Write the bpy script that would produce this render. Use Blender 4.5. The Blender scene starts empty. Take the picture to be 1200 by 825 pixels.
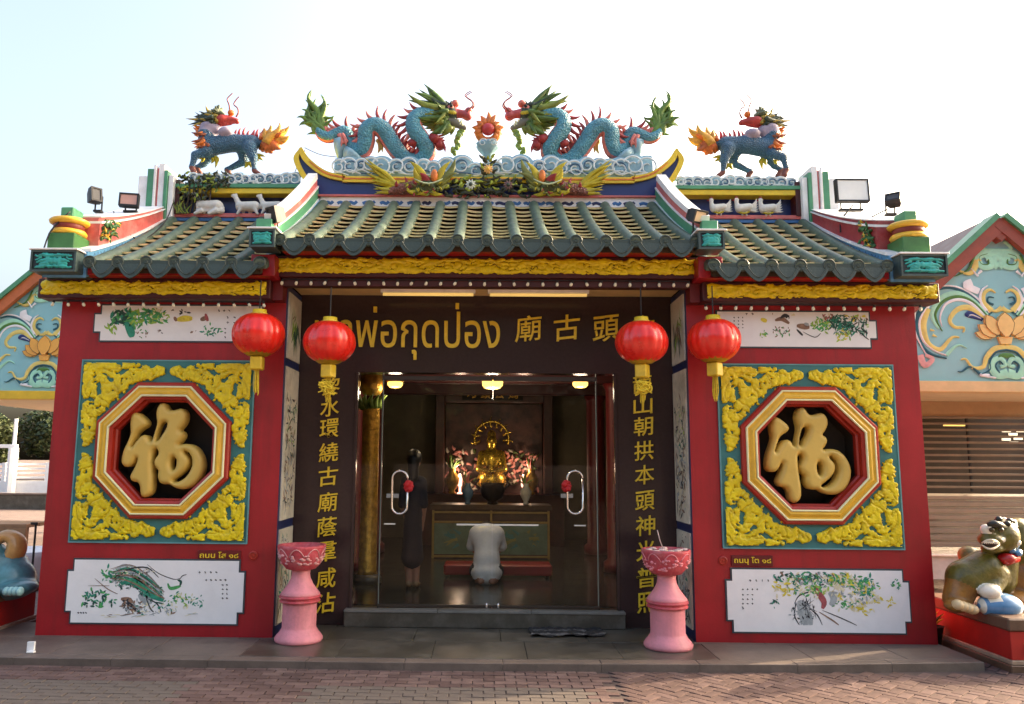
import bpy, bmesh, math, random
import numpy as np
from mathutils import Vector, Matrix
R = math.radians
random.seed(7)
SC = bpy.context.scene
COL = SC.collection

# ------------------------------------------------------------------ camera
FPX, PITCH, ROLL, YAW, CXP, CYP = 917.0, .1390, .0079, -.0115, 558.35, 412.5
CAM = Vector((0, -7.15, 1.67))
_R0 = Vector((math.cos(YAW), -math.sin(YAW), 0)); _L0 = Vector((math.sin(YAW), math.cos(YAW), 0))
FWD = _L0 * math.cos(PITCH) + Vector((0, 0, math.sin(PITCH)))
_U0 = -_L0 * math.sin(PITCH) + Vector((0, 0, math.cos(PITCH)))
RT = _R0 * math.cos(ROLL) + _U0 * math.sin(ROLL)
UP = -_R0 * math.sin(ROLL) + _U0 * math.cos(ROLL)
cd = bpy.data.cameras.new('camera'); cam = bpy.data.objects.new('camera', cd); COL.objects.link(cam)
cam.matrix_world = Matrix((( RT.x, UP.x, -FWD.x, CAM.x), (RT.y, UP.y, -FWD.y, CAM.y), (RT.z, UP.z, -FWD.z, CAM.z), (0, 0, 0, 1)))
cd.sensor_width = 36; cd.lens = FPX / 1200 * 36; cd.shift_x = (600 - CXP) / 1200; cd.shift_y = 0
cd.clip_start = .05; cd.clip_end = 3000
SC.camera = cam
SC.render.resolution_x = 1024; SC.render.resolution_y = 704

# ------------------------------------------------------------------ world, sun, exposure
SUN_DIR = Vector((.92, .36, .41)).normalized()          # towards the sun
w = bpy.data.worlds.new('World'); SC.world = w; w.use_nodes = True
nt = w.node_tree; nt.nodes.clear()
sky = nt.nodes.new('ShaderNodeTexSky'); sky.sky_type = 'NISHITA'; sky.sun_disc = False
sky.sun_elevation = math.asin(SUN_DIR.z); sky.sun_rotation = math.atan2(SUN_DIR.x, SUN_DIR.y)
sky.air_density = 1.0; sky.dust_density = 10.0; sky.ozone_density = 0.0
bg = nt.nodes.new('ShaderNodeBackground'); bg.inputs[1].default_value = .15
out = nt.nodes.new('ShaderNodeOutputWorld')
nt.links.new(sky.outputs[0], bg.inputs[0]); nt.links.new(bg.outputs[0], out.inputs[0])
sd = bpy.data.lights.new('sun', 'SUN'); sd.energy = 2.4; sd.angle = R(.6); sd.color = (1, .78, .52)
sun = bpy.data.objects.new('sun', sd); COL.objects.link(sun)
sun.rotation_euler = SUN_DIR.to_track_quat('Z', 'Y').to_euler()
SC.view_settings.view_transform = 'Standard'; SC.view_settings.look = 'None'
SC.view_settings.exposure = 2.22; SC.view_settings.gamma = 1
SC.render.engine = 'CYCLES'
SC.cycles.max_bounces = 8; SC.cycles.use_denoising = True

# ------------------------------------------------------------------ helpers
def at(px, py, Y):
    """world point at depth plane Y that the lens maps to a photo position (used to measure the place)"""
    d = FWD + RT * ((px - CXP) / FPX) + UP * ((CYP - py) / FPX)
    return CAM + d * ((Y - CAM.y) / d.y)
def gz(px, py, Z=0):
    d = FWD + RT * ((px - CXP) / FPX) + UP * ((CYP - py) / FPX)
    return CAM + d * ((Z - CAM.z) / d.z)
def ppm(Y): return FPX / (Y + 7.15) * .99

def lin(c): return tuple((v / 255 / 12.92 if v / 255 <= .04045 else ((v / 255 + .055) / 1.055) ** 2.4) for v in c)
MATS = {}
def M(name, rgb, rough=.5, var=.12, scale=6., bump=.0, bscale=40., metal=0., gain=1.25, emit=0., spec=.5, coat=0., dirt=None, dirtamt=.0, dirtscale=2.5, alpha=None, streak=False, scales=0.):
    """procedural painted / stone / cloth material: base colour with noise variation, relief and wear"""
    if name in MATS: return MATS[name]
    m = bpy.data.materials.new(name); m.use_nodes = True; t = m.node_tree; n = t.nodes; b = n['Principled BSDF']
    base = [min(.86, v * gain) for v in lin(rgb)]
    tc = n.new('ShaderNodeTexCoord')
    nz = n.new('ShaderNodeTexNoise'); nz.inputs['Scale'].default_value = scale; nz.inputs['Detail'].default_value = 6; nz.inputs['Roughness'].default_value = .65
    t.links.new(tc.outputs['Object'], nz.inputs['Vector'])
    rp = n.new('ShaderNodeValToRGB')
    rp.color_ramp.elements[0].position = .3; rp.color_ramp.elements[1].position = .72
    rp.color_ramp.elements[0].color = (*[max(0, v * (1 - var * 1.6)) for v in base], 1)
    rp.color_ramp.elements[1].color = (*[min(.9, v * (1 + var)) for v in base], 1)
    t.links.new(nz.outputs['Fac'], rp.inputs[0]); col = rp.outputs[0]
    if dirtamt > 0:
        n2 = n.new('ShaderNodeTexNoise'); n2.inputs['Scale'].default_value = dirtscale; n2.inputs['Detail'].default_value = 8; n2.inputs['Roughness'].default_value = .75
        if streak:
            mp = n.new('ShaderNodeMapping'); mp.inputs['Scale'].default_value = (5, 5, .5); t.links.new(tc.outputs['Object'], mp.inputs[0]); t.links.new(mp.outputs[0], n2.inputs['Vector'])
        else: t.links.new(tc.outputs['Object'], n2.inputs['Vector'])
        r2 = n.new('ShaderNodeValToRGB'); r2.color_ramp.elements[0].position = .48; r2.color_ramp.elements[1].position = .72
        r2.color_ramp.elements[1].color = (dirtamt, dirtamt, dirtamt, 1); r2.color_ramp.elements[0].color = (0, 0, 0, 1)
        t.links.new(n2.outputs['Fac'], r2.inputs[0])
        mx = n.new('ShaderNodeMix'); mx.data_type = 'RGBA'
        t.links.new(r2.outputs[0], mx.inputs[0]); t.links.new(col, mx.inputs[6]); mx.inputs[7].default_value = (*lin(dirt or (70, 60, 50)), 1)
        col = mx.outputs[2]
    t.links.new(col, b.inputs['Base Color'])
    b.inputs['Metallic'].default_value = metal; b.inputs['Specular IOR Level'].default_value = spec
    mr = n.new('ShaderNodeMapRange'); mr.inputs[3].default_value = max(.02, rough - .1); mr.inputs[4].default_value = min(1, rough + .14)
    t.links.new(nz.outputs['Fac'], mr.inputs[0]); t.links.new(mr.outputs[0], b.inputs['Roughness'])
    if coat: b.inputs['Coat Weight'].default_value = coat; b.inputs['Coat Roughness'].default_value = .08
    if bump:
        n3 = n.new('ShaderNodeTexNoise'); n3.inputs['Scale'].default_value = bscale; n3.inputs['Detail'].default_value = 5
        t.links.new(tc.outputs['Object'], n3.inputs['Vector'])
        bp = n.new('ShaderNodeBump'); bp.inputs['Strength'].default_value = bump; bp.inputs['Distance'].default_value = .02
        t.links.new(n3.outputs['Fac'], bp.inputs['Height']); t.links.new(bp.outputs[0], b.inputs['Normal'])
    if scales:
        vo = n.new('ShaderNodeTexVoronoi'); vo.inputs['Scale'].default_value = scales; t.links.new(tc.outputs['Object'], vo.inputs['Vector'])
        b2 = n.new('ShaderNodeBump'); b2.inputs['Strength'].default_value = .8; b2.inputs['Distance'].default_value = .02; b2.invert = True
        t.links.new(vo.outputs['Distance'], b2.inputs['Height']); t.links.new(b2.outputs[0], b.inputs['Normal'])
        m2 = n.new('ShaderNodeMix'); m2.data_type = 'RGBA'; m2.blend_type = 'MULTIPLY'; rs = n.new('ShaderNodeValToRGB'); rs.color_ramp.elements[0].position = .25; rs.color_ramp.elements[1].position = .6
        rs.color_ramp.elements[0].color = (1, 1, 1, 1); rs.color_ramp.elements[1].color = (.72, .76, .8, 1); m2.inputs[0].default_value = 1
        t.links.new(vo.outputs['Distance'], rs.inputs[0]); t.links.new(col, m2.inputs[6]); t.links.new(rs.outputs[0], m2.inputs[7]); t.links.new(m2.outputs[2], b.inputs['Base Color'])
    if emit:
        b.inputs['Emission Color'].default_value = (*lin(rgb), 1); b.inputs['Emission Strength'].default_value = emit
    MATS[name] = m
    return m

def obj(name, me, mats, parent=None, smooth=False, label=None):
    if not isinstance(mats, (list, tuple)): mats = [mats]
    for m in mats: me.materials.append(m)
    if smooth: me.polygons.foreach_set('use_smooth', [True] * len(me.polygons))
    o = bpy.data.objects.new(name, me); COL.objects.link(o)
    if parent is not None:
        o.parent = parent; o.matrix_parent_inverse = base_inv(parent)
    if label: o['label'] = label
    return o
def base_inv(p):
    return Matrix.Translation(p.location).inverted() if p.type == 'EMPTY' else Matrix.Identity(4)
def thing(name, label, cat, loc=(0, 0, 0), group=None):
    """Empty at a thing's base; parts are given in world coordinates"""
    o = bpy.data.objects.new(name, None); COL.objects.link(o); o.location = loc;
    o.empty_display_size = .1
    return tag(o, label, cat, group)
def tag(o, label=None, cat=None, group=None, kind=None):
    if label: o['label'] = label
    if cat: o['category'] = cat
    if group: o['group'] = group
    if kind: o['kind'] = kind
    return o
def share(o, name, loc, rot=None, parent=None, scale=None):
    c = o.copy(); c.name = name; COL.objects.link(c); c.location = loc
    if rot is not None: c.rotation_euler = rot
    if scale is not None: c.scale = scale
    if parent is not None: c.parent = parent
    return c
def copy_tree(o, parent=None):
    c = o.copy(); COL.objects.link(c); c.parent = parent
    for ch in list(o.children): copy_tree(ch, c)
    return c

class MB:
    def __init__(s): s.v = []; s.f = []; s.m = []
    def add(s, vs, fs, mi=0):
        k = len(s.v); s.v += [tuple(v) for v in vs]
        for f in fs: s.f.append([i + k for i in f]); s.m.append(mi)
        return s
    def box(s, x0, x1, y0, y1, z0, z1, mi=0):
        return s.add([(x0, y0, z0), (x1, y0, z0), (x1, y1, z0), (x0, y1, z0), (x0, y0, z1), (x1, y0, z1), (x1, y1, z1), (x0, y1, z1)],
              [(0, 3, 2, 1), (4, 5, 6, 7), (0, 1, 5, 4), (1, 2, 6, 5), (2, 3, 7, 6), (3, 0, 4, 7)], mi)
    def bbox(s, x0, x1, y0, y1, z0, z1, b=.006, mi=0):
        """box with chamfered edges"""
        xs = (x0, x1); ys = (y0, y1); zs = (z0, z1); vs = []; idx = {}
        for i in (0, 1):
            for j in (0, 1):
                for k in (0, 1):
                    sx = 1 if i == 0 else -1; sy = 1 if j == 0 else -1; sz = 1 if k == 0 else -1
                    for a, p in enumerate(((xs[i], ys[j] + sy * b, zs[k] + sz * b), (xs[i] + sx * b, ys[j], zs[k] + sz * b), (xs[i] + sx * b, ys[j] + sy * b, zs[k]))):
                        idx[(i, j, k, a)] = len(vs); vs.append(p)
        g = idx.get; F = []
        for i in (0, 1): F.append([g((i, j, k, 0)) for j, k in ((0, 0), (0, 1), (1, 1), (1, 0))][::(1 if i == 0 else -1)])
        for j in (0, 1): F.append([g((i, j, k, 1)) for i, k in ((0, 0), (1, 0), (1, 1), (0, 1))][::(1 if j == 0 else -1)])
        for k in (0, 1): F.append([g((i, j, k, 2)) for i, j in ((0, 0), (0, 1), (1, 1), (1, 0))][::(1 if k == 0 else -1)])
        for j in (0, 1):
            for k in (0, 1): F.append([g((0, j, k, 1)), g((0, j, k, 2)), g((1, j, k, 2)), g((1, j, k, 1))])
        for i in (0, 1):
            for k in (0, 1): F.append([g((i, 0, k, 0)), g((i, 0, k, 2)), g((i, 1, k, 2)), g((i, 1, k, 0))])
        for i in (0, 1):
            for j in (0, 1): F.append([g((i, j, 0, 0)), g((i, j, 0, 1)), g((i, j, 1, 1)), g((i, j, 1, 0))])
        for i in (0, 1):
            for j in (0, 1):
                for k in (0, 1): F.append([g((i, j, k, 0)), g((i, j, k, 1)), g((i, j, k, 2))])
        s.add(vs, F, mi); s.fix = True
        return s
    def loft(s, rings, mi=0, cap=True, closed=True):
        n = len(rings[0]); vs = [p for r in rings for p in r]; F = []
        for a in range(len(rings) - 1):
            for i in range(n if closed else n - 1):
                j = (i + 1) % n
                F.append((a * n + i, a * n + j, (a + 1) * n + j, (a + 1) * n + i))
        if cap and closed: F.append(tuple(range(n))[::-1]); F.append(tuple((len(rings) - 1) * n + i for i in range(n)))
        return s.add(vs, F, mi)
    def tube(s, pts, rad, seg=8, mi=0, cap=True, flat=None):
        """pts: list of points, rad: radius or list; flat=(dir, k) squashes the section along dir"""
        pts = [Vector(p) for p in pts]; n = len(pts)
        if not isinstance(rad, (list, tuple)): rad = [rad] * n
        rings = []; ref = None
        for i in range(n):
            t = (pts[min(i + 1, n - 1)] - pts[max(i - 1, 0)])
            if t.length < 1e-9: t = Vector((0, 0, 1))
            t.normalize()
            if ref is None: ref = Vector((0, 1, 0)) if abs(t.y) < .9 else Vector((1, 0, 0))
            u = (ref - t * ref.dot(t)).normalized(); ref = u; v = t.cross(u)
            ring = []
            for k in range(seg):
                a = 2 * math.pi * k / seg; d = (u * math.cos(a) + v * math.sin(a)) * max(rad[i], 1e-4)
                if flat: fd = Vector(flat[0]).normalized(); d = d - fd * d.dot(fd) * (1 - flat[1])
                ring.append(pts[i] + d)
            rings.append(ring)
        return s.loft(rings, mi, cap)
    def lathe(s, prof, c=(0, 0, 0), seg=28, mi=0, rfun=None):
        rings = []
        for r, z in prof:
            rings.append([(c[0] + max(r, 1e-4) * (rfun(a, z) if rfun else 1) * math.cos(a), c[1] + max(r, 1e-4) * (rfun(a, z) if rfun else 1) * math.sin(a), c[2] + z) for a in [2 * math.pi * k / seg for k in range(seg)]])
        return s.loft(rings, mi)
    def ell(s, c, r, seg=12, mi=0):
        prof = [(math.sin(math.pi * i / (seg // 2 + 2)), -math.cos(math.pi * i / (seg // 2 + 2))) for i in range(seg // 2 + 3)]
        rings = [[(c[0] + q * r[0] * math.cos(a), c[1] + q * r[1] * math.sin(a), c[2] + z * r[2]) for a in [2 * math.pi * k / seg for k in range(seg)]] for q, z in [(max(q, 1e-4), z) for q, z in prof]]
        return s.loft(rings, mi)
    def prism(s, poly, y0, y1, mi=0):
        """polygon of (x,z) pushed from y0 (front) to y1"""
        n = len(poly)
        vs = [(x, y0, z) for x, z in poly] + [(x, y1, z) for x, z in poly]
        F = [tuple(range(n)), tuple(range(2 * n - 1, n - 1, -1))] + [(i, i + n, (i + 1) % n + n, (i + 1) % n) for i in range(n)]
        return s.add(vs, F, mi)
    def spike(s, p0, p1, r, bend=.15, mi=0, n=6, seg=6, flat=None, wave=0.):
        p0 = Vector(p0); p1 = Vector(p1); d = p1 - p0; side = Vector((-d.z, 0, d.x))
        pts = []; rad = []
        for i in range(n + 1):
            t = i / n
            pts.append(p0 + d * t + side * (bend * math.sin(math.pi * t) + wave * math.sin(2 * math.pi * t)))
            rad.append(r * (1 - t) ** .7 * (1 + .25 * math.sin(math.pi * t)) + r * .04)
        return s.tube(pts, rad, seg, mi, flat=flat)
    def ribbon(s, pts, wid, y, h, mi=0):
        """raised stroke in an x-z plane at depth y, ridge towards -y; pts are (x,z)"""
        P = [Vector((p[0], p[1])) for p in pts]; n = len(P); L = []; C = []; Rr = []
        for i in range(n):
            t = P[min(i + 1, n - 1)] - P[max(i - 1, 0)]
            t = t.normalized() if t.length > 1e-9 else Vector((1, 0))
            nn = Vector((-t.y, t.x)) * (wid[i] / 2 if isinstance(wid, (list, tuple)) else wid / 2)
            a = P[i] + nn; b = P[i] - nn
            L.append((a.x, y, a.y)); Rr.append((b.x, y, b.y)); C.append((P[i].x, y - h, P[i].y))
        F = []
        for i in range(n - 1): F += [(i, i + 1, n + i + 1, n + i), (n + i, n + i + 1, 2 * n + i + 1, 2 * n + i)]
        return s.add(L + C + Rr, F, mi)
    def mesh(s, name='mesh'):
        me = bpy.data.meshes.new(name); me.from_pydata(s.v, [], s.f)
        me.polygons.foreach_set('material_index', s.m)
        bm = bmesh.new(); bm.from_mesh(me); bmesh.ops.recalc_face_normals(bm, faces=bm.faces); bm.to_mesh(me); bm.free()
        me.update()
        return me
    def build(s, name, mats, parent=None, smooth=False, label=None): return obj(name, s.mesh(name), mats, parent, smooth, label)

def spline(P, n=6):
    """Catmull-Rom through tuples"""
    P = [np.array(p, float) for p in P]; out = []
    for i in range(len(P) - 1):
        a = P[max(i - 1, 0)]; b = P[i]; c = P[i + 1]; d = P[min(i + 2, len(P) - 1)]
        for k in range(n):
            t = k / n
            out.append(.5 * ((2 * b) + (-a + c) * t + (2 * a - 5 * b + 4 * c - d) * t * t + (-a + 3 * b - 3 * c + d) * t ** 3))
    out.append(P[-1]); return out

def seg_sd(X, Z, a, b, ra, rb):
    """2-D distance to a round tapering stroke, positive inside"""
    dx, dz = b[0] - a[0], b[1] - a[1]; L = dx * dx + dz * dz + 1e-12
    t = np.clip(((X - a[0]) * dx + (Z - a[1]) * dz) / L, 0, 1)
    return ra + (rb - ra) * t - np.hypot(X - a[0] - t * dx, Z - a[1] - t * dz)
def stroke_sd(X, Z, strokes):
    """strokes: lists of (x,z,r)"""
    D = np.full(X.shape, -1e3)
    for st in strokes:
        if len(st) == 1: D = np.maximum(D, seg_sd(X, Z, st[0], (st[0][0] + 1e-6, st[0][1]), st[0][2], st[0][2]))
        for a, b in zip(st[:-1], st[1:]): D = np.maximum(D, seg_sd(X, Z, a, b, a[2], b[2]))
    return D
def poly_sd(X, Z, poly):
    D = np.full(X.shape, 1e9); ins = np.zeros(X.shape, bool); n = len(poly)
    for i in range(n):
        a, b = poly[i], poly[(i + 1) % n]
        D = np.minimum(D, -seg_sd(X, Z, a, b, 0, 0))
        c = ((a[1] > Z) != (b[1] > Z)) & (X < (b[0] - a[0]) * (Z - a[1]) / ((b[1] - a[1]) or 1e-12) + a[0]); ins ^= c
    return np.where(ins, D, -D)
def relief(xs, zs, D, H, y, base=.004):
    """carved relief: cells where D>0, height H (towards -y) over plane y; returns MB"""
    mb = MB(); V = {}; vs = mb.v
    nx, nz = len(xs), len(zs)
    def gv(i, j):
        k = (i, j)
        if k not in V: V[k] = len(vs); vs.append((xs[i], y - H[j, i], zs[j]))
        return V[k]
    def ev(i0, j0, i1, j1):
        k = (i0, j0, i1, j1) if (i0, j0) < (i1, j1) else (i1, j1, i0, j0)
        if k not in V:
            a, b = D[k[1], k[0]], D[k[3], k[2]]; t = a / (a - b)
            V[k] = len(vs)
            vs.append((xs[k[0]] + (xs[k[2]] - xs[k[0]]) * t, y - max(.0, H[k[1], k[0]] + (H[k[3], k[2]] - H[k[1], k[0]]) * t), zs[k[1]] + (zs[k[3]] - zs[k[1]]) * t))
        return V[k]
    for j in range(nz - 1):
        for i in range(nx - 1):
            c = [(i, j), (i + 1, j), (i + 1, j + 1), (i, j + 1)]; ins = [D[q[1], q[0]] > 0 for q in c]
            if not any(ins): continue
            if all(ins): mb.f.append([gv(*q) for q in c]); mb.m.append(0); continue
            poly = []; cr = []
            for k in range(4):
                a, b = c[k], c[(k + 1) % 4]
                if ins[k]: poly.append(gv(*a))
                if ins[k] != ins[(k + 1) % 4]:
                    e = ev(*a, *b); poly.append(e); cr.append(e)
            if len(poly) >= 3: mb.f.append(poly); mb.m.append(0)
            if len(cr) == 2:
                q = []
                for e in cr:
                    key = ('s', e)
                    if key not in V: V[key] = len(vs); vs.append((vs[e][0], y + base, vs[e][2]))
                    q.append(V[key])
                mb.f.append([cr[0], cr[1], q[1], q[0]]); mb.m.append(0)
    return mb
def grid(x0, x1, z0, z1, step):
    xs = np.arange(x0, x1 + step, step); zs = np.arange(z0, z1 + step, step)
    return xs, zs, *np.meshgrid(xs, zs)
_rng = np.random.RandomState(3)
def vnoise(X, Z, s, seed=0):
    r = np.random.RandomState(seed); T = r.rand(64, 64)
    def one(x, z):
        xi = np.floor(x).astype(int); zi = np.floor(z).astype(int); fx = x - xi; fz = z - zi
        fx = fx * fx * (3 - 2 * fx); fz = fz * fz * (3 - 2 * fz)
        g = lambda a, b: T[a % 64, b % 64]
        return (g(xi, zi) * (1 - fx) + g(xi + 1, zi) * fx) * (1 - fz) + (g(xi, zi + 1) * (1 - fx) + g(xi + 1, zi + 1) * fx) * fz
    return one(X * s, Z * s) * .65 + one(X * s * 2.1 + 9, Z * s * 2.1) * .35

def blob(prims, vox, k=.02, noise=0.):
    """one continuous sculpted surface from tapering limbs and ellipsoids (smooth union, surface nets).
    prims: ('c', a, b, ra, rb, mat) or ('e', centre, radii, mat)"""
    lo = np.full(3, 1e9); hi = -lo
    for p in prims:
        if p[0] == 'c':
            for q, r in ((p[1], p[3]), (p[2], p[4])): lo = np.minimum(lo, np.array(q) - r); hi = np.maximum(hi, np.array(q) + r)
        else: lo = np.minimum(lo, np.array(p[1]) - np.array(p[2])); hi = np.maximum(hi, np.array(p[1]) + np.array(p[2]))
    lo -= vox * 3; hi += vox * 3
    ax = [np.arange(lo[i], hi[i] + vox, vox) for i in range(3)]
    X, Y, Z = np.meshgrid(*ax, indexing='ij')
    def pd(p, X, Y, Z):
        if p[0] == 'c':
            a = np.array(p[1], float); b = np.array(p[2], float); d = b - a; L = d @ d + 1e-12
            t = np.clip(((X - a[0]) * d[0] + (Y - a[1]) * d[1] + (Z - a[2]) * d[2]) / L, 0, 1)
            return np.sqrt((X - a[0] - t * d[0]) ** 2 + (Y - a[1] - t * d[1]) ** 2 + (Z - a[2] - t * d[2]) ** 2) - (p[3] + (p[4] - p[3]) * t)
        c, r = p[1], p[2]
        q = np.sqrt(((X - c[0]) / r[0]) ** 2 + ((Y - c[1]) / r[1]) ** 2 + ((Z - c[2]) / r[2]) ** 2)
        return (q - 1) * min(r)
    D = None
    for p in prims:
        d = pd(p, X, Y, Z)
        if D is None: D = d
        else:
            h = np.clip(.5 + .5 * (D - d) / k, 0, 1); D = D * (1 - h) + d * h - k * h * (1 - h)
    if noise: D = D + noise * (vnoise(X + Y * .7, Z + Y * .5, 30, 5) - .5)
    S = D < 0; nx, ny, nz = S.shape
    acc = np.zeros((nx - 1, ny - 1, nz - 1, 3)); cnt = np.zeros((nx - 1, ny - 1, nz - 1))
    I = np.stack(np.meshgrid(np.arange(nx - 1), np.arange(ny - 1), np.arange(nz - 1), indexing='ij'), -1)
    cor = [(a, b, c) for a in (0, 1) for b in (0, 1) for c in (0, 1)]
    sl = lambda o: tuple(slice(o[i], o[i] + (nx, ny, nz)[i] - 1) for i in range(3))
    for a in cor:
        for ax_ in range(3):
            if a[ax_]: continue
            b = list(a); b[ax_] = 1
            da, db = D[sl(a)], D[sl(b)]; cr = (da < 0) != (db < 0)
            t = np.where(cr, da / np.where(cr, da - db, 1), 0)
            for i in range(3): acc[..., i] += np.where(cr, a[i] + (t if i == ax_ else 0), 0)
            cnt += cr
    act = cnt > 0
    vid = -np.ones(act.shape, int); vid[act] = np.arange(act.sum())
    verts = (I[act] + acc[act] / cnt[act][:, None]) * vox + lo
    faces = []
    for ax_ in range(3):
        o1, o2 = [(1, 2), (2, 0), (0, 1)][ax_]
        sa = [slice(1, -1)] * 3; sb = [slice(1, -1)] * 3; sa[ax_] = slice(0, -1); sb[ax_] = slice(1, None)
        A = S[tuple(sa)]; B = S[tuple(sb)]
        for flip in (0, 1):
            idx = np.argwhere((A & ~B) if not flip else (~A & B)); off = np.array([1, 1, 1]); off[ax_] = 0
            idx = idx + off
            q = []
            for d1, d2 in ((-1, -1), (0, -1), (0, 0), (-1, 0)):
                j = idx.copy(); j[:, o1] += d1; j[:, o2] += d2
                q.append(vid[j[:, 0], j[:, 1], j[:, 2]])
            q = np.stack(q, 1)
            faces.append(q if not flip else q[:, ::-1])
    F = np.concatenate(faces)
    F = F[(F >= 0).all(1)]
    me = bpy.data.meshes.new('sculpt'); me.from_pydata(verts.tolist(), [], F.tolist())
    fc = verts[F].mean(1); best = np.full(len(F), 1e9); mi = np.zeros(len(F), int)
    for p in prims:
        d = pd(p, fc[:, 0], fc[:, 1], fc[:, 2]); mm = d < best; best[mm] = d[mm]; mi[mm] = p[-1]
    me.polygons.foreach_set('material_index', mi.astype(np.int32)); me.polygons.foreach_set('use_smooth', [True] * len(F)); me.update()
    return me

def text_mesh(s, size, depth, offset=.0, bevel=.0):
    cu = bpy.data.curves.new('t', 'FONT'); cu.body = s; cu.size = size; cu.extrude = depth; cu.offset = offset; cu.align_x = 'CENTER'; cu.align_y = 'CENTER'; cu.resolution_u = 4
    o = bpy.data.objects.new('t', cu); COL.objects.link(o)
    bpy.context.view_layer.update()
    me = bpy.data.meshes.new_from_object(o.evaluated_get(bpy.context.evaluated_depsgraph_get()))
    bpy.data.objects.remove(o); me.materials.clear()
    return me
def fit_mesh(me, x0, x1, z0, z1, y, shear=0., keep=False):
    """lay a text mesh (in its x-y plane) upright into a world rectangle facing -y"""
    n = len(me.vertices); co = np.zeros(n * 3); me.vertices.foreach_get('co', co); co = co.reshape(-1, 3)
    a = co.min(0); b = co.max(0); u = (co[:, 0] - a[0]) / (b[0] - a[0]); v = (co[:, 1] - a[1]) / (b[1] - a[1])
    X = x0 + (x1 - x0) * u; Z = z0 + (z1 - z0) * v; X = X + shear * (v - .5); Y = y - (co[:, 2] - a[2])
    if shear: Z = Z + .12 * (x1 - x0) * (u - .5)
    me.vertices.foreach_set('co', np.stack([X, Y, Z], 1).ravel()); me.update()
    return me

# ------------------------------------------------------------------ materials
red = M('red wall paint', (146, 22, 30), .38, .14, 1.7, .06, 60, dirt=(104, 30, 32), dirtamt=.55, dirtscale=1.6, streak=True)
darkred = M('dark red paint', (95, 18, 20), .45, .15, 4)
redtrim = M('red frame paint', (150, 38, 24), .35, .12, 6)
maroon = M('maroon timber', (62, 16, 15), .5, .2, 6)
teal = M('teal panel paint', (48, 108, 108), .45, .12, 3, dirt=(90, 110, 100), dirtamt=.25)
yellow = M('yellow carving paint', (226, 190, 8), .42, .14, 14, .15, 70, dirt=(120, 84, 6), dirtamt=.4, dirtscale=9)
gold = M('gold frame paint', (206, 164, 50), .35, .1, 8, .05, 60)
cream = M('cream highlight and teeth', (240, 222, 170), .45, .08, 8)
fugold = M('matt gold plaster', (192, 162, 78), .42, .10, 5, .08, 50, dirt=(120, 90, 40), dirtamt=.25)
dark = M('dark void', (34, 27, 18), .7, .2)
white = M('white enamel', (232, 232, 228), .3, .03, 4, dirt=(190, 190, 186), dirtamt=.2, dirtscale=3)
navy = M('navy paint', (28, 38, 78), .4, .12)
brown = M('polished brown granite', (54, 42, 41), .16, .08, 30, spec=.28)
letter = M('gold letter', (232, 182, 46), .35, .1, 20)
stone = M('grey platform stone', (98, 86, 78), .55, .18, 4, .15, 60, dirt=(70, 62, 56), dirtamt=.6, dirtscale=3)
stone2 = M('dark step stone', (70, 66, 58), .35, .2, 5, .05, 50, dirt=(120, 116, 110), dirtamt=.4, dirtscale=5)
glaze = M('green glazed tile', (70, 88, 74), .42, .28, 9, .12, 30, dirt=(58, 70, 60), dirtamt=.55, dirtscale=5)
glaze2 = M('dark drip tile', (48, 60, 51), .42, .25, 10, .15, 40, dirt=(40, 48, 42), dirtamt=.5, dirtscale=6)
clay = M('clay pan tile', (178, 142, 98), .75, .3, 11, .25, 50, dirt=(90, 74, 52), dirtamt=.55, dirtscale=7)
clay_edge = M('pale tile edge', (232, 200, 148), .75, .2, 14, .2, 60, dirt=(120, 96, 66), dirtamt=.5, dirtscale=9)
bedding = M('roof bedding', (66, 52, 38), .9, .3)
pwhite = M('painted white moulding', (222, 220, 214), .45, .07, 5, .05, dirt=(150, 140, 130), dirtamt=.3, dirtscale=4)
pgreen = M('painted green moulding', (70, 132, 98), .45, .15, 6, dirt=(50, 90, 70), dirtamt=.3)
ppink = M('painted pink moulding', (186, 96, 92), .45, .15, 6, dirt=(140, 120, 110), dirtamt=.3)
pblue = M('painted blue band', (92, 146, 186), .45, .15, 6, dirt=(60, 90, 130), dirtamt=.4)
cobalt = M('cobalt blue paint', (30, 44, 96), .35, .12, 3)
tealrel = M('jade relief paint', (44, 150, 142), .4, .2, 12)
blackgreen = M('black green panel', (18, 34, 36), .4, .2)
cloudw = M('cloud white paint', (200, 214, 218), .45, .12, 12)
cloudb = M('cloud blue paint', (128, 164, 178), .45, .2, 10)
clouddk = M('wave deep blue', (62, 96, 128), .45, .2, 10)
ygold = M('yellow gold edge', (206, 178, 40), .4, .12, 8)
dblue = M('dragon blue', (80, 144, 160), .42, .2, 10, .12, 60, dirt=(120, 150, 150), dirtamt=.35, dirtscale=6, scales=46)
dred = M('sculpture red', (132, 34, 32), .5, .2, 14, .1)
dpink = M('sculpture pink', (190, 110, 100), .5, .2, 14)
dgreen = M('sculpture leaf green', (106, 136, 50), .5, .3, 14, .1)
ddark = M('sculpture dark green', (42, 56, 44), .55, .3, 14)
dorange = M('sculpture orange', (196, 108, 40), .5, .25, 14)
dyellow = M('sculpture yellow green', (166, 152, 24), .5, .25, 12)
qblue = M('qilin blue', (58, 98, 124), .45, .22, 9, .1, 60, dirt=(90, 110, 120), dirtamt=.35, dirtscale=6, scales=60)
qgrey = M('sculpture mauve grey', (140, 130, 146), .5, .15, 9)
plaster = M('white plaster figure', (190, 190, 184), .6, .1, 9, dirt=(120, 120, 112), dirtamt=.5, dirtscale=9)
lantern_red = M('red lantern cloth', (206, 34, 22), .28, .1, 5, .03, 60, coat=.3)
lantern_gold = M('lantern yellow', (206, 176, 44), .4, .15, 10)
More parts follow.
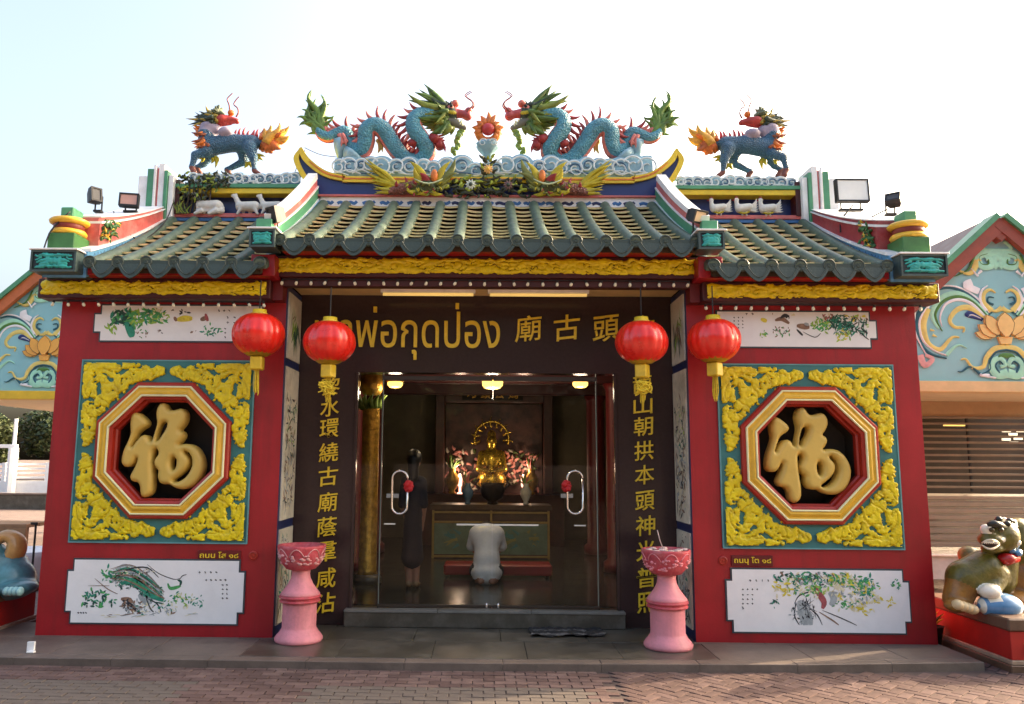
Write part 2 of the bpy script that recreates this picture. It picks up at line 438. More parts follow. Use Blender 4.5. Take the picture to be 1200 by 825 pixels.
pinkstone = M('pink painted stone', (206, 128, 136), .5, .1, 6, .12, 40, dirt=(150, 92, 92), dirtamt=.45, dirtscale=5)
redpink = M('crimson painted stone', (178, 66, 76), .5, .22, 12, .2, 50, dirt=(210, 150, 150), dirtamt=.5, dirtscale=9)
chrome = M('brushed steel', (215, 210, 205), .22, .05, metal=1.)
black = M('black metal', (22, 22, 24), .5, .2)
ink = M('black ink', (34, 34, 36), .7, .3, 20)
sky_teal = M('gable pale teal', (128, 178, 182), .6, .06, 2, dirt=(150, 185, 185), dirtamt=.3)
brick_m = [M('paving brick red', (96, 79, 76), .9, .2, 9, .2, 50, dirt=(84, 66, 62), dirtamt=.5, dirtscale=4, spec=.15),
           M('paving brick dark red', (86, 70, 67), .9, .2, 9, .2, 50, dirt=(84, 66, 62), dirtamt=.5, dirtscale=4, spec=.15),
           M('paving brick dusty', (102, 85, 81), .9, .2, 9, .2, 50, dirt=(94, 76, 70), dirtamt=.5, dirtscale=4, spec=.15)]
paver_g = M('grey green paver', (94, 86, 81), .9, .18, 9, .2, 50, dirt=(84, 80, 74), dirtamt=.5, dirtscale=4, spec=.15)

# ------------------------------------------------------------------ ground
def ground_mat():
    m = bpy.data.materials.new('brick paved ground'); m.use_nodes = True; t = m.node_tree; n = t.nodes; b = n['Principled BSDF']
    tc = n.new('ShaderNodeTexCoord'); bt = n.new('ShaderNodeTexBrick'); bt.inputs['Scale'].default_value = 1
    bt.inputs['Brick Width'].default_value = .21; bt.inputs['Row Height'].default_value = .105; bt.inputs['Mortar Size'].default_value = .006
    bt.inputs['Color1'].default_value = (*lin((150, 128, 116)), 1); bt.inputs['Color2'].default_value = (*lin((136, 116, 106)), 1); bt.inputs['Mortar'].default_value = (*lin((70, 62, 58)), 1)
    t.links.new(tc.outputs['Object'], bt.inputs['Vector'])
    nz = n.new('ShaderNodeTexNoise'); nz.inputs['Scale'].default_value = .7; nz.inputs['Detail'].default_value = 8; t.links.new(tc.outputs['Object'], nz.inputs['Vector'])
    mx = n.new('ShaderNodeMix'); mx.data_type = 'RGBA'; mx.blend_type = 'MULTIPLY'; mx.inputs[0].default_value = .6
    t.links.new(bt.outputs[0], mx.inputs[6]); t.links.new(nz.outputs[0], mx.inputs[7]); t.links.new(mx.outputs[2], b.inputs['Base Color'])
    b.inputs['Roughness'].default_value = .85
    bp = n.new('ShaderNodeBump'); bp.inputs['Strength'].default_value = .4; bp.inputs['Distance'].default_value = .01; t.links.new(bt.outputs[1], bp.inputs['Height']); bp.invert = True
    t.links.new(bp.outputs[0], b.inputs['Normal'])
    return m
GZ = .062
ground = MB().add([(-400, -400, GZ - .012), (400, -400, GZ - .012), (400, 600, GZ - .012), (-400, 600, GZ - .012)], [(0, 1, 2, 3)]).build('ground', ground_mat())
tag(ground, 'brick paved plaza in front of the temple', None, None, 'structure')

bed = MB().add([(-6, -2.4, GZ - .009), (6.6, -2.4, GZ - .009), (6.6, .6, GZ - .009), (-6, .6, GZ - .009)], [(0, 1, 2, 3)]).build('sand_bed', M('dark joint sand', (66, 54, 52), .95, .2, 20), ground)
def paver_mesh(L, W, mat):
    mb = MB(); b = .0025; g = .0042
    x0, x1, y0, y1 = -L / 2 + g, L / 2 - g, -W / 2 + g, W / 2 - g
    vs = [(x0, y0, -.03), (x1, y0, -.03), (x1, y1, -.03), (x0, y1, -.03), (x0, y0, -b), (x1, y0, -b), (x1, y1, -b), (x0, y1, -b),
          (x0 + b, y0 + b, 0), (x1 - b, y0 + b, 0), (x1 - b, y1 - b, 0), (x0 + b, y1 - b, 0)]
    F = [(8, 9, 10, 11)]
    for i in range(4):
        j = (i + 1) % 4; F += [(i, j, 4 + j, 4 + i), (4 + i, 4 + j, 8 + j, 8 + i)]
    me = mb.add(vs, F).mesh('paver'); me.materials.append(mat); return me
GZ = .062
PV = [paver_mesh(.16, .08, m) for m in brick_m]; PVG = paver_mesh(.16, .08, paver_g)
spots = []
def grey_zone(x, y): return (x < -2.15 and y < -1.12) or (-1.25 < x < .75 and y < -1.27) 
rows = np.arange(-2.0, -.70, .08)
for r, yy in enumerate(rows):
    xx = -5.2 + (r % 2) * .08
    while xx < .95:
        spots.append((xx, yy, random.gauss(0, .012))); xx += .16
ca = math.cos(R(45)); sa = math.sin(R(45))
for i in range(-80, 80):
    for j in range(-80, 80):
        ox, oy = (i + 2 * j) * .08, (i - 2 * j) * .08
        for (bx, by, rz) in ((ox + .08, oy + .04, 0), (ox + .04, oy + .16, 90)):
            X = bx * ca - by * sa; Y = bx * sa + by * ca - 1.3
            if 1.0 < X < 6.5 and -2.0 < Y < (-.72 if X < 4.02 else .4): spots.append((X, Y, R(45 + rz) + random.gauss(0, .02)))
def seen_size(sp):
    d = sp[1] + 7.15; px = 558 + 917 * sp[0] / d
    return (0 if (-20 < px < 1220 and sp[1] > -1.62) else 1, -1.0 / d * (1))
spots.sort(key=lambda s: (seen_size(s)[0], s[1] if seen_size(s)[0] == 0 else abs(s[0])))
rest = MB()
for k, (x, y, rz) in enumerate(spots):
    z = GZ + random.uniform(-.003, .001) + .002 * math.sin(x * 3)
    me = PVG if grey_zone(x, y) else (random.choice(PV) if x < 1 else PV[random.choice((1, 1, 0))])
    if k < 300:
        o = bpy.data.objects.new('brick', me); COL.objects.link(o); o.location = (x, y, z); o.rotation_euler = (random.gauss(0, .008), random.gauss(0, .006), rz); o.parent = ground
    else:
        mt = Matrix.Translation((x, y, z)) @ Matrix.Rotation(rz, 4, 'Z')
        rest.add([mt @ v.co for v in me.vertices], [tuple(p.vertices) for p in me.polygons], 3 if me is PVG else PV.index(me))
o = rest.build('brick_paving', brick_m + [paver_g], ground); o['kind'] = 'stuff'

# raised stone platform with slab joints
plat = MB().box(-4.42, 3.94, -.55, .62, -.3, .085).build('platform', stone2); tag(plat, 'low grey stone platform under the temple front', None, None, 'structure')
def yfront(x): return float(np.interp(x, (-4.45, -2.5, 0, 2.5, 4.0), (-.77, -.79, -.81, -.74, -.60)))
nx = 11; XA, XB = -4.45, 3.985
for i in range(nx):
    for j in range(3):
        sh_ = .2 if j == 1 else 0
        x0 = XA + i * (XB - XA) / nx + (sh_ if i > 0 else 0); x1 = XA + (i + 1) * (XB - XA) / nx + (sh_ if i < nx - 1 else 0)
        mid = (x0 + x1) / 2; g = .0015
        ya0, ya1 = ((yfront(x0), yfront(x1)), (yfront(x0) + .13, yfront(x1) + .13), (-.05, -.05))[j]; yb0, yb1 = ((yfront(x0) + .13, yfront(x1) + .13), (-.05, -.05), (.56, .56))[j]
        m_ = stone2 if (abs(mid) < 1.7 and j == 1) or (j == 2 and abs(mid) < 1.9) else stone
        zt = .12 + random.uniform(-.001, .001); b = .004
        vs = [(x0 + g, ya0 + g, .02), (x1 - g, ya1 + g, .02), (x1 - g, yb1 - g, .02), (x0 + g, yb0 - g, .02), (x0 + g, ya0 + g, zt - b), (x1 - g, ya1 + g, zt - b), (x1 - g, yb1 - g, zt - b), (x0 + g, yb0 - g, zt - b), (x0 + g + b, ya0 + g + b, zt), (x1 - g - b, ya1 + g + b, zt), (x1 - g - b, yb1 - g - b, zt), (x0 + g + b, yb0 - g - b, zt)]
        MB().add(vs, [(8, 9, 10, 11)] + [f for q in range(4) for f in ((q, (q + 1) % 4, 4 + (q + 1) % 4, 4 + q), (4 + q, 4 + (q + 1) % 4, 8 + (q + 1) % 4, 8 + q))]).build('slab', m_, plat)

# ------------------------------------------------------------------ the temple
temple = thing('temple', 'red Chinese temple with green tiled roofs, dragon ridge and glass doors', 'temple')
XO, XI, RD = 3.962, 1.86, .567
PX0, PX1, PZ0, PZ1 = 2.1165, 3.7242, .923, 2.576
OCX, OCZ = (PX0 + PX1) / 2, 1.752
def octa(r, cx=OCX, cz=OCZ):
    q = r * math.tan(math.pi / 8)
    return [(cx - q, cz + r), (cx + q, cz + r), (cx + r, cz + q), (cx + r, cz - q), (cx + q, cz - r), (cx - q, cz - r), (cx - r, cz - q), (cx - r, cz + q)]
def rect_oct(mb, x0, x1, z0, z1, r, y, mi=0):
    o = octa(r); vs = [(x, y, z) for x, z in o] + [(x0, y, z1), (x1, y, z1), (x1, y, z0), (x0, y, z0)]
    mb.add(vs, [(8, 9, 1, 0), (9, 2, 1), (9, 10, 3, 2), (10, 4, 3), (10, 11, 5, 4), (11, 6, 5), (11, 8, 7, 6), (8, 0, 7)], mi)
def flipx(mb): mb.v = [(-x, y, z) for x, y, z in mb.v]; return mb
for sgn in (-1, 1):
    fx = (lambda mb: mb) if sgn > 0 else flipx
    mb = MB(); rect_oct(mb, XI, XO, .12, 3.3, .56, 0.)
    mb.add([(XI, 0, .12), (XI, 0, 3.3), (XI, .6, 3.3), (XI, .6, .12)], [(0, 1, 2, 3)]); mb.add([(XO, 0, .12), (XO, 0, 3.3), (XO, 8, 3.3), (XO, 8, .12)], [(0, 1, 2, 3)])
    wall = fx(mb).build('wing_wall', red, temple)
    # dark lined niche behind the octagon
    mb = MB(); a = octa(.44); mb.loft([[(x, .045, z) for x, z in a], [(x, .24, z) for x, z in a]], 0, cap=False); mb.add([(x, .24, z) for x, z in a], [tuple(range(8))])
    fx(mb).build('niche', dark, temple)
    # teal panel and its border
    mb = MB(); rect_oct(mb, PX0, PX1, PZ0, PZ1, .58, -.014)
    mb.add([(PX0, -.014, PZ0), (PX1, -.014, PZ0), (PX1, -.014, PZ1), (PX0, -.014, PZ1), (PX0, .0, PZ0), (PX1, .0, PZ0), (PX1, .0, PZ1), (PX0, .0, PZ1)], [(0, 1, 5, 4), (1, 2, 6, 5), (2, 3, 7, 6), (3, 0, 4, 7)])
    panel = fx(mb).build('octagon_panel', teal, temple)
    mb = MB(); e = .012
    mb.box(PX0, PX1, -.02, -.0145, PZ0, PZ0 + e); mb.box(PX0, PX1, -.02, -.0145, PZ1 - e, PZ1); mb.box(PX0, PX0 + e, -.0195, -.0145, PZ0 + e, PZ1 - e); mb.box(PX1 - e, PX1, -.0195, -.0145, PZ0 + e, PZ1 - e)
    fx(mb).build('panel_edge', M('pale teal edge', (90, 140, 144), .4), panel)
    # octagon frame: red outer, gold moulding, red inner reveal
    def rings(pr, mat, name):
        mb = MB(); mb.loft([[(x, y, z) for x, z in octa(r)] for r, y in pr], 0, cap=False)
        return fx(mb).build(name, mat, panel)
    rings([(.615, -.0145), (.612, -.05), (.60, -.062), (.578, -.064)], redtrim, 'outer_frame')
    rings([(.578, -.064), (.578, -.074), (.570, -.082), (.562, -.078)], cream, 'highlight_bead')  # cream colour paints in the bright highlight along both gold edges
    rings([(.562, -.078), (.555, -.070), (.545, -.069), (.535, -.078), (.520, -.086), (.505, -.083), (.498, -.074)], gold, 'gold_moulding')
    rings([(.498, -.074), (.498, -.084), (.490, -.090), (.482, -.085), (.482, -.07)], cream, 'highlight_bead')
    rings([(.482, -.07), (.476, -.058), (.455, -.05), (.450, .0), (.436, .012), (.434, .06)], redtrim, 'inner_frame')
    # raised fortune character
    OUT = [(255, 262), (275, 247), (300, 260), (331, 288), (330, 310), (303, 326), (288, 340), (278, 368), (266, 402), (284, 372), (308, 343), (334, 346), (349, 378), (358, 340), (369, 296), (360, 262), (364, 226), (384, 207), (402, 214), (414, 240), (440, 240), (468, 229), (491, 247), (495, 280), (482, 308), (466, 326), (482, 330), (489, 350), (477, 374), (463, 386), (502, 378), (541, 391), (570, 430), (581, 475), (570, 521), (541, 559), (500, 574), (463, 568), (438, 551), (415, 553), (393, 545), (382, 516), (388, 494), (368, 478), (364, 450), (384, 424), (374, 402), (362, 410), (360, 440), (363, 480), (371, 550), (366, 590), (341, 609), (317, 600), (312, 545), (276, 541), (267, 520), (276, 498), (292, 465), (296, 436), (283, 462), (270, 478), (250, 483), (232, 474), (226, 450), (232, 410), (250, 370), (260, 336), (253, 312)]
    HOLES = [[(386, 302), (396, 294), (411, 296), (404, 320), (386, 350), (371, 374), (374, 340)], [(490, 414), (505, 418), (522, 440), (524, 478), (502, 518), (470, 538), (449, 536), (474, 520), (500, 497), (517, 468), (514, 440)], [(446, 436), (458, 450), (457, 472), (450, 492), (442, 478), (440, 455)]]
    k = 1.0 / 128.2 * .2788
    cv = lambda P: [(OCX + (x - 405) * k, OCZ - (z - 408) * k) for x, z in P]
    def smooth_poly(P):
        P = [np.array(p) for p in P]
        for _ in range(2): P = [q for i in range(len(P)) for q in (P[i] * .75 + P[(i + 1) % len(P)] * .25, P[i] * .25 + P[(i + 1) % len(P)] * .75)]
        return [tuple(p) for p in P]
    xs, zs, X, Z = grid(OCX - .44, OCX + .44, OCZ - .49, OCZ + .49, .009)
    D = poly_sd(X, Z, smooth_poly(cv(OUT)))
    for hh in HOLES: D = np.minimum(D, -poly_sd(X, Z, smooth_poly(cv(hh))) - .004)
    D = D - .0045
    H = .05 + .045 * np.sqrt(np.clip(1 - (1 - np.clip(D, 0, .042) / .042) ** 2, 0, 1)) + .004 * (vnoise(X, Z, 9, 40) - .5)
    mb = relief(xs, zs, D, H, .06, .03)
    if sgn < 0: mb.v = [(x - 2 * OCX, y, z) for x, y, z in mb.v]
    mb.build('fortune_character', fugold, temple, True)
    # four carved corner scrolls
    xs, zs, X, Z = grid(PX0 + .03, PX0 + .78, PZ0 + .03, PZ0 + .81, .0075)
    W = PX1 - PX0
    def q(u, v, r): return (PX0 + u, PZ0 + v, r)
    dx = (vnoise(X, Z, 26, 2) - .5) * .05; dz = (vnoise(X, Z, 26, 4) - .5) * .05
    st = [[q(.085, .785, .016), q(.10, .74, .04), q(.125, .68, .052), q(.12, .62, .05), q(.11, .56, .062), q(.13, .48, .065), q(.18, .42, .06), q(.23, .36, .065), q(.29, .31, .062), q(.34, .25, .066), q(.41, .20, .064), q(.49, .15, .066), q(.57, .12, .058), q(.65, .125, .055), q(.71, .11, .042), q(.765, .09, .018)],
          [q(.06, .34, .025), q(.07, .24, .05), q(.07, .15, .055), q(.08, .08, .058), q(.16, .075, .05), q(.25, .065, .042), q(.33, .075, .03)],
          [q(.13, .32, .022), q(.12, .24, .02)], [q(.13, .14, .04), q(.18, .18, .035), q(.24, .24, .05)], [q(.26, .13, .018), q(.33, .16, .03)],
          [q(.07, .42, .02), q(.05, .52, .022)], [q(.40, .06, .03), q(.52, .055, .018)], [q(.06, .66, .012), q(.075, .71, .018)], [q(.20, .50, .008), q(.23, .47, .012)], [q(.36, .36, .010)], [q(.42, .30, .008)], [q(.27, .44, .009)], [q(.52, .24, .009)]]
    D = stroke_sd(X + dx, Z + dz, st)
    cut = [[q(.20, .28, .008), q(.17, .23, .020), q(.19, .19, .008)], [q(.30, .20, .008), q(.25, .17, .018), q(.21, .13, .006)], [q(.30, .115, .008), q(.38, .13, .010)], [q(.115, .36, .008), q(.13, .41, .009)], [q(.52, .13, .005), q(.56, .10, .007)], [q(.13, .54, .006), q(.105, .50, .005)], [q(.60, .09, .004), q(.63, .12, .005)], [q(.10, .10, .004), q(.14, .13, .012), q(.12, .19, .006)], [q(.36, .24, .004), q(.40, .19, .010), q(.45, .19, .004)], [q(.20, .42, .004), q(.16, .46, .010), q(.18, .50, .004)], [q(.09, .60, .004), q(.12, .63, .009)], [q(.67, .13, .004), q(.70, .11, .007)], [q(.46, .11, .004), q(.51, .13, .008)], [q(.26, .33, .003), q(.30, .29, .008), q(.33, .30, .003)]]
    D = np.minimum(D, -stroke_sd(X + dx, Z + dz, cut)) + .005 + (vnoise(X, Z, 48, 8) - .5) * .032
    H = .018 * np.clip(D / .010, 0, 1) ** .6 + .007 * (vnoise(X, Z, 50, 6)) + .004
    H -= .010 * (np.abs(np.sin(34 * np.hypot(X - PX0 - .28, Z - PZ0 - .30) + 5 * vnoise(X, Z, 9, 12))) < .16)
    mb = relief(xs, zs, D, H, -.0142, .0)
    for mx_ in (0, 1):
        for mz_ in (0, 1):
            m2 = MB(); m2.f = [list(f) for f in mb.f]; m2.m = list(mb.m)
            m2.v = [((PX0 + PX1 - x) if mx_ else x, y, (PZ0 + PZ1 - z) if mz_ else z) for x, y, z in mb.v]
            fx(m2).build('corner_scroll', yellow, panel, True)

# notched white picture panels with painted subjects
PAINT = [M('ink paint', (40, 42, 48), .6, .3, 30), M('leaf green paint', (70, 150, 84), .6, .3, 30), M('sea green paint', (40, 128, 104), .6, .3, 30), M('yellow paint', (214, 190, 60), .6, .25, 30), M('brown wash', (128, 100, 82), .6, .3, 30), M('rose paint', (150, 74, 78), .6, .3, 30), M('grey wash', (150, 158, 160), .6, .2, 30), M('lime paint', (140, 176, 70), .6, .3, 30), M('pale wash', (206, 200, 170), .6, .15, 30), M('deep pine paint', (30, 74, 62), .6, .3, 30)]
class Paint:
    """flat paint strokes laid on a panel, each a hair above the one before"""
    def __init__(s, y, conv): s.mb = MB(); s.y = y; s.n = 0; s.cv = conv
    def ok(s, q): return s.lim is None or (s.lim[0] < q[0] < s.lim[1] and s.lim[2] < q[1] < s.lim[3])
    lim = None
    def nexty(s): s.n += 1; return s.y - .0006 - (s.n % 24) * .00012
    def stroke(s, P, w, mi):
        Q = [q_ for q_ in (s.cv(*p) for p in spline(P, 4)) if s.ok(q_)]; n = len(Q)
        if n < 2: return
        wd = [w * (.25 + .75 * math.sin(math.pi * (i + .4) / (n + .2))) for i in range(n)]
        s.mb.ribbon(Q, wd, s.nexty(), 0., mi)
    def leaf(s, x, z, L, a, wr, mi):
        X, Z = s.cv(x, z); ca_, sa_ = math.cos(a), math.sin(a); y = s.nexty(); pts = []
        for t, v in ((0, 0), (.25, .8), (.6, .9), (1, 0), (.6, -.9), (.25, -.8)):
            u = t * L; vv = v * L * wr / 2; pts.append((X + u * ca_ - vv * sa_, y, Z + u * sa_ + vv * ca_))
        if not all(s.ok((q_[0], q_[2])) for q_ in pts): return
        s.mb.add(pts, [tuple(range(6))], mi)
    def bunch(s, x, z, rx, rz, n, L, mis, wr=.4):
        for _ in range(n):
            a = random.uniform(0, 6.28); r = math.sqrt(random.random())
            s.leaf(x + rx * r * math.cos(a), z + rz * r * math.sin(a), L * random.uniform(.6, 1.3), random.uniform(0, 6.28), wr, random.choice(mis))
    def glyphs(s, x, z, nx_, nz_, dx, dz, h):
        h *= 190
        for i in range(nx_):
            for j in range(nz_):
                for _ in range(3):
                    cx_, cz_ = x + i * dx, z + j * dz
                    a = random.choice((0, 1.57, .8)); s.stroke([(cx_ - h * .4 * math.cos(a), cz_ - h * .4 * math.sin(a)), (cx_, cz_ + random.uniform(-.1, .1) * h), (cx_ + h * .4 * math.cos(a), cz_ + h * .4 * math.sin(a))], .006, 0)
def notched(x0, x1, z0, z1, nx_=.06, nz_=.11):
    return [(x0 + nx_, z0), (x1 - nx_, z0), (x1 - nx_, z0 + nz_), (x1, z0 + nz_), (x1, z1 - nz_), (x1 - nx_, z1 - nz_), (x1 - nx_, z1), (x0 + nx_, z1), (x0 + nx_, z1 - nz_), (x0, z1 - nz_), (x0, z0 + nz_), (x0 + nx_, z0 + nz_)]
def picture(x0, x1, z0, z1, nx_, nz_, label):
    fr = M('slate panel edge', (52, 62, 70), .4)
    o = MB().prism(notched(x0 - .014, x1 + .014, z0 - .014, z1 + .014, nx_, nz_), -.012, -.001).build('picture_panel', fr, temple, label=label)
    MB().prism(notched(x0, x1, z0, z1, nx_, nz_), -.017, -.0125).build('plate', white, o)
    return o
def px0(px, py): p = at(px, py, 0); return (p.x, p.z)
# lower left: bird on a rock
p = picture(-3.70, -2.13, .235, .775, .05, .10, 'white panel painted with a crested bird on a rock')
A = Paint(-.017, px0); A.lim = (-3.64, -2.19, .245, .765); c5 = lambda x, y: (70 + x * .1917, 640 + y * .1917)
S = lambda P, w_, mi: A.stroke([c5(*q_) for q_ in P], w_, mi)
S([(490, 290), (540, 330), (560, 300)], .09, 6)
for i in range(9): S([(330 + i * 26, 130 + abs(i - 4) * 6), (350 + i * 24, 160 + i * 8), (345 + i * 30, 210 + i * 10)], .02, random.choice((4, 6, 0)))
A.bunch(*c5(420, 210), 17, 9, 120, .03, (2, 9, 6, 4, 6)); A.bunch(*c5(560, 270), 14, 9, 80, .028, (2, 9, 2, 6)); A.bunch(*c5(470, 150), 22, 5, 60, .03, (4, 6, 8, 6)); A.bunch(*c5(450, 360), 14, 6, 60, .035, (4, 6, 0, 6)); A.bunch(*c5(560, 380), 30, 7, 50, .03, (6, 8, 2)); S([(340, 210), (430, 140), (540, 130), (610, 190)], .012, 0); S([(380, 230), (460, 210), (560, 290), (640, 330)], .06, 2)
rq = random.Random(6)
for i in range(34): o_ = rq.uniform(-55, 60); S([(330 + rq.uniform(-20, 30), 170 + o_ * .6), (430 + rq.uniform(-20, 20), 165 + o_), (540, 225 + o_), (620 + rq.uniform(-20, 30), 290 + o_ * .7)], rq.uniform(.006, .016), rq.choice((2, 6, 9, 4, 6, 1)))
for i in range(16): x_ = rq.uniform(250, 800); S([(x_, 420 + rq.uniform(-12, 12)), (x_ + rq.uniform(20, 90), 415 + rq.uniform(-16, 16))], .006, rq.choice((6, 4, 8)))
S([(400, 225), (480, 240), (590, 320)], .045, 9); S([(540, 110), (610, 165), (700, 200), (740, 195)], .008, 0)
for i in range(26): S([(400 + i * 7, 195 + i * 4 + random.uniform(-16, 16)), (420 + i * 7, 215 + i * 4 + random.uniform(-16, 16))], .012, random.choice((0, 2, 1, 9)))
S([(665, 225), (680, 255), (720, 250), (745, 240)], .03, 1); S([(725, 205), (745, 215), (740, 240)], .022, 9); S([(735, 205), (755, 180), (780, 172)], .008, 0)
S([(380, 320), (430, 330), (440, 370), (480, 390)], .06, 4); S([(390, 330), (430, 350), (500, 410)], .03, 0); S([(535, 320), (560, 380), (580, 400)], .012, 0); S([(545, 320), (600, 350), (625, 400)], .012, 0); S([(590, 240), (600, 300), (630, 300)], .012, 0); S([(590, 340), (640, 350)], .012, 9)
S([(180, 240), (310, 240)], .006, 4); S([(220, 195), (300, 260), (360, 290)], .008, 4)
A.bunch(*c5(240, 320), 20, 10, 60, .045, (2, 2, 1, 9)); A.bunch(*c5(310, 170), 8, 10, 24, .04, (2, 1)); A.bunch(*c5(740, 330), 16, 9, 45, .035, (2, 1, 7, 8)); A.bunch(*c5(850, 340), 10, 7, 16, .03, (2,)); A.bunch(*c5(600, 390), 26, 5, 26, .03, (8, 4, 6))
A.glyphs(*c5(860, 158), 4, 1, 6.5, 0, .018); A.glyphs(*c5(900, 205), 5, 1, 5.6, 0, .018); A.glyphs(*c5(1000, 235), 2, 4, 5, 5.2, .016); A.glyphs(*c5(120, 405), 4, 1, 3, 0, .016)
A.mb.build('painting', PAINT, p)['kind'] = 'stuff'
# lower right: figure and flowers
p = picture(2.14, 3.73, .215, .745, .05, .10, 'white panel painted with flowers, foliage and a grey rock')
A = Paint(-.017, px0); A.lim = (2.20, 3.67, .225, .735); c5 = lambda x, y: (840 + x * .1917, 640 + y * .1917)
S([(470, 350), (500, 300), (580, 275), (600, 290)], .012, 0); S([(480, 340), (470, 420), (500, 480)], .012, 0); S([(540, 310), (560, 370), (610, 420), (640, 480)], .012, 0); S([(500, 330), (530, 420), (540, 480)], .10, 6); S([(560, 400), (570, 480)], .05, 6)
S([(590, 245), (620, 290), (650, 340), (640, 380)], .055, 5); S([(680, 280), (710, 320), (690, 360)], .06, 6); S([(640, 390), (760, 440), (850, 482)], .010, 0); S([(620, 400), (700, 450), (740, 480)], .014, 4)
for i in range(14): S([(480 + random.uniform(0, 130), 300 + random.uniform(0, 80)), (490 + random.uniform(0, 120), 380 + random.uniform(0, 90))], .005, random.choice((0, 6)))
A.bunch(*c5(640, 230), 44, 14, 150, .045, (8, 8, 6, 1, 7)); A.bunch(*c5(850, 290), 30, 16, 110, .045, (8, 6, 3, 8)); A.bunch(*c5(520, 400), 14, 12, 70, .03, (6, 6, 0)); A.bunch(*c5(560, 180), 30, 7, 110, .04, (2, 2, 4, 9, 6, 1)); A.bunch(*c5(380, 185), 6, 5, 18, .035, (2, 9)); A.bunch(*c5(395, 260), 9, 9, 36, .04, (3, 8, 3)); A.bunch(*c5(780, 200), 16, 9, 70, .045, (3, 1, 8, 7, 2)); A.bunch(*c5(900, 250), 14, 13, 60, .045, (2, 2, 1)); A.bunch(*c5(900, 370), 9, 8, 26, .04, (3, 8)); A.bunch(*c5(780, 340), 14, 8, 30, .035, (2, 1, 8)); A.bunch(*c5(1060, 345), 4, 6, 14, .03, (3,)); A.bunch(*c5(1100, 230), 10, 5, 22, .035, (1, 2)); A.bunch(*c5(350, 345), 4, 5, 10, .03, (2, 9)); A.bunch(*c5(490, 260), 4, 6, 12, .03, (2,)); A.bunch(*c5(640, 200), 20, 7, 40, .03, (6, 0, 2))
A.glyphs(*c5(200, 208), 4, 1, 7, 0, .018); A.glyphs(*c5(155, 262), 4, 1, 5.6, 0, .015); A.glyphs(*c5(155, 295), 3, 3, 5.6, 5.2, .015); A.glyphs(*c5(155, 375), 1, 1, 5, 5.2, .026)
A.mb.build('painting', PAINT, p)['kind'] = 'stuff'
# upper left: pot of leaves and fish
p = picture(-3.635, -2.02, 2.755, 3.085, .06, .085, 'white panel painted with a potted plant and yellow fish')
A = Paint(-.017, px0); A.lim = (-3.57, -2.08, 2.765, 3.075); c5 = lambda x, y: (x * .2909, 320 + y * .2909)
A.bunch(*c5(590, 175), 22, 9, 110, .07, (1, 7, 1, 2), .3); A.bunch(*c5(490, 180), 14, 10, 44, .08, (2, 1, 9)); A.bunch(*c5(455, 225), 8, 4, 12, .05, (7, 1)); S([(510, 200), (530, 235), (535, 260)], .075, 2); S([(535, 195), (545, 230)], .04, 1); A.bunch(*c5(640, 170), 12, 10, 44, .05, (7, 1, 8))
S([(715, 190), (745, 185), (778, 185)], .06, 3); S([(705, 178), (715, 195)], .03, 4); A.bunch(*c5(745, 160), 3, 3, 6, .04, (3, 0)); S([(810, 190), (838, 180)], .045, 4); S([(830, 165), (840, 195)], .03, 5); A.bunch(*c5(850, 230), 12, 6, 24, .035, (1, 2)); A.bunch(*c5(650, 240), 4, 3, 6, .02, (0, 4)); A.bunch(*c5(575, 245), 8, 4, 12, .03, (1, 4)); A.bunch(*c5(780, 237), 3, 2, 6, .02, (4,)); A.bunch(*c5(700, 150), 3, 1, 5, .02, (0,))
A.glyphs(*c5(885, 153), 3, 1, 6, 0, .02); A.glyphs(*c5(920, 180), 3, 2, 8, 6, .02); A.glyphs(*c5(910, 225), 1, 3, 5, 5, .016)
A.mb.build('painting', PAINT, p)['kind'] = 'stuff'
# upper right: birds and pine
p = picture(2.08, 3.59, 2.735, 3.06, .06, .085, 'white panel painted with birds and a pine branch')
A = Paint(-.017, px0); A.lim = (2.14, 3.53, 2.745, 3.05); c5 = lambda x, y: (840 + x * .175, 355 + y * .175)
A.bunch(*c5(820, 130), 16, 12, 120, .06, (9, 9, 2), .25); A.bunch(*c5(930, 160), 14, 8, 60, .06, (9, 2, 0), .2); A.bunch(*c5(740, 75), 8, 7, 34, .04, (4, 8, 5)); A.bunch(*c5(690, 150), 11, 8, 60, .04, (7, 7, 1)); A.bunch(*c5(960, 85), 18, 6, 70, .035, (8, 4, 7, 3)); A.bunch(*c5(1060, 140), 10, 7, 40, .035, (8, 1, 7)); A.bunch(*c5(840, 215), 9, 7, 34, .035, (7, 3)); S([(960, 170), (1020, 220), (1085, 255)], .022, 0); S([(940, 190), (1000, 240), (1040, 262)], .012, 0)
S([(290, 110), (330, 125)], .04, 3); S([(385, 120), (430, 110), (480, 140)], .04, 4); S([(420, 105), (450, 85), (480, 95)], .03, 0); S([(530, 155), (575, 160), (615, 165)], .055, 4); S([(530, 180), (570, 220)], .02, 0); S([(580, 140), (610, 150)], .03, 6); S([(570, 195), (650, 232), (690, 205)], .008, 0); A.bunch(*c5(430, 190), 10, 6, 30, .03, (1, 4, 9)); A.bunch(*c5(310, 210), 5, 4, 12, .03, (7, 1)); A.bunch(*c5(370, 65), 2, 1, 3, .02, (0, 4)); A.bunch(*c5(480, 85), 10, 2, 8, .03, (8, 0))
A.glyphs(*c5(112, 100), 3, 4, 5, 4, .012); A.glyphs(*c5(195, 75), 2, 1, 7, 4, .02)
A.mb.build('painting', PAINT, p)['kind'] = 'stuff'
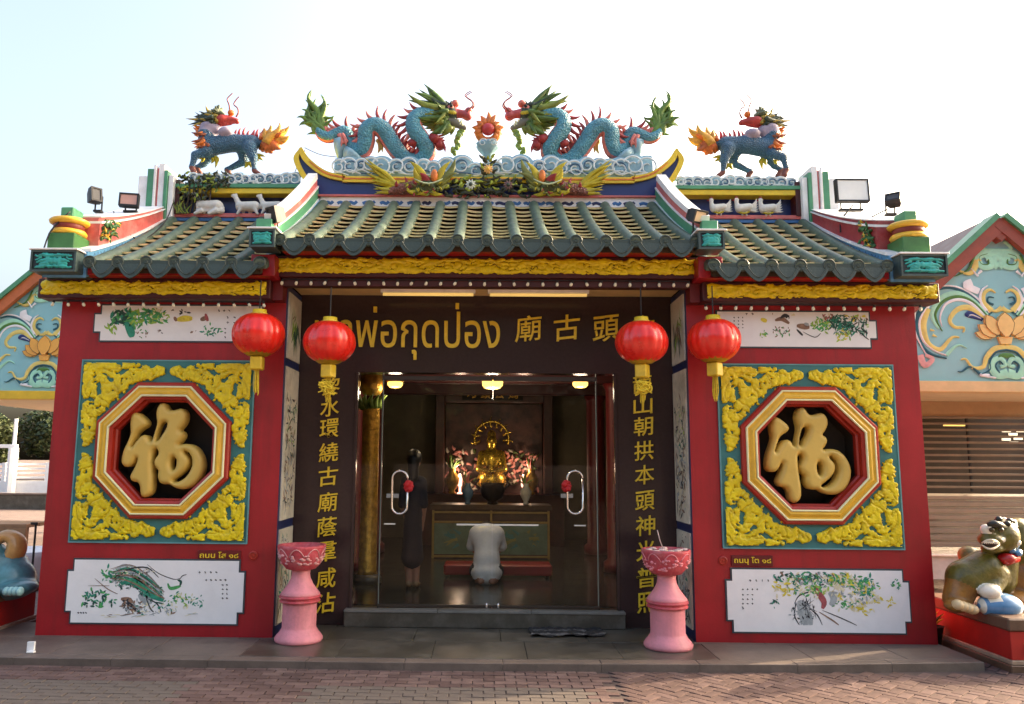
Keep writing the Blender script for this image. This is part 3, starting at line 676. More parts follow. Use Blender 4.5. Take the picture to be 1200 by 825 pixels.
# small red name plates with raised gilt lettering and round medallions
def plate(x0, x1, z0, z1, cx, cz, txt):
    o = MB().bbox(x0, x1, -.014, -.001, z0, z1, .003).build('name_plate', darkred, temple)
    me = text_mesh(txt, 1, .004, .01); fit_mesh(me, x0 + .02, x1 - .02, z0 + .012, z1 - .012, -.0142); obj('lettering', me, letter, o)
    mb = MB(); mb.loft([[(cx + r * math.cos(a), y, cz + r * math.sin(a)) for a in [k * math.pi / 10 for k in range(20)]] for r, y in ((.04, -.001), (.04, -.012), (.03, -.016), (.026, -.010), (.008, -.010), (.006, -.016))])
    mb.build('medallion', redtrim, temple)
a_ = at(232, 655, 0); b_ = at(283, 645, 0); c_ = at(297, 651, 0); plate(a_.x, b_.x, a_.z, b_.z, c_.x, c_.z, 'ถนน โส ๑๘')
a_ = at(857, 663, 0); b_ = at(905, 651, 0); c_ = at(847, 657, 0); plate(a_.x, b_.x, a_.z, b_.z, c_.x, c_.z, 'ถนนุ โต ๑๘')

# returns of the recess: white painted panels between navy bands
for sgn in (-1, 1):
    xf = sgn * (XI - .004)
    for k, (z0, z1) in enumerate(((2.615, 3.24), (1.125, 2.535), (.21, 1.045))):
        x0_, x1_ = sorted((xf, xf - sgn * .012))
        o = MB().box(x0_, x1_, .055, .54, z0, z1).build('side_picture', M('aged white panel', (196, 190, 172), .45, .14, 5, dirt=(120, 112, 92), dirtamt=.55, dirtscale=3), temple)
        mb = MB(); n0 = 0
        def lf(y, z, L, a, wr, mi):
            global n0
            n0 += 1; X_ = xf - sgn * (.0125 + (n0 % 20) * .0001); pts = []
            for t, v in ((0, 0), (.3, .8), (.6, .8), (1, 0), (.6, -.8), (.3, -.8)): pts.append((X_, y + t * L * math.cos(a) - v * L * wr / 2 * math.sin(a), z + t * L * math.sin(a) + v * L * wr / 2 * math.cos(a)))
            mb.add(pts, [tuple(range(6))], mi)
        def put(cy, cz, ry, rz, n, L, mis, wr=.25, down=False):
            for _ in range(n):
                y = cy + random.uniform(-1, 1) * ry; z = cz + random.uniform(-1, 1) * rz; a = random.gauss(-1.57, .5) if down else random.uniform(0, 6.28)
                LL = L * random.uniform(.5, 1.2)
                if not (.08 < y + LL * math.cos(a) < .52 and z0 + .02 < z + LL * math.sin(a) < z1 - .02 and .08 < y < .52): continue
                lf(y, z, LL, a, wr, random.choice(mis))
        if k == 0: put(.33, 2.95, .12, .12, 26, .22, (4, 9, 7), .16, True); put(.2, 3.1, .02, .2, 6, .3, (7, 4), .05, True)
        if k == 1: put(.3, 1.9, .2, .35, 110, .10, (6, 4, 9, 0, 8)); put(.3, 1.45, .2, .25, 120, .11, (6, 4, 0, 8)); put(.3, 2.0, .18, .2, 50, .06, (2, 9, 7))
        if k == 2: put(.3, .7, .2, .25, 60, .10, (6, 4, 2)); put(.3, .4, .2, .15, 60, .12, (6, 4, 0, 9)); put(.25, .98, .1, .05, 12, .03, (0,))
        mb.build('painting', PAINT, o)['kind'] = 'stuff'
    x0_, x1_ = sorted((sgn * XI, sgn * (XI - .004)))
    MB().box(x0_, x1_, .003, .566, .121, 3.3).build('navy_border', navy, temple)

# brown polished wall of the recess with the door opening
DX0, DX1, DZ0, DZ1 = -1.287, 1.300, .27, 2.54
MB().box(-XI, DX0, RD, .74, .12, 3.36).build('porch_wall', brown, temple); MB().box(DX1, XI, RD, .74, .12, 3.36).build('porch_wall', brown, temple)
MB().box(DX0, DX1, RD, .74, DZ1, 3.36).build('porch_wall', brown, temple)
MB().bbox(DX0, DX0 + .03, RD - .012, RD + .05, DZ0, DZ1, .004).build('door_jamb', brown, temple); MB().bbox(DX1 - .03, DX1, RD - .012, RD + .05, DZ0, DZ1, .004).build('door_jamb', brown, temple)
ceil = MB().box(-XI, XI, -.05, RD, 3.32, 3.37).build('porch_ceiling', M('cream ceiling board', (206, 176, 120), .5, .08), temple)
MB().bbox(DX0 - .03, DX1 + .03, .47, .80, .121, .262, .006).build('door_step', stone2, temple)
for i in range(3): MB().bbox(DX0 - .03 + i * .885, DX0 - .03 + (i + 1) * .885 - .006, .462, .58, .255, .279, .004).build('step_nosing', M('step nosing stone', (104, 104, 100), .35, .2, 6), temple)
# lettering over the door and the vertical couplets
me = text_mesh('เจาพอกุดปอง', 1, .012, .004); a_ = at(368, 421, RD); b_ = at(586, 366, RD); fit_mesh(me, a_.x, b_.x, a_.z, b_.z, RD - .001)
sign = obj('thai_lettering', me, letter, temple)
for px_, py_ in ((440, 363), (536, 359)): c = at(px_, py_, RD); MB().bbox(c.x - .018, c.x + .018, RD - .025, RD - .001, c.z - .03, c.z + .03, .003).build('tone_mark', letter, sign)
def hanzi(ch, px, py, size, name='chinese_character', brush=.0):
    c = at(px, py, RD); h = size / 2
    me = text_mesh(ch, 1, .010, 0. if ch == '本' else .006); fit_mesh(me, c.x - h, c.x + h, c.z - h, c.z + h, RD - .001, shear=.03 * size)
    return obj(name, me, letter, temple)
for ch, px, py in zip('廟古頭本', (619, 664, 710, 752), (385, 384, 385, 385)): hanzi(ch, px, py, .26)
ys = (453, 477, 502, 530, 558, 588, 617, 646, 677, 706)
for i, (ch, py) in enumerate(zip('黎水環繞古廟蔭羣咸沾', ys)): hanzi(ch, 387.5 - i * .65, py, .185)
for i, (ch, py) in enumerate(zip('龍山朝拱本頭神光普照', ys)): hanzi(ch, 752.5 + i * .6, py - 3 + i * .3, .185)
# two ceiling tubes
for x0, x1, y_, z_ in ((-1.02, -.10, .30, 3.285), (.02, 1.0, .30, 3.285)):
    t_ = MB().box(x0, x1, y_ - .03, y_ + .03, z_ + .005, 3.3195).build('tube_batten', pwhite, temple)
    MB().tube([(x0 + .02, y_, z_ - .012), (x1 - .02, y_, z_ - .012)], .014, 10).build('fluorescent_tube', M('warm tube', (255, 205, 120), .3, 0, emit=.12), t_, True)

# ------------------------------------------------------------------ glass doors
gl = bpy.data.materials.new('door glass'); gl.use_nodes = True; t = gl.node_tree; t.nodes.remove(t.nodes['Principled BSDF'])
tr = t.nodes.new('ShaderNodeBsdfTransparent'); tr.inputs[0].default_value = (.95, .96, .94, 1); gs = t.nodes.new('ShaderNodeBsdfGlossy'); gs.inputs['Roughness'].default_value = .01
fr = t.nodes.new('ShaderNodeFresnel'); fr.inputs[0].default_value = 1.22; ms = t.nodes.new('ShaderNodeMixShader')
t.links.new(fr.outputs[0], ms.inputs[0]); t.links.new(tr.outputs[0], ms.inputs[1]); t.links.new(gs.outputs[0], ms.inputs[2]); t.links.new(ms.outputs[0], t.nodes['Material Output'].inputs[0])
gx = [at(p_, 577, .62).x for p_ in (418, 446, 577, 700, 722)]
gx[0] = DX0 + .031; gx[-1] = DX1 - .031
for i in range(4):
    door = i in (1, 2)
    yy = .60 if door else .64
    d = MB().box(gx[i] + .004, gx[i + 1] - .004, yy, yy + .012, DZ0 + .014, DZ1 - (.03 if door else .012)).build('glass_door' if door else 'side_light', gl, temple)
    if door:
        fr_m = M('dark bronze rail', (48, 40, 34), .35, .1)
        MB().bbox(gx[i] + .005, gx[i + 1] - .005, yy - .012, yy + .024, DZ1 - .075, DZ1 - .031, .003).build('top_rail', fr_m, d)
        MB().bbox(gx[i] + .005, gx[i + 1] - .005, yy - .012, yy + .024, DZ0 + .013, DZ0 + .04, .003).build('bottom_rail', fr_m, d)
        c = at(468.5 if i == 1 else 674, 577, yy - .05); hw, hh = .075, .205
        P = []
        for k in range(32):
            a = 2 * math.pi * k / 32; P.append((c.x + hw * math.cos(a), c.y, c.z + (hh - hw) * (1 if math.sin(a) >= 0 else -1) + hw * math.sin(a)))
        P.append(P[0]); hmb = MB().tube(P, .011, 8)
        for sz in (-.1, .1): hmb.tube([(c.x + (hw if i == 1 else -hw) * -1, c.y, c.z + sz), (c.x + (hw if i == 1 else -hw) * -1, yy, c.z + sz)], .008, 6)
        hd = hmb.build('handle', chrome, d, True)
        ge = M('glass edge', (120, 132, 126), .2, .05)
        for xe in ((gx[i] + .004,) if i == 1 else (gx[i + 1] - .009,)): MB().box(xe, xe + .005, yy - .002, yy + .014, DZ0 + .042, DZ1 - .077).build('glass_edge', ge, d)
        zs_ = at(580, 615, yy).z
        xa_, xb_ = (at(535, 615, yy).x, gx[2] - .02) if i == 1 else (gx[2] + .02, at(631, 615, yy).x)
        MB().box(xa_, xb_, yy - .003, yy - .001, zs_ - .008, zs_ + .008).build('safety_strip', M('white strip', (214, 210, 200), .5), d)
        xa_ = at(450 if i == 1 else 673, 615, yy).x; MB().box(xa_, xa_ + .11, yy - .003, yy - .001, zs_ - .006, zs_ + .006).build('safety_strip', M('white strip', (214, 210, 200)), d)
        rb = MB(); s_ = 1 if i == 1 else -1
        bx = c.x + s_ * .085
        for k in range(7):
            a = k * .9; rb.ell((bx + .02 * math.cos(a), c.y - .01 + .012 * math.sin(a * 2), c.z + .06 + .035 * math.sin(a)), (.032, .014, .026), 8)
        rb.build('red_ribbon', M('red ribbon', (170, 16, 22), .5, .2), d, True)
        MB().bbox(bx - .22 if i == 1 else bx - .05, bx - .10 if i == 1 else bx + .07, yy - .004, yy - .001, c.z - .055, c.z - .015, .001).build('push_label', M('frosted label', (150, 150, 146), .5), d)
    MB().ell(((gx[i + 1] - .05) if i == 1 else gx[i] + .06, yy - .02, DZ0 + .035), (.012, .012, .03), 8).build('floor_latch', chrome, d, True) if door else None
MB().box(gx[1] - .006, gx[1] + .003, .60, .65, DZ0, DZ1).build('mullion', M('dark bronze rail', (48, 40, 34)), temple); MB().box(gx[3] - .003, gx[3] + .006, .60, .65, DZ0, DZ1).build('mullion', M('dark bronze rail', (48, 40, 34)), temple)

# ------------------------------------------------------------------ roofs
YE, YR = -.42, 1.32
def roof_pt(t, z0, z1): return YE + (YR - YE) * t, z0 + (z1 - z0) * (.80 * t + .20 * t * t)
def roof_ang(t, z0, z1): return math.atan2((z1 - z0) * (.80 + .40 * t), YR - YE)
def rnd_arc(r, n=7, a0=0, a1=math.pi): return [(r * math.cos(a0 + (a1 - a0) * i / n), r * math.sin(a0 + (a1 - a0) * i / n)) for i in range(n + 1)]
def make_roof(x0, x1, ncap, z0, z1, nrow, label, capstart=True):
    mb = MB(); N = 10
    ring = [(roof_pt(i / N, z0, z1)) for i in range(N + 1)]
    mb.loft([[(x0, y, z), (x1, y, z), (x1, y, z - .05), (x0, y, z - .05)] for y, z in ring])
    roof = mb.build('roof', bedding, temple, label=label)
    sp = (x1 - x0) / (ncap - 1)
    # pan tiles
    L = math.hypot(YR - YE, z1 - z0) / nrow
    wv = sp * .88; pm = MB(); n = 5
    for side in (0, 1): pass
    top = []; bot = []
    for yy, zz in ((-.06, 0), (L * 1.0, 0)):
        for i in range(n + 1):
            u = -1 + 2 * i / n; top.append((u * wv / 2, yy, .014 + .014 * u * u)); bot.append((u * wv / 2, yy, -.001 + .014 * u * u))
    k = n + 1; vs = top + bot; F = []
    for i in range(n): F += [(i, i + 1, k + i + 1, k + i), (2 * k + i, 3 * k + i, 3 * k + i + 1, 2 * k + i + 1), (i, 2 * k + i, 2 * k + i + 1, i + 1)]
    F += [(0, k, 3 * k, 2 * k), (n, 2 * k + n, 3 * k + n, k + n)]
    pm.add(vs, F)
    pm.m = [1 if (len(set(f)) == 4 and min(f) < k and max(f) >= 2 * k and max(f) < 3 * k and (i_ % 3) == 2 and i_ < 3 * n) else 0 for i_, f in enumerate(pm.f)]
    pme = pm.mesh('pan_tile'); pme.materials.append(clay); pme.materials.append(clay_edge)
    for c in range(ncap - 1):
        for r in range(nrow):
            t = (r + .12) / nrow; y, z = roof_pt(t, z0, z1)
            o = bpy.data.objects.new('pan_tile', pme); COL.objects.link(o); o.parent = roof
            o.location = (x0 + sp * (c + .5) + random.uniform(-.004, .004), y, z + .024 + random.uniform(-.003, .004)); o.rotation_euler = (roof_ang(t, z0, z1) - .20, random.gauss(0, .03), random.gauss(0, .012))
    # cap rows, with the joints of the single tiles as small steps
    arc = [(.055, -.03)] + rnd_arc(.055, 8) + [(-.055, -.03)]
    rings = []
    nt_ = 7
    for r in range(nt_):
        for f_, g in ((0, 1.02), (.05, 1.0), (.98, .995)):
            t = (r + f_) / nt_ * .965; y, z = roof_pt(t, z0, z1); a = roof_ang(t, z0, z1)
            if r == 0 and f_ == 0: y -= .03; z -= .012
            rings.append([(px_ * g, y - (pz_ * g + .034) * math.sin(a), z + (pz_ * g + .034) * math.cos(a)) for px_, pz_ in arc])
    cm = MB().loft(rings, 0, cap=True, closed=False); n_ = len(arc); cm.f.append(list(range(n_))); cm.m.append(0)
    cme = cm.mesh('cap_row'); cme.materials.append(glaze); cme.polygons.foreach_set('use_smooth', [True] * (len(cme.polygons) - 1) + [False])
    # round end discs
    dm = MB(); y, z = roof_pt(0, z0, z1)
    dm.loft([[(r_ * math.cos(q), yy, .03 + r_ * math.sin(q)) for q in [i * 2 * math.pi / 16 for i in range(16)]] for r_, yy in ((.058, .0), (.058, -.022), (.05, -.028), (.044, -.022), (.02, -.022), (.015, -.027))])
    dme = dm.mesh('cap_end'); dme.materials.append(glaze2)
    for c in range(ncap):
        x = x0 + sp * c
        o = bpy.data.objects.new('cap_tile_row', cme); COL.objects.link(o); o.parent = roof; o.location = (x, random.uniform(-.006, .006), random.uniform(-.003, .004)); o.rotation_euler = (0, 0, random.gauss(0, .004))
        o = bpy.data.objects.new('cap_end_tile', dme); COL.objects.link(o); o.parent = roof; o.location = (x, y - .036, z + .010)
    # hanging drip tiles
    pts = []
    for i in range(15):
        u = -1 + 2 * i / 14; pts.append((u * sp * .49, -.135 * (1 - abs(u) ** 1.8) ** .9 - .004))
    dr = MB(); poly = [(-sp * .49, .03)] + pts + [(sp * .49, .03)]
    cur = [(x_, -.022 * (1 - (x_ / (sp * .49)) ** 2), z_) for x_, z_ in poly]
    n2 = len(cur); vs = [(a, b, c_) for a, b, c_ in cur] + [(a, b + .016, c_) for a, b, c_ in cur]
    dr.add(vs, [tuple(range(n2)), tuple(range(2 * n2 - 1, n2 - 1, -1))] + [(i, i + n2, (i + 1) % n2 + n2, (i + 1) % n2) for i in range(n2)])
    dr.ribbon([(p_[0] * .72, p_[1] * .72 - .004) for p_ in pts], .008, -.0235, .004)
    drm = dr.mesh('drip_tile'); drm.materials.append(glaze2)
    for c in range(ncap - 1):
        o = bpy.data.objects.new('drip_tile', drm); COL.objects.link(o); o.parent = roof; o.location = (x0 + sp * (c + .5), y - .055 + random.uniform(-.004, .004), z + .026); o.rotation_euler = (random.gauss(-.06, .02), random.gauss(0, .015), 0)
    return roof
ZC0, ZC1, ZW0, ZW1 = 3.555, 4.50, 3.345, 4.31
make_roof(-1.815, 1.835, 15, ZC0, ZC1, 11, 'raised middle roof with green cap rows and clay pans')
for sgn in (-1, 1):
    xa, xb = (sgn * 1.99, sgn * 3.49); make_roof(min(xa, xb), max(xa, xb), 7, ZW0, ZW1, 11, 'lower side roof with green cap rows and clay pans')
# rear slopes and the hall behind
for x0, x1, z1 in ((-1.9, 1.9, ZC1), (-3.9, -1.9, ZW1), (1.9, 3.9, ZW1)):
    MB().loft([[(x0, 1.6, z1), (x1, 1.6, z1), (x1, 1.6, z1 - .08), (x0, 1.6, z1 - .08)], [(x0, 3.4, z1 - .95), (x1, 3.4, z1 - .95), (x1, 3.4, z1 - 1.03), (x0, 3.4, z1 - 1.03)]]).build('rear_roof', glaze, temple)
    MB().box(x0, x1, 1.3, 1.65, 3.3, z1 - .02).build('ridge_wall', dark, temple)
MB().box(-XO, XO, 2.6, 8.0, 3.31, 3.45).build('hall_roof', glaze2, temple)

# red fascias, beams and carvings
def carving(x0, x1, z0, z1, y, seed, parent):
    xs, zs, X, Z = grid(x0, x1, z0 - .004, z1 + .004, .0068)
    h = (z1 - z0) / 2; zc = (z0 + z1) / 2
    D = h - np.abs(Z - zc) + (vnoise(X, Z, 26, seed) - .62) * .035
    D = np.minimum(D, np.minimum(X - x0, x1 - X) + (vnoise(X, Z, 40, seed + 3) - .4) * .08)
    rnd = random.Random(seed); cut = []
    x = x0 + .05
    while x < x1 - .05:
        r = rnd.uniform(.022, .042); z = zc + rnd.uniform(-.03, .03); a0 = rnd.uniform(0, 6.28); tw = rnd.choice((-1, 1)); P = []
        for i in range(9): q_ = a0 + tw * i * .6; rr = r * (1 - i / 11); P.append((x + 1.5 * rr * math.cos(q_), z + rr * math.sin(q_), .0028))
        cut.append(P); x += rnd.uniform(.05, .10)
        z2 = zc + rnd.uniform(-.05, .05); cut.append([(x, z2, .002), (x + .04, z2 + rnd.uniform(-.03, .03), .0045), (x + .09, z2 + rnd.uniform(-.03, .03), .002)])
    g = -stroke_sd(X, Z, cut)
    D2 = np.minimum(D, g + np.where(vnoise(X, Z, 14, seed + 5) > .5, 0, .02))
    H = .008 + .020 * np.clip(D / .025, 0, 1) ** .5 + .010 * (vnoise(X, Z, 30, seed + 8) - .4) - .010 * np.exp(-(np.clip(g, 0, 1) / .006) ** 2)
    return relief(xs, zs, D2, np.clip(H, .004, .1), y, .003).build('carving', yellow, parent, True)
cb = MB().bbox(-1.945, 1.935, -.20, -.04, 3.325, 3.522, .006).build('carved_beam', maroon, temple); carving(-1.90, 1.89, 3.358, 3.500, -.2005, 21, cb)
MB().box(-1.86, 1.86, -.16, -.051, 3.25, 3.324).build('beam_soffit', maroon, temple)
MB().box(-1.83, 1.85, -.36, -.201, 3.524, 3.60).build('eave_fascia', red, temple)
for sgn in (-1, 1):
    xa, xb = sorted((sgn * 1.955, sgn * 4.075))
    b_ = MB().bbox(xa, xb, -.22, -.02, 3.115, 3.292, .006).build('carved_beam', maroon, temple); carving(xa + .035, xb - .035, 3.142, 3.270, -.2205, 31 + sgn, b_)
    xa, xb = sorted((sgn * 1.99, sgn * 3.60)); MB().box(xa, xb, -.36, -.225, 3.296, 3.40).build('eave_fascia', red, temple)
    xa, xb = sorted((sgn * 1.885, sgn * 2.10)); MB().bbox(xa, xb, -.36, .02, 3.27 if 0 else 3.294, 3.49, .005).build('beam_end', red, temple)
    xa, xb = sorted((sgn * 1.862, sgn * 1.952)); MB().box(xa, xb, -.14, .0, 3.12, 3.293).build('beam_bracket', darkred, temple)

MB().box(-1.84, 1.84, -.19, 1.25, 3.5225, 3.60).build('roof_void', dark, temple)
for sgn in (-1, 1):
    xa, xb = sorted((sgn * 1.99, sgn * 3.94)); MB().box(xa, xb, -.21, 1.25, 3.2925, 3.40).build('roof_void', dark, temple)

# striped verges of the middle roof and their end blocks
def band(x0, x1, n0, n1, z0, z1, t0=0., t1=1., grow=0., vert=False):
    rings = []
    for i in range(9):
        t = t0 + (t1 - t0) * i / 8; y, z = roof_pt(t, z0, z1); a = 0. if vert else roof_ang(t, z0, z1); g = 1 + grow * t
        rings.append([(x0, y - n0 * g * math.sin(a), z + n0 * g * math.cos(a)), (x1, y - n0 * g * math.sin(a), z + n0 * g * math.cos(a)), (x1, y - n1 * g * math.sin(a), z + n1 * g * math.cos(a)), (x0, y - n1 * g * math.sin(a), z + n1 * g * math.cos(a))])
    return MB().loft(rings)
def scroll_relief(x0, x1, z0, z1, y, seed):
    rnd = random.Random(seed); xs, zs, X, Z = grid(x0, x1, z0, z1, .006); st = []
    cx, cz = (x0 + x1) / 2, (z0 + z1) / 2; w_, h_ = (x1 - x0) / 2, (z1 - z0) / 2
    Xm = cx - np.abs(X - cx)
    st = [[(cx - .1 * w_, cz, .03), (cx - .5 * w_, cz + .1 * h_, .018), (cx - .8 * w_, cz - .1 * h_, .008)], [(cx, cz + .65 * h_, .014), (cx - .45 * w_, cz + .7 * h_, .016), (cx - .9 * w_, cz + .6 * h_, .007)], [(cx, cz - .65 * h_, .012), (cx - .5 * w_, cz - .62 * h_, .017), (cx - .92 * w_, cz - .75 * h_, .008)], [(cx - .65 * w_, cz + .4 * h_, .008), (cx - .9 * w_, cz + .15 * h_, .006)], [(cx - .3 * w_, cz - .25 * h_, .02), (cx - .65 * w_, cz - .35 * h_, .01)], [(cx - .3 * w_, cz + .35 * h_, .015)]]
    D = stroke_sd(Xm + (vnoise(X, Z, 40, seed) - .5) * .02, Z + (vnoise(X, Z, 40, seed + 1) - .5) * .02, st)
    return relief(xs, zs, D, .004 + .012 * np.clip(D / .012, 0, 1) + .004 * vnoise(X, Z, 60, seed), y, .002)
def end_block(x0, x1, y0, y1, z0, z1, parent_name, seed):
    b_ = MB().bbox(x0, x1, y0 + .012, y1, z0, z1, .006).build(parent_name, M('block grey green', (58, 74, 72), .45, .2), temple)
    e = .016
    MB().box(x0 + e, x1 - e, y0 + .006, y0 + .0118, z0 + e, z1 - e).build('recess', blackgreen, b_)
    for q in ((x0, x1, z0 - .002, z0 + e), (x0, x1, z1 - e, z1 + .002), (x0 - .001, x0 + e, z0 + e, z1 - e), (x1 - e, x1 + .001, z0 + e, z1 - e)): MB().box(q[0], q[1], y0 - .006, y0 + .0119, q[2], q[3]).build('block_frame', M('block grey green', (58, 74, 72)), b_)
    scroll_relief(x0 + .025, x1 - .025, z0 + .02, z1 - .02, y0 + .0058, seed).build('relief', tealrel, b_, True)
    return b_
for sgn in (-1, 1):
    fx = (lambda mb: mb) if sgn > 0 else flipx
    g = .35
    v0 = fx(band(1.865, 1.98, -.04, .05, ZC0, ZC1, .03, 1.03, g)).build('roof_verge', pblue, temple)
    for k, (xi, n0, n1, mt) in enumerate(((1.875, .05, .064, pwhite), (1.885, .064, .145, pgreen), (1.878, .145, .158, pwhite), (1.892, .158, .215, ppink), (1.882, .215, .262, pwhite))):
        fx(band(xi, 1.975 + .002 * k, n0, n1, ZC0, ZC1, .06, 1.03, g)).build('verge_band', mt, v0)
    x0_, x1_ = sorted((sgn * 1.85, sgn * 2.075))
    end_block(x0_, x1_, -.52, -.30, 3.515, 3.675, 'verge_block', 50)
    MB().bbox(x0_ - .02, x1_ + .02, -.54, -.27, 3.677, 3.692, .003).build('verge_block_cap', pwhite, temple)
    x0_, x1_ = sorted((sgn * 1.90, sgn * 2.04))
    MB().bbox(x0_, x1_, -.46, -.30, 3.693, 3.79, .004).build('verge_block_top', pgreen, temple)

# outer gable parapets
for sgn in (-1, 1):
    fx = (lambda mb: mb) if sgn > 0 else flipx
    GX0, GX1 = 3.56, 3.95
    v0 = fx(band(GX0, GX1, -.1, .14, ZW0, ZW1, .02, 1.0, -.6, True)).build('gable_parapet', pblue, temple)
    prm = M('faded red parapet', (178, 82, 76), .5, .25, 7, dirt=(214, 180, 170), dirtamt=.5, dirtscale=3) if sgn < 0 else M('deep red parapet', (140, 44, 50), .5, .2, 7, dirt=(190, 150, 140), dirtamt=.3, dirtscale=3)
    for e0, e1, n0, n1, t0, t1, mt in ((-.02, 0, .14, .17, .03, 1.0, pwhite), (.015, -.015, .17, .40, .14, .99, prm), (-.005, .01, .40, .425, .14, .99, pwhite), (.03, -.03, .425, .465, .14, .98, ppink if sgn < 0 else prm), (.01, 0, .465, .48, .14, .98, pwhite)):
        fx(band(GX0 + e0, GX1 + e1, n0, n1, ZW0, ZW1, t0, t1, -.58, True)).build('parapet_band', mt, v0)
    # painted scribble scrolls on the blue band
    mb = MB(); rnd = random.Random(5 + sgn)
    for i in range(12):
        t = .08 + i * .07; P = []
        for k in range(7):
            tt = t + .011 * k; y, z = roof_pt(tt, ZW0, ZW1); P.append((y, z + (.075 + .04 * math.sin(k * 1.9 + i)) * (1 - .6 * tt)))
        wid = [.008] * 7; xx = sgn * (GX0 - .0015)
        for a, b in zip(P[:-1], P[1:]): mb.add([(xx, a[0], a[1] - .005), (xx, b[0], b[1] - .005), (xx, b[0], b[1] + .005), (xx, a[0], a[1] + .005)], [(0, 1, 2, 3)])
    mb.build('band_scroll', navy, v0)['kind'] = 'stuff'
    # front block with jade relief, gold mouth and foliage
    x0_, x1_ = sorted((sgn * 3.585, sgn * 3.985)); end_block(x0_, x1_, -.52, -.16, 3.285, 3.475, 'parapet_block', 60)
    MB().bbox(min(x0_, x1_) - .015, max(x0_, x1_) + .015, -.54, -.1, 3.477, 3.492, .003).build('parapet_block_cap', pwhite, temple)
    x0_, x1_ = sorted((sgn * 3.66, sgn * 3.90))
    MB().bbox(x0_, x1_, -.44, -.12, 3.493, 3.66, .006).build('parapet_foot', M('grass green paint', (56, 104, 54), .45, .2), temple)
    zc = 3.742
    mb = MB()
    for k, (rx, rz) in enumerate(((.14, .028), (.155, .022))):
        pass
    mb.lathe([(.115, -.085), (.148, -.075), (.158, -.055), (.14, -.03), (.10, -.028), (.10, .022), (.14, .018), (.165, .035), (.172, .055), (.155, .072), (.1, .076)], (sgn * 3.79, -.30, zc), 24)
    mb.v = [((x - sgn * 3.79) * 1.0 + sgn * 3.79, (y + .3) * .95 - .3, z) for x, y, z in mb.v]
    gm = mb.build('gold_lip', gold, temple, True)
    MB().lathe([(.11, -.04), (.132, -.03), (.128, .0), (.134, .024), (.11, .03)], (sgn * 3.79, -.30, zc), 24).build('red_mouth', M('mouth red', (110, 40, 30), .5), temple, True)
    x0_, x1_ = sorted((sgn * 3.74, sgn * 3.86)); MB().bbox(x0_, x1_, -.34, -.16, 3.80, 3.93, .01).build('green_knob', pgreen, temple)
    mb = MB(); rnd = random.Random(9 + sgn)
    for i in range(46):
        t = .16 + .16 * rnd.random(); y, z = roof_pt(t, ZW0, ZW1); n0 = .17 + .2 * rnd.random(); c = Vector((sgn * (GX0 + .012), y - .0, z + n0)); a = rnd.uniform(0, 6.28)
        mb.spike(c, c + Vector((-sgn * .035, .05 * math.cos(a), .05 * math.sin(a))), .013, .2, 0 if rnd.random() < .8 else 1)
    lr_ = mb.build('leaf_relief', [M('foliage green paint', (60, 104, 58), .5, .3), gold], v0, True); lr_['kind'] = 'stuff'
    # stepped ridge post in stripes
    pl = [(165, 208, 176, 'w'), (176, 200, 184, 'g'), (184, 196, 187, 'w'), (187, 199, 189.5, 'p'), (189.5, 194, 196, 'w'), (196, 202, 200, 'g'), (200, 207, 206, 'w')]
    for k, (a, top, b, cc) in enumerate(pl):
        A_, B_ = at(a, top, 1.25), at(b, top, 1.25); x0_, x1_ = A_.x, B_.x
        if sgn > 0: x0_, x1_ = -x1_, -x0_
        yo = .012 * (k % 3)
        MB().bbox(x0_, x1_ - .0005, 1.20 - yo, 1.55 + yo, 4.2, A_.z, .004).build('ridge_post', {'w': pwhite, 'g': pgreen, 'p': ppink}[cc], temple)

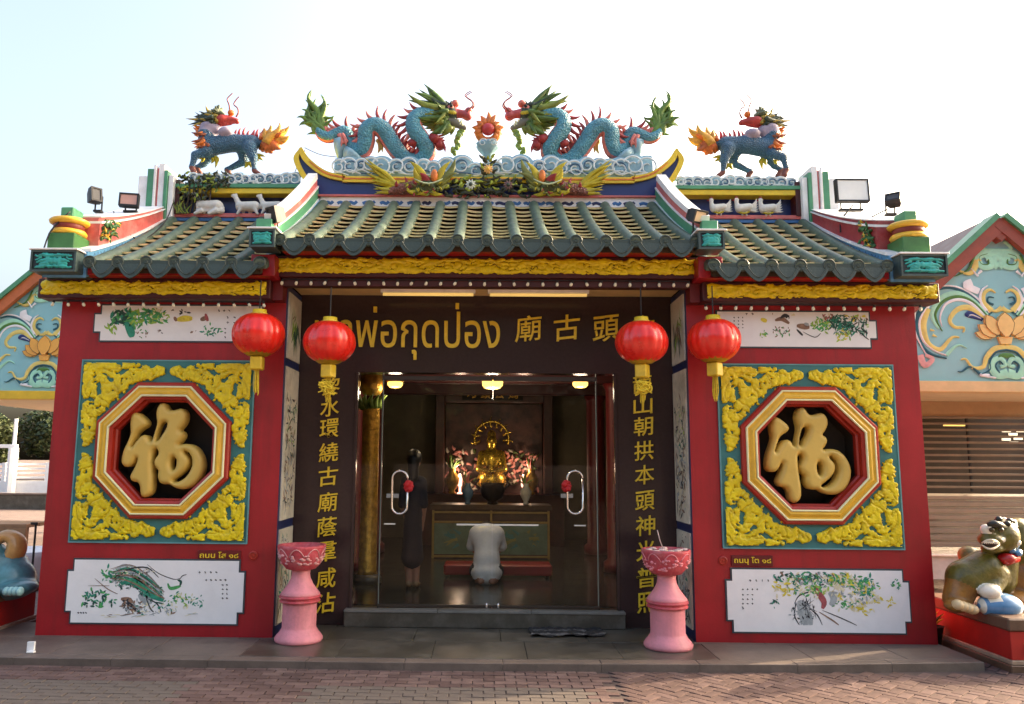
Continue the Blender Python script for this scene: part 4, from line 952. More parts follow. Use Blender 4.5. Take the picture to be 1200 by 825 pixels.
# ------------------------------------------------------------------ ridges
def swirl(mb, cx, cz, y, r, mi, turns=1.4, w_=.016, d=1):
    P = [(cx + d * (r * (1 - .75 * i / 22)) * math.cos(.4 + i * turns * 6.28 / 22), cz + (r * (1 - .75 * i / 22)) * math.sin(.4 + i * turns * 6.28 / 22)) for i in range(23)]
    mb.ribbon(P, [w_ * (1 - .4 * i / 22) for i in range(23)], y, .012, mi)
def wave_bank(px_a, px_b, py_top, py_bot, Y, seed, name, parent, amp=1.):
    """bank of clouds and waves: lumps with raised scroll lines"""
    rnd = random.Random(seed); a = at(px_a, py_bot, Y); b = at(px_b, py_bot, Y); zt = at((px_a + px_b) / 2, py_top, Y).z; z0 = (a.z + b.z) / 2; H_ = zt - z0
    xs, zs, X, Z = grid(a.x, b.x, z0, zt + .06, .0085)
    D = np.full(X.shape, -9.); Hh = np.zeros(X.shape); st = []
    x = a.x + .05
    cs = []
    while x < b.x - .03:
        r = H_ * rnd.uniform(.42, .62); z = z0 + H_ * rnd.uniform(.35, .55); cs.append((x, z, r)); x += r * rnd.uniform(.9, 1.3)
    for (cx, cz, r) in cs:
        d = r - np.hypot(X - cx, (Z - cz)); D = np.maximum(D, d); Hh = np.maximum(Hh, .05 * np.sqrt(np.clip(d / r, 0, 1)))
    D = np.maximum(D, (z0 + H_ * .45) - Z); Hh = np.maximum(Hh, .015)
    o = relief(xs, zs, D, Hh, Y, .14).build(name, cloudb if rnd.random() < 2 else cloudw, parent, True)
    mb = MB()
    for k, (cx, cz, r) in enumerate(cs):
        swirl(mb, cx, cz, Y - .052, r * .8, 0, 1.3, .024, rnd.choice((-1, 1)))
        if rnd.random() < .7: swirl(mb, cx + .01, cz, Y - .050, r * .55, 1, .8, .016, rnd.choice((-1, 1)))
        P = [(cx - r * .9, z0 + H_ * rnd.uniform(.05, .2)), (cx, z0 + H_ * rnd.uniform(.1, .35)), (cx + r, z0 + H_ * rnd.uniform(.05, .2))]
        mb.ribbon([tuple(q_) for q_ in spline(P, 4)], .016, Y - .053, .01, rnd.choice((0, 0, 1)))
    mb.build('scroll_line', [cloudw, clouddk], o, True)
    return o
YB = 1.30
def bp(P, Y=YB): return [(at(x, y, Y).x, at(x, y, Y).z) for x, y in P]
# painted strip under the ridge
s0 = at(380, 241, YB); s1 = at(766, 233, YB)
st_ = MB().box(-1.86, 1.88, YB - .02, YB + .2, s0.z - .02, s1.z).build('ridge_strip', pwhite, temple)
mb = MB(); rnd = random.Random(4)
x = -1.8
while x < 1.8:
    wd = rnd.uniform(.06, .16); P = [(x, s0.z + .02), (x + wd * .3, s0.z + .035), (x + wd * .7, s0.z + .02), (x + wd, s0.z + .045)]
    mb.ribbon([tuple(q_) for q_ in spline(P, 3)], .035, YB - .0205, .004, rnd.choice((0, 0, 1))); x += wd * rnd.uniform(1.05, 1.8)
mb.build('strip_painting', [M('strip blue', (52, 98, 150), .5), navy], st_)
MB().bbox(-1.93, 1.95, YB - .05, YB + .2, s1.z, s1.z + .022, .003).build('ridge_ledge', ppink, temple)
# boat shaped blue ridge with upturned ends
half = [(353.6, 173.7), (358, 182), (363.8, 189), (375, 198), (387, 204), (405, 207.5), (430, 209), (572, 209.5)]
outer = [(353.6, 173.7), (346, 184), (347, 193), (353, 205), (361, 217), (369, 229.5), (572, 229.5)]
Lh = bp(half); Lo = bp(outer); cxm = Lh[-1][0]
mir = lambda P: [(2 * cxm - x, z) for x, z in P]
poly = Lo[:-1] + mir(Lo[:-1])[::-1] + mir(Lh)[1:-1] + Lh[1:-1][::-1] if False else None
top = Lh[:-1] + mir(Lh[:-1])[::-1]; bot_ = Lo[:-1] + mir(Lo[:-1])[::-1]
poly = top + bot_[::-1][1:-1]
ridge = MB().prism(poly, YB, YB + .26).build('blue_ridge', cobalt, temple, label='boat shaped cobalt ridge with yellow rim')
def rim(P, w_, name, mt, yo):
    pts = [(p_[0], p_[1]) for p_ in spline(P, 3)]
    mb = MB(); rings = []
    for i, p_ in enumerate(pts):
        t = Vector(pts[min(i + 1, len(pts) - 1)]) - Vector(pts[max(i - 1, 0)]); t.normalize(); n = Vector((-t.y, t.x)); ww = w_ * (min(1, .45 + i / 6, .45 + (len(pts) - 1 - i) / 6))
        a = Vector(p_) + n * ww; b = Vector(p_) - n * ww * .2
        rings.append([(a.x, YB - yo, a.y), (a.x, YB + .26 + yo, a.y), (b.x, YB + .26 + yo, b.y), (b.x, YB - yo, b.y)])
    mb.loft(rings); return mb.build(name, mt, ridge)
rim(top[::-1], .055, 'ridge_rim', ygold, .035)
for Pq in (Lo[:-1], mir(Lo[:-1])[::-1]): rim(Pq, .05, 'ridge_rim', ygold, .03)
rim([(x, z - .012) for x, z in top[2:-2]][::-1], .014, 'rim_orange_line', dorange, .042)  # thin orange line along the face of the yellow rim
wave_bank(392, 556, 184, 209, YB + .05, 3, 'wave_bank', temple); wave_bank(588, 764, 184, 209, YB + .05, 5, 'wave_bank', temple); wave_bank(552, 592, 190, 209, YB + .055, 15, 'wave_bank', temple)
# side ridges
for sgn in (-1, 1):
    x0_, x1_ = sorted((sgn * 1.98, sgn * 3.50)); zz = lambda py: (at(275, py, YB).z if sgn < 0 else at(870, py + 2, YB).z)
    nb = MB().box(x0_, x1_, YB + .12, YB + .3, zz(252), zz(222)).build('ridge_niche', cobalt, temple)
    MB().bbox(x0_, x1_, YB - .02, YB + .3, zz(255), zz(250.5), .003).build('niche_ledge', ppink, temple)
    MB().box(x0_, x1_, YB - .005, YB + .2, zz(259), zz(255.2)).build('ridge_strip', M('strip blue', (52, 98, 150), .5), temple)
    MB().bbox(x0_ - .01, x1_ + .01, YB - .03, YB + .3, zz(227.5), zz(221.5), .004).build('ridge_moulding', ygold, temple)
    MB().bbox(x0_ - .02, x1_ + .02, YB - .05, YB + .3, zz(221.3), zz(217), .004).build('ridge_moulding', pgreen, temple)
    xa_ = x1_ if sgn < 0 else x0_
    MB().bbox(*sorted((sgn * 3.44, sgn * 3.52)), YB - .04, YB + .3, zz(252), zz(212), .004).build('ridge_end', maroon, temple)
    if sgn < 0: wave_bank(222, 352, 203, 219, YB + .04, 8, 'wave_bank', temple)
    else: wave_bank(792, 936, 206, 222, YB + .04, 9, 'wave_bank', temple)

# ------------------------------------------------------------------ inside the hall
FZ = .27
ifloor = M('polished dark floor', (70, 70, 68), .18, .1, 6, gain=1)
iwall = M('smoky inner wall', (104, 96, 74), .6, .15, 2)
MB().box(-XO + .02, XO - .02, .80, 7.6, .12, FZ).build('hall_floor', ifloor, temple)
MB().box(-XO + .02, XO - .02, 7.6, 7.8, .12, 3.3).build('hall_wall', iwall, temple)
for sgn in (-1, 1): MB().box(*sorted((sgn * 3.0, sgn * 3.2)), .75, 7.6, .27, 3.3).build('hall_wall', iwall, temple)
MB().box(-3.2, 3.2, .75, 7.6, 3.1, 3.3).build('hall_ceiling', M('dark timber ceiling', (52, 38, 26), .6, .2), temple)
for k, yb in enumerate((1.5, 3.4, 5.2)): MB().bbox(-3.0, 3.0, yb, yb + .16, 2.72, 3.09, .01).build('ceiling_beam', maroon, temple)
for sgn in (-1, 1):
    for yb in (3.3, 5.3):
        MB().lathe([(.20, 0), (.20, .12), (.15, .16), (.14, 2.35), (.18, 2.44)], (sgn * 1.75, yb, FZ), 20).build('hall_column', darkred, temple, True)
def rail(name, pts, r, mat, parent): return MB().tube(pts, r, 8).build(name, mat, parent, True)
# gilt pillar near the left side light
pil = thing('gilded_pillar', 'gilded dragon pillar with green capital behind the left glass', 'pillar', (-1.36, 2.2, FZ))
giltm = M('gilded relief', (196, 150, 60), .35, .3, 14, .6, 22, metal=.6)
mb = MB(); mb.lathe([(.12, .1), (.105, .14), (.10, 1.0), (.10, 2.0), (.12, 2.05)], (-1.36, 2.2, FZ), 18, 0, lambda a, z: 1 + .05 * math.sin(3 * a + z * 14)); mb.build('shaft', giltm, pil, True)
MB().lathe([(.17, 0), (.17, .06), (.13, .1)], (-1.36, 2.2, FZ), 18).build('foot', stone2, pil, True)
mb = MB()
for k in range(14):
    a = k * .45; mb.spike((-1.36 + .1 * math.cos(a), 2.2 + .1 * math.sin(a), FZ + 2.02), (-1.36 + .19 * math.cos(a), 2.2 + .19 * math.sin(a), FZ + 2.18), .035)
mb.build('capital', M('capital green', (96, 120, 40), .5, .3), pil, True)
MB().lathe([(.1, 2.18), (.14, 2.25), (.14, 2.44)], (-1.36, 2.2, FZ), 18).build('top_block', giltm, pil, True)
# kneeling bench
kb = thing('kneeling_bench', 'low red padded kneeling bench in front of the worshipper', 'bench', (.15, 2.8, FZ))
MB().bbox(-.49, .83, 2.62, 3.0, FZ + .03, FZ + .16, .02).build('cushion', M('red vinyl', (132, 26, 30), .4, .12), kb)
for x in (-.45, .77): MB().box(x - .02, x + .02, 2.66, 2.96, FZ, FZ + .031).build('foot', black, kb)
# glass fronted counter with painted fish panels
ct = thing('altar_counter', 'low glass-fronted altar counter with painted panels', 'counter', (.1, 4.6, FZ))
wood = M('dark altar timber', (64, 46, 30), .4, .2, 8)
MB().bbox(-.80, .99, 4.50, 5.1, FZ + .70, FZ + .77, .006).build('counter_top', wood, ct)
MB().box(-.76, .95, 4.56, 5.06, FZ, FZ + .699).build('carcass', wood, ct)
for a, b in ((-.76, .10), (.10, .95)):
    MB().box(a + .03, b - .03, 4.545, 4.5595, FZ + .06, FZ + .50).build('painted_panel', M('counter panel green', (96, 120, 104), .35, .25, 5), ct)
    mb = MB(); rnd = random.Random(2)
    cx_ = (a + b) / 2
    for k in range(16):
        q_ = rnd.uniform(0, 6.28); mb.ribbon([(cx_ + .28 * math.cos(q_) * rnd.random(), FZ + .28 + .15 * math.sin(q_) * rnd.random()), (cx_ + .28 * math.cos(q_), FZ + .28 + .16 * math.sin(q_))], [.05, .01], 4.5445 - k * .0002, .001, k % 2)
    mb.build('panel_painting', [M('counter sea green', (70, 120, 120), .4), M('counter olive', (130, 130, 80), .4)], ct)['kind'] = 'stuff'
for a, b in ((-.75, .94),):
    for z_ in (FZ + .03, FZ + .52, FZ + .66): MB().bbox(a, b, 4.53, 4.552, z_ - .014, z_ + .014, .003).build('counter_trim', M('counter brass trim', (150, 126, 70), .4, .2), ct)
for x in (-.75, .10, .94): MB().bbox(x - .016, x + .016, 4.528, 4.5525, FZ + .0, FZ + .69, .003).build('counter_trim', M('counter brass trim', (150, 126, 70)), ct)
# shrine: framed back, gilded deity, vases, offerings
sh = thing('shrine', 'dark framed shrine with glowing rose backdrop behind the counter', 'shrine', (.12, 6.6, FZ))
fr_ = M('carved dark frame', (70, 34, 22), .4, .25, 8)
MB().box(-1.1, 1.34, 6.3, 7.3, FZ, FZ + .85).build('altar_base', fr_, sh)
for x in (-.86, 1.02): MB().bbox(x, x + .16, 6.5, 6.7, FZ + .851, FZ + 2.72, .01).build('frame_post', fr_, sh)
MB().bbox(-.70, 1.02, 6.5, 6.7, FZ + 2.42, FZ + 2.72, .01).build('frame_lintel', fr_, sh)
MB().bbox(-.40, .66, 6.485, 6.4995, FZ + 2.46, FZ + 2.68, .003).build('name_board', dark, sh)
for k, ch in enumerate('本頭公媽'):
    me = text_mesh(ch, 1, .004, .008); cx_ = -.23 + k * .24; fit_mesh(me, cx_ - .085, cx_ + .085, FZ + 2.49, FZ + 2.65, 6.484); obj('gilt_character', me, giltm, sh)
MB().box(-.70, 1.02, 6.95, 7.0, FZ + .851, FZ + 2.42).build('backdrop', M('rose brocade', (84, 56, 48), .5, .5, 5), sh)
de = thing('deity_figure', 'small gilded deity with halo seated in the shrine', 'statue', (.12, 6.6, FZ + .85))
gm2 = M('bright gilt', (226, 176, 70), .25, .2, 20, metal=.8)
c0 = Vector((.12, 6.62, FZ + .85))
pr = [('e', c0 + Vector((0, 0, .22)), (.26, .17, .22), 0), ('e', c0 + Vector((0, 0, .55)), (.17, .12, .26), 0), ('e', c0 + Vector((0, -.02, .90)), (.09, .09, .115), 0), ('e', c0 + Vector((0, 0, 1.03)), (.075, .075, .07), 0),
      ('c', c0 + Vector((-.17, 0, .68)), c0 + Vector((-.22, -.12, .42)), .065, .05, 0), ('c', c0 + Vector((.17, 0, .68)), c0 + Vector((.22, -.12, .42)), .065, .05, 0), ('c', c0 + Vector((-.22, -.12, .42)), c0 + Vector((-.04, -.2, .38)), .05, .04, 0), ('c', c0 + Vector((.22, -.12, .42)), c0 + Vector((.04, -.2, .38)), .05, .04, 0)]
obj('body', blob(pr, .02, .04), gm2, de)
P = [(c0.x + .30 * math.cos(a), c0.y + .1, c0.z + .95 + .30 * math.sin(a)) for a in [R(-20) + i * R(220) / 20 for i in range(21)]]
MB().tube(P, .022, 8).build('halo', gm2, de, True)
mb = MB()
for k in range(9): a = R(200) / 8 * k - R(10); mb.spike((c0.x + .2 * math.cos(a), c0.y + .1, c0.z + .95 + .2 * math.sin(a)), (c0.x + .4 * math.cos(a), c0.y + .1, c0.z + .95 + .4 * math.sin(a)), .02)
mb.build('halo_rays', gm2, de, True)
def vase(x, y, z, s, m, label):
    v = thing('vase', label, 'vase', (x, y, z), 'vases and censers on the altar')
    MB().lathe([(.05 * s, 0), (.06 * s, .02 * s), (.04 * s, .05 * s), (.10 * s, .16 * s), (.11 * s, .24 * s), (.05 * s, .34 * s), (.06 * s, .38 * s), (.05 * s, .385 * s)], (x, y, z), 18).build('jar', m, v, True)
    mb = MB(); rnd = random.Random(int(x * 100))
    for k in range(16): a = rnd.uniform(0, 6.28); rr = rnd.uniform(.03, .16) * s; mb.spike((x, y, z + .36 * s), (x + rr * math.cos(a), y + rr * math.sin(a) * .5, z + (.42 + .25 * rnd.random()) * s), .018 * s, .1, k % 2)
    mb.build('flowers', [dpink, dgreen], v, True)
for x, y, z, s, m, lb in ((-.55, 6.35, FZ + .85, 1.1, giltm, 'gilt vase of flowers left of the deity'), (.8, 6.35, FZ + .85, 1.1, giltm, 'gilt vase of flowers right of the deity'), (-.25, 4.75, FZ + .77, .8, M('blue porcelain', (90, 120, 150), .2, .3), 'blue porcelain vase on the counter top'), (.62, 4.75, FZ + .77, .8, plaster, 'white porcelain vase on the counter top')): vase(x, y, z, s, m, lb)
ce = thing('incense_urn', 'dark bronze incense urn in the middle of the counter', 'urn', (.12, 4.78, FZ + .77))
MB().lathe([(.08, .0), (.07, .04), (.15, .10), (.19, .2), (.17, .28), (.19, .31), (.15, .31), (.13, .27)], (.12, 4.78, FZ + .77), 22).build('bowl', M('dark bronze', (50, 40, 26), .35, .3, metal=.6), ce, True)
for s_ in (-1, 1): MB().tube([(.12 + s_ * .17, 4.78, FZ + .99), (.12 + s_ * .26, 4.78, FZ + 1.06), (.12 + s_ * .2, 4.78, FZ + 1.14)], .018, 8).build('handle', M('dark bronze', (50, 40, 26)), ce, True)
for x0_ in (-.42, .66):
    mb = MB(); rnd = random.Random(int(x0_ * 10) + 50)
    for k in range(60): a = rnd.uniform(0, 6.28); c_ = Vector((x0_ + rnd.uniform(-.26, .26), 6.72 + rnd.uniform(-.08, .08), FZ + .86 + rnd.uniform(.05, .75))); mb.spike(c_, c_ + Vector((.09 * math.cos(a), -.03, .09 * math.sin(a))), .03, .15, rnd.choice((0, 0, 1, 2)), 4, 5)
    mb.build('flower_bank', [M('altar pink flower', (196, 130, 120), .6, .3), M('altar leaf', (70, 84, 40), .6, .3), M('altar white flower', (214, 200, 180), .6, .2)], sh, True)
# hanging lamps
for k, (px_, py_, lb) in enumerate(((577, 451, 'glowing hall lamp in the middle over the shrine'), (463, 451, 'small glowing hall lamp behind the left door leaf'), (680, 451, 'small glowing hall lamp behind the right door leaf'))):
    c = at(px_, py_, 2.6 if k == 0 else 2.2); s = 1.0 if k == 0 else .7
    L_ = thing('ceiling_lamp', lb, 'lamp', c, 'lit lamps in the hall')
    mb = MB(); mb.lathe([(.03 * s, -.05 * s), (.09 * s, -.045 * s), (.125 * s, -.01 * s), (.13 * s, .035 * s), (.12 * s, .05 * s)], c, 22, 0, lambda a, z: 1 + .03 * math.cos(11 * a)); mb.build('shade', M('lit glass shade', (255, 190, 96), .3, .3, 30, emit=.75), L_, True)
    MB().lathe([(.15 * s, .051 * s), (.15 * s, .066 * s), (.05 * s, .09 * s)], c, 20).build('rim', M('brass', (170, 120, 50), .3, metal=.8), L_, True)
    MB().tube([(c.x, c.y, c.z + .08 * s), (c.x, c.y, 3.1)], .008, 6).build('stem', black, L_)
    ld = bpy.data.lights.new('lamp_light', 'POINT'); ld.energy = 8 if k == 0 else 1.6; ld.color = (1, .78, .56); ld.shadow_soft_size = .08
    lo_ = bpy.data.objects.new('lamp_light', ld); COL.objects.link(lo_); lo_.location = (0, 0, -.1); lo_.parent = L_
# candle lamps beside the deity
for x in (-.42, .66):
    cl_ = MB().lathe([(.05, 0), (.05, .02), (.02, .03), (.02, .12), (.035, .14), (.04, .30), (.02, .34)], (x, 6.42, FZ + .85), 14).build('altar_lamp', M('rose lamp glass', (255, 176, 150), .3, 0, emit=.8), sh, True)
    ld = bpy.data.lights.new('altar_light', 'POINT'); ld.energy = 1.6; ld.color = (1, .7, .5); ld.shadow_soft_size = .06
    lo_ = bpy.data.objects.new('altar_light', ld); COL.objects.link(lo_); lo_.parent = cl_; lo_.location = (x, 6.34, FZ + 1.3)

# ------------------------------------------------------------------ people
skin = M('skin', (150, 104, 84), .5, .08, 20); shirt = M('pale lilac shirt', (222, 224, 240), .8, .06, 30, .3, 90); trouser = M('dark trousers', (28, 28, 34), .8, .15, 30); hair = M('black hair', (16, 14, 14), .45, .2, 40); navyc = M('dark navy cloth', (16, 18, 32), .85, .15, 30)
# kneeling worshipper seen from behind, bowed over the bench
px_, py_ = .03, 2.2
kp = thing('person', 'person in a pale shirt kneeling with head bowed before the altar', 'person', (px_, py_, FZ))
V3 = lambda x, y, z: Vector((px_ + x * .9, py_ + y, FZ + z))
pr = [('e', V3(0, .06, .14), (.17, .15, .12), 1), ('c', V3(0, .04, .26), V3(0, .15, .52), .145, .15, 0), ('c', V3(-.06, .15, .50), V3(.06, .15, .50), .13, .13, 0), ('c', V3(-.10, .17, .56), V3(.10, .17, .56), .10, .10, 0), ('c', V3(0, .04, .26), V3(0, .0, .14), .15, .155, 0), ('e', V3(0, -.01, .13), (.17, .15, .10), 0),
      ('c', V3(-.15, .17, .55), V3(-.20, .24, .40), .075, .062, 0), ('c', V3(.15, .17, .55), V3(.20, .24, .40), .075, .062, 0),
      ('c', V3(-.20, .24, .40), V3(-.15, .38, .34), .045, .04, 2), ('c', V3(.20, .24, .40), V3(.15, .38, .34), .045, .04, 2), ('c', V3(-.15, .38, .34), V3(-.04, .50, .38), .04, .032, 2), ('c', V3(.15, .38, .34), V3(.04, .50, .38), .04, .032, 2),
      ('c', V3(-.10, .02, .15), V3(-.15, .38, .10), .10, .075, 1), ('c', V3(.10, .02, .15), V3(.15, .38, .10), .10, .075, 1), ('c', V3(-.15, .38, .07), V3(-.11, .0, .06), .062, .05, 1), ('c', V3(.15, .38, .07), V3(.11, .0, .06), .062, .05, 1),
      ('c', V3(-.10, -.02, .055), V3(-.075, -.12, .045), .043, .036, 2), ('c', V3(.10, -.02, .055), V3(.075, -.12, .045), .043, .036, 2),
      ('c', V3(0, .20, .60), V3(0, .33, .60), .062, .06, 2), ('e', V3(0, .41, .56), (.085, .11, .10), 2), ('e', V3(0, .52, .52), (.02, .03, .022), 2), ('e', V3(-.088, .42, .56), (.016, .03, .035), 2), ('e', V3(.088, .42, .56), (.016, .03, .035), 2),
      ('c', V3(-.03, .50, .38), V3(-.012, .58, .46), .03, .014, 2), ('c', V3(.03, .50, .38), V3(.012, .58, .46), .03, .014, 2)]
obj('body', blob(pr, .0125, .03), [shirt, trouser, skin], kp)
obj('hair', blob([('e', V3(0, .39, .585), (.095, .115, .10), 0), ('e', V3(0, .33, .575), (.085, .08, .085), 0)], .012, .02), hair, kp)
mb = MB(); mb.lathe([(.158, .0), (.164, .012), (.158, .03)], (px_, py_, FZ + .055), 24); mb.v = [(x, (y - py_) * .82 + py_, z) for x, y, z in mb.v]; mb.build('shirt_hem', shirt, kp, True)
# standing person in dark clothes behind the left door leaf
px_, py_ = -.80, 1.80
sp_ = thing('person', 'person in dark navy dress standing behind the left glass door', 'person', (px_, py_, FZ))
V3 = lambda x, y, z: Vector((px_ + x * .72, py_ - y, FZ + z))
pr = [('c', V3(0, 0, .62), V3(0, 0, .34), .10, .125, 0), ('c', V3(0, 0, .95), V3(0, 0, .62), .095, .105, 0), ('c', V3(-.06, 0, 1.14), V3(.06, 0, 1.14), .10, .10, 0), ('c', V3(0, 0, 1.1), V3(0, 0, .9), .10, .095, 0),
      ('c', V3(-.13, 0, 1.17), V3(-.17, .03, .92), .055, .045, 0), ('c', V3(.13, 0, 1.17), V3(.17, .02, .92), .055, .045, 0), ('c', V3(-.17, .03, .92), V3(-.12, -.12, .76), .038, .03, 1), ('c', V3(.17, .02, .92), V3(.13, -.12, .72), .038, .03, 1),
      ('e', V3(.12, -.15, .69), (.03, .035, .045), 1), ('e', V3(-.10, -.15, .74), (.03, .035, .045), 1),
      ('c', V3(-.055, 0, .4), V3(-.05, 0, .08), .055, .036, 1), ('c', V3(.055, 0, .4), V3(.06, 0, .08), .055, .036, 1), ('c', V3(-.05, .02, .05), V3(-.065, -.13, .03), .035, .026, 2), ('c', V3(.06, .02, .05), V3(.085, -.12, .03), .035, .026, 2),
      ('c', V3(0, 0, 1.24), V3(0, 0, 1.32), .045, .042, 1), ('e', V3(0, -.01, 1.41), (.075, .09, .105), 1), ('e', V3(0, -.1, 1.40), (.015, .02, .02), 1), ('e', V3(-.075, 0, 1.41), (.014, .02, .03), 1), ('e', V3(.075, 0, 1.41), (.014, .02, .03), 1)]
for k in range(4): pr.append(('c', V3(.105 + k * .011, -.165, .67), V3(.10 + k * .012, -.175, .615), .009, .007, 1)); pr.append(('c', V3(-.118 + k * .011, -.165, .72), V3(-.12 + k * .012, -.175, .665), .009, .007, 1))
pr += [('c', V3(.10, -.16, .70), V3(.085, -.18, .66), .010, .008, 1), ('c', V3(-.08, -.16, .75), V3(-.065, -.18, .71), .010, .008, 1)]
obj('body', blob(pr, .011, .018), [navyc, skin, M('tan sandal', (130, 100, 72), .6)], sp_)
obj('hair', blob([('e', V3(0, .015, 1.44), (.088, .095, .10), 0), ('c', V3(0, .07, 1.42), V3(0, .09, 1.22), .07, .06, 0)], .012, .02), hair, sp_)

# ------------------------------------------------------------------ roof sculptures
def mirror_copy(root, cx, name, label, swap=None):
    """mirrored twin of a sculpture: every part keeps its own mesh, reflected in x"""
    t = thing(name, label, root['category'], (2 * cx - root.location.x, root.location.y, root.location.z), root.get('group'))
    for ch in list(root.children):
        me = ch.data.copy(); n = len(me.vertices); co = np.zeros(n * 3); me.vertices.foreach_get('co', co); co = co.reshape(-1, 3); co[:, 0] = 2 * cx - co[:, 0]; me.vertices.foreach_set('co', co.ravel()); me.flip_normals(); me.update()
        if swap:
            for i, m in enumerate(me.materials):
                if m.name in swap: me.materials[i] = swap[m.name]
        o = bpy.data.objects.new(ch.name.split('.')[0], me); COL.objects.link(o); o.parent = t; o.matrix_parent_inverse = base_inv(t)
        if ch.get('kind'): o['kind'] = ch['kind']
    return t
YD = 1.43; kd = 1 / ppm(YD)
def dp(x, y, dy=0.): return at(330 + x * .225, 90 + y * .225, YD + dy)          # measured on the enlarged left dragon
def dr_(r): return r * .225 * kd
dg = thing('dragon', 'blue roof dragon with green mane, left of the flaming pearl, facing right', 'dragon', dp(560, 430), 'two dragons facing a pearl on the ridge')
BP = [(185, 268, 14, .0), (205, 300, 26, .0), (245, 316, 30, .0), (290, 298, 32, .01), (330, 290, 36, .03), (350, 330, 40, .05), (375, 375, 42, .03), (420, 385, 44, .0), (440, 340, 45, -.03), (445, 285, 46, -.05), (480, 258, 47, -.05), (525, 275, 47, -.04), (560, 325, 46, -.02), (600, 385, 45, .0), (640, 425, 42, .02), (690, 440, 42, .04), (745, 415, 44, .02), (760, 375, 45, -.02), (725, 320, 45, -.05), (692, 268, 44, -.06), (695, 222, 43, -.05), (735, 200, 42, -.03), (790, 205, 42, -.01)]
pts = spline(BP, 5); rings = []; NS = 14
for i, p_ in enumerate(pts):
    c = dp(p_[0], p_[1], p_[3]); t0_ = pts[max(i - 1, 0)]; t1_ = pts[min(i + 1, len(pts) - 1)]
    T = (dp(t1_[0], t1_[1], t1_[3]) - dp(t0_[0], t0_[1], t0_[3])).normalized(); u = Vector((0, 1, 0)); u = (u - T * u.dot(T)).normalized(); v = T.cross(u)
    rings.append([c + (u * math.cos(a) + v * math.sin(a)) * dr_(p_[2]) * 1.04 * (1 + .02 * (i % 2)) for a in [2 * math.pi * k / NS for k in range(NS)]])
mb = MB()
mb.loft(rings, 0)
# belly stripe: faces whose side points to the inside of the body get the red paint, with a pale line between
for fi, f in enumerate(mb.f):
    if len(f) == 4:
        k = f[0] % NS
        mb.m[fi] = 1 if k == 10 else (2 if k in (9, 11) else 0)
mb.build('body', [dblue, dred, dpink], dg, True)
mb = MB(); rnd = random.Random(11)
for i in range(8, len(pts) - 6, 2):
    p_ = pts[i]; c = dp(p_[0], p_[1], p_[3]); t0_ = pts[i - 1]; t1_ = pts[i + 1]; T = (dp(t1_[0], t1_[1], t1_[3]) - dp(t0_[0], t0_[1], t0_[3])).normalized(); u = Vector((0, 1, 0)); u = (u - T * u.dot(T)).normalized(); v = T.cross(u)
    b0 = c + v * dr_(p_[2]) * .8; tip = c + v * dr_(p_[2] + rnd.uniform(46, 74)) - T * dr_(30)
    mb.spike(b0, tip, dr_(11), .12, rnd.choice((0, 0, 1)), 5, 6)
mb.build('dorsal_fin', [M('fin crimson', (150, 58, 60), .5, .25, 12), dpink], dg, True)
mb = MB()
for (a, b, r, bd, wv) in (((215, 285), (85, 212), 26, -.2, .05), ((200, 285), (108, 172), 26, -.15, .07), ((205, 270), (125, 122), 24, .08, .09), ((210, 270), (162, 70), 26, .05, -.10), ((220, 270), (202, 96), 22, -.05, .09), ((225, 275), (250, 145), 20, .1, -.08), ((225, 280), (272, 205), 16, .1, .08), ((230, 295), (95, 250), 28, -.24, 0), ((240, 315), (130, 300), 26, -.15, 0), ((215, 275), (180, 150), 28, .0, .05), ((200, 290), (120, 220), 30, -.1, .05)):
    mb.spike(dp(*a, .01), dp(*b, rnd.uniform(-.05, .05)), dr_(r * .62), bd, 0, 9, 7, wave=wv)
mb.ell(dp(185, 262), (dr_(34), dr_(16), dr_(44)), 12)
for (b, r, bd, wv) in (((78, 212), 20, -.15, .06), ((104, 168), 22, -.1, .08), ((122, 118), 22, .06, .10), ((162, 62), 24, .05, -.10), ((204, 90), 20, -.05, .10), ((254, 140), 20, .1, -.08), ((276, 200), 16, .1, .08), ((140, 150), 22, 0, .08), ((182, 110), 22, 0, -.08), ((228, 130), 20, .05, .08), ((90, 255), 22, -.2, .04)):
    mb.spike(dp(178 + (b[0] - 178) * .2, 250 + (b[1] - 250) * .12, .02), dp(*b, rnd.uniform(-.06, .06)), dr_(r * .72), bd, 0, 10, 7, wave=wv * 1.3)
mb.build('tail_flame', M('tail flame green', (88, 120, 48), .5, .4, 10), dg, True)
# head
pr = [('c', dp(800, 205), dp(880, 195), dr_(46), dr_(40), 0), ('c', dp(870, 185), dp(945, 195), dr_(30), dr_(22), 1), ('e', dp(968, 205), (dr_(26), dr_(30), dr_(24)), 1), ('e', dp(975, 175), (dr_(20), dr_(24), dr_(16)), 1),
      ('c', dp(820, 225), dp(900, 240), dr_(30), dr_(24), 2), ('c', dp(900, 240), dp(950, 266), dr_(22), dr_(15), 2), ('e', dp(905, 140), (dr_(22), dr_(30), dr_(20)), 3), ('e', dp(880, 160, -.05), (dr_(16), dr_(16), dr_(15)), 3), ('e', dp(880, 188, -.06), (dr_(26), dr_(14), dr_(12)), 4)]
obj('head', blob(pr, .011, .02), [ddark, M('snout crimson', (160, 66, 66), .45, .2), M('jaw grey', (104, 104, 92), .5, .2), dpink, dyellow], dg)
mb = MB()
for k, (x, y) in enumerate(((890, 215), (905, 217), (920, 222), (935, 228))): mb.spike(dp(x, y, -.03), dp(x + 4, y + 22, -.03), dr_(6), 0)
for x, y in ((915, 240), (930, 250), (942, 256)): mb.spike(dp(x, y, -.03), dp(x, y - 18, -.03), dr_(5), 0)
mb.build('teeth', cream, dg, True)
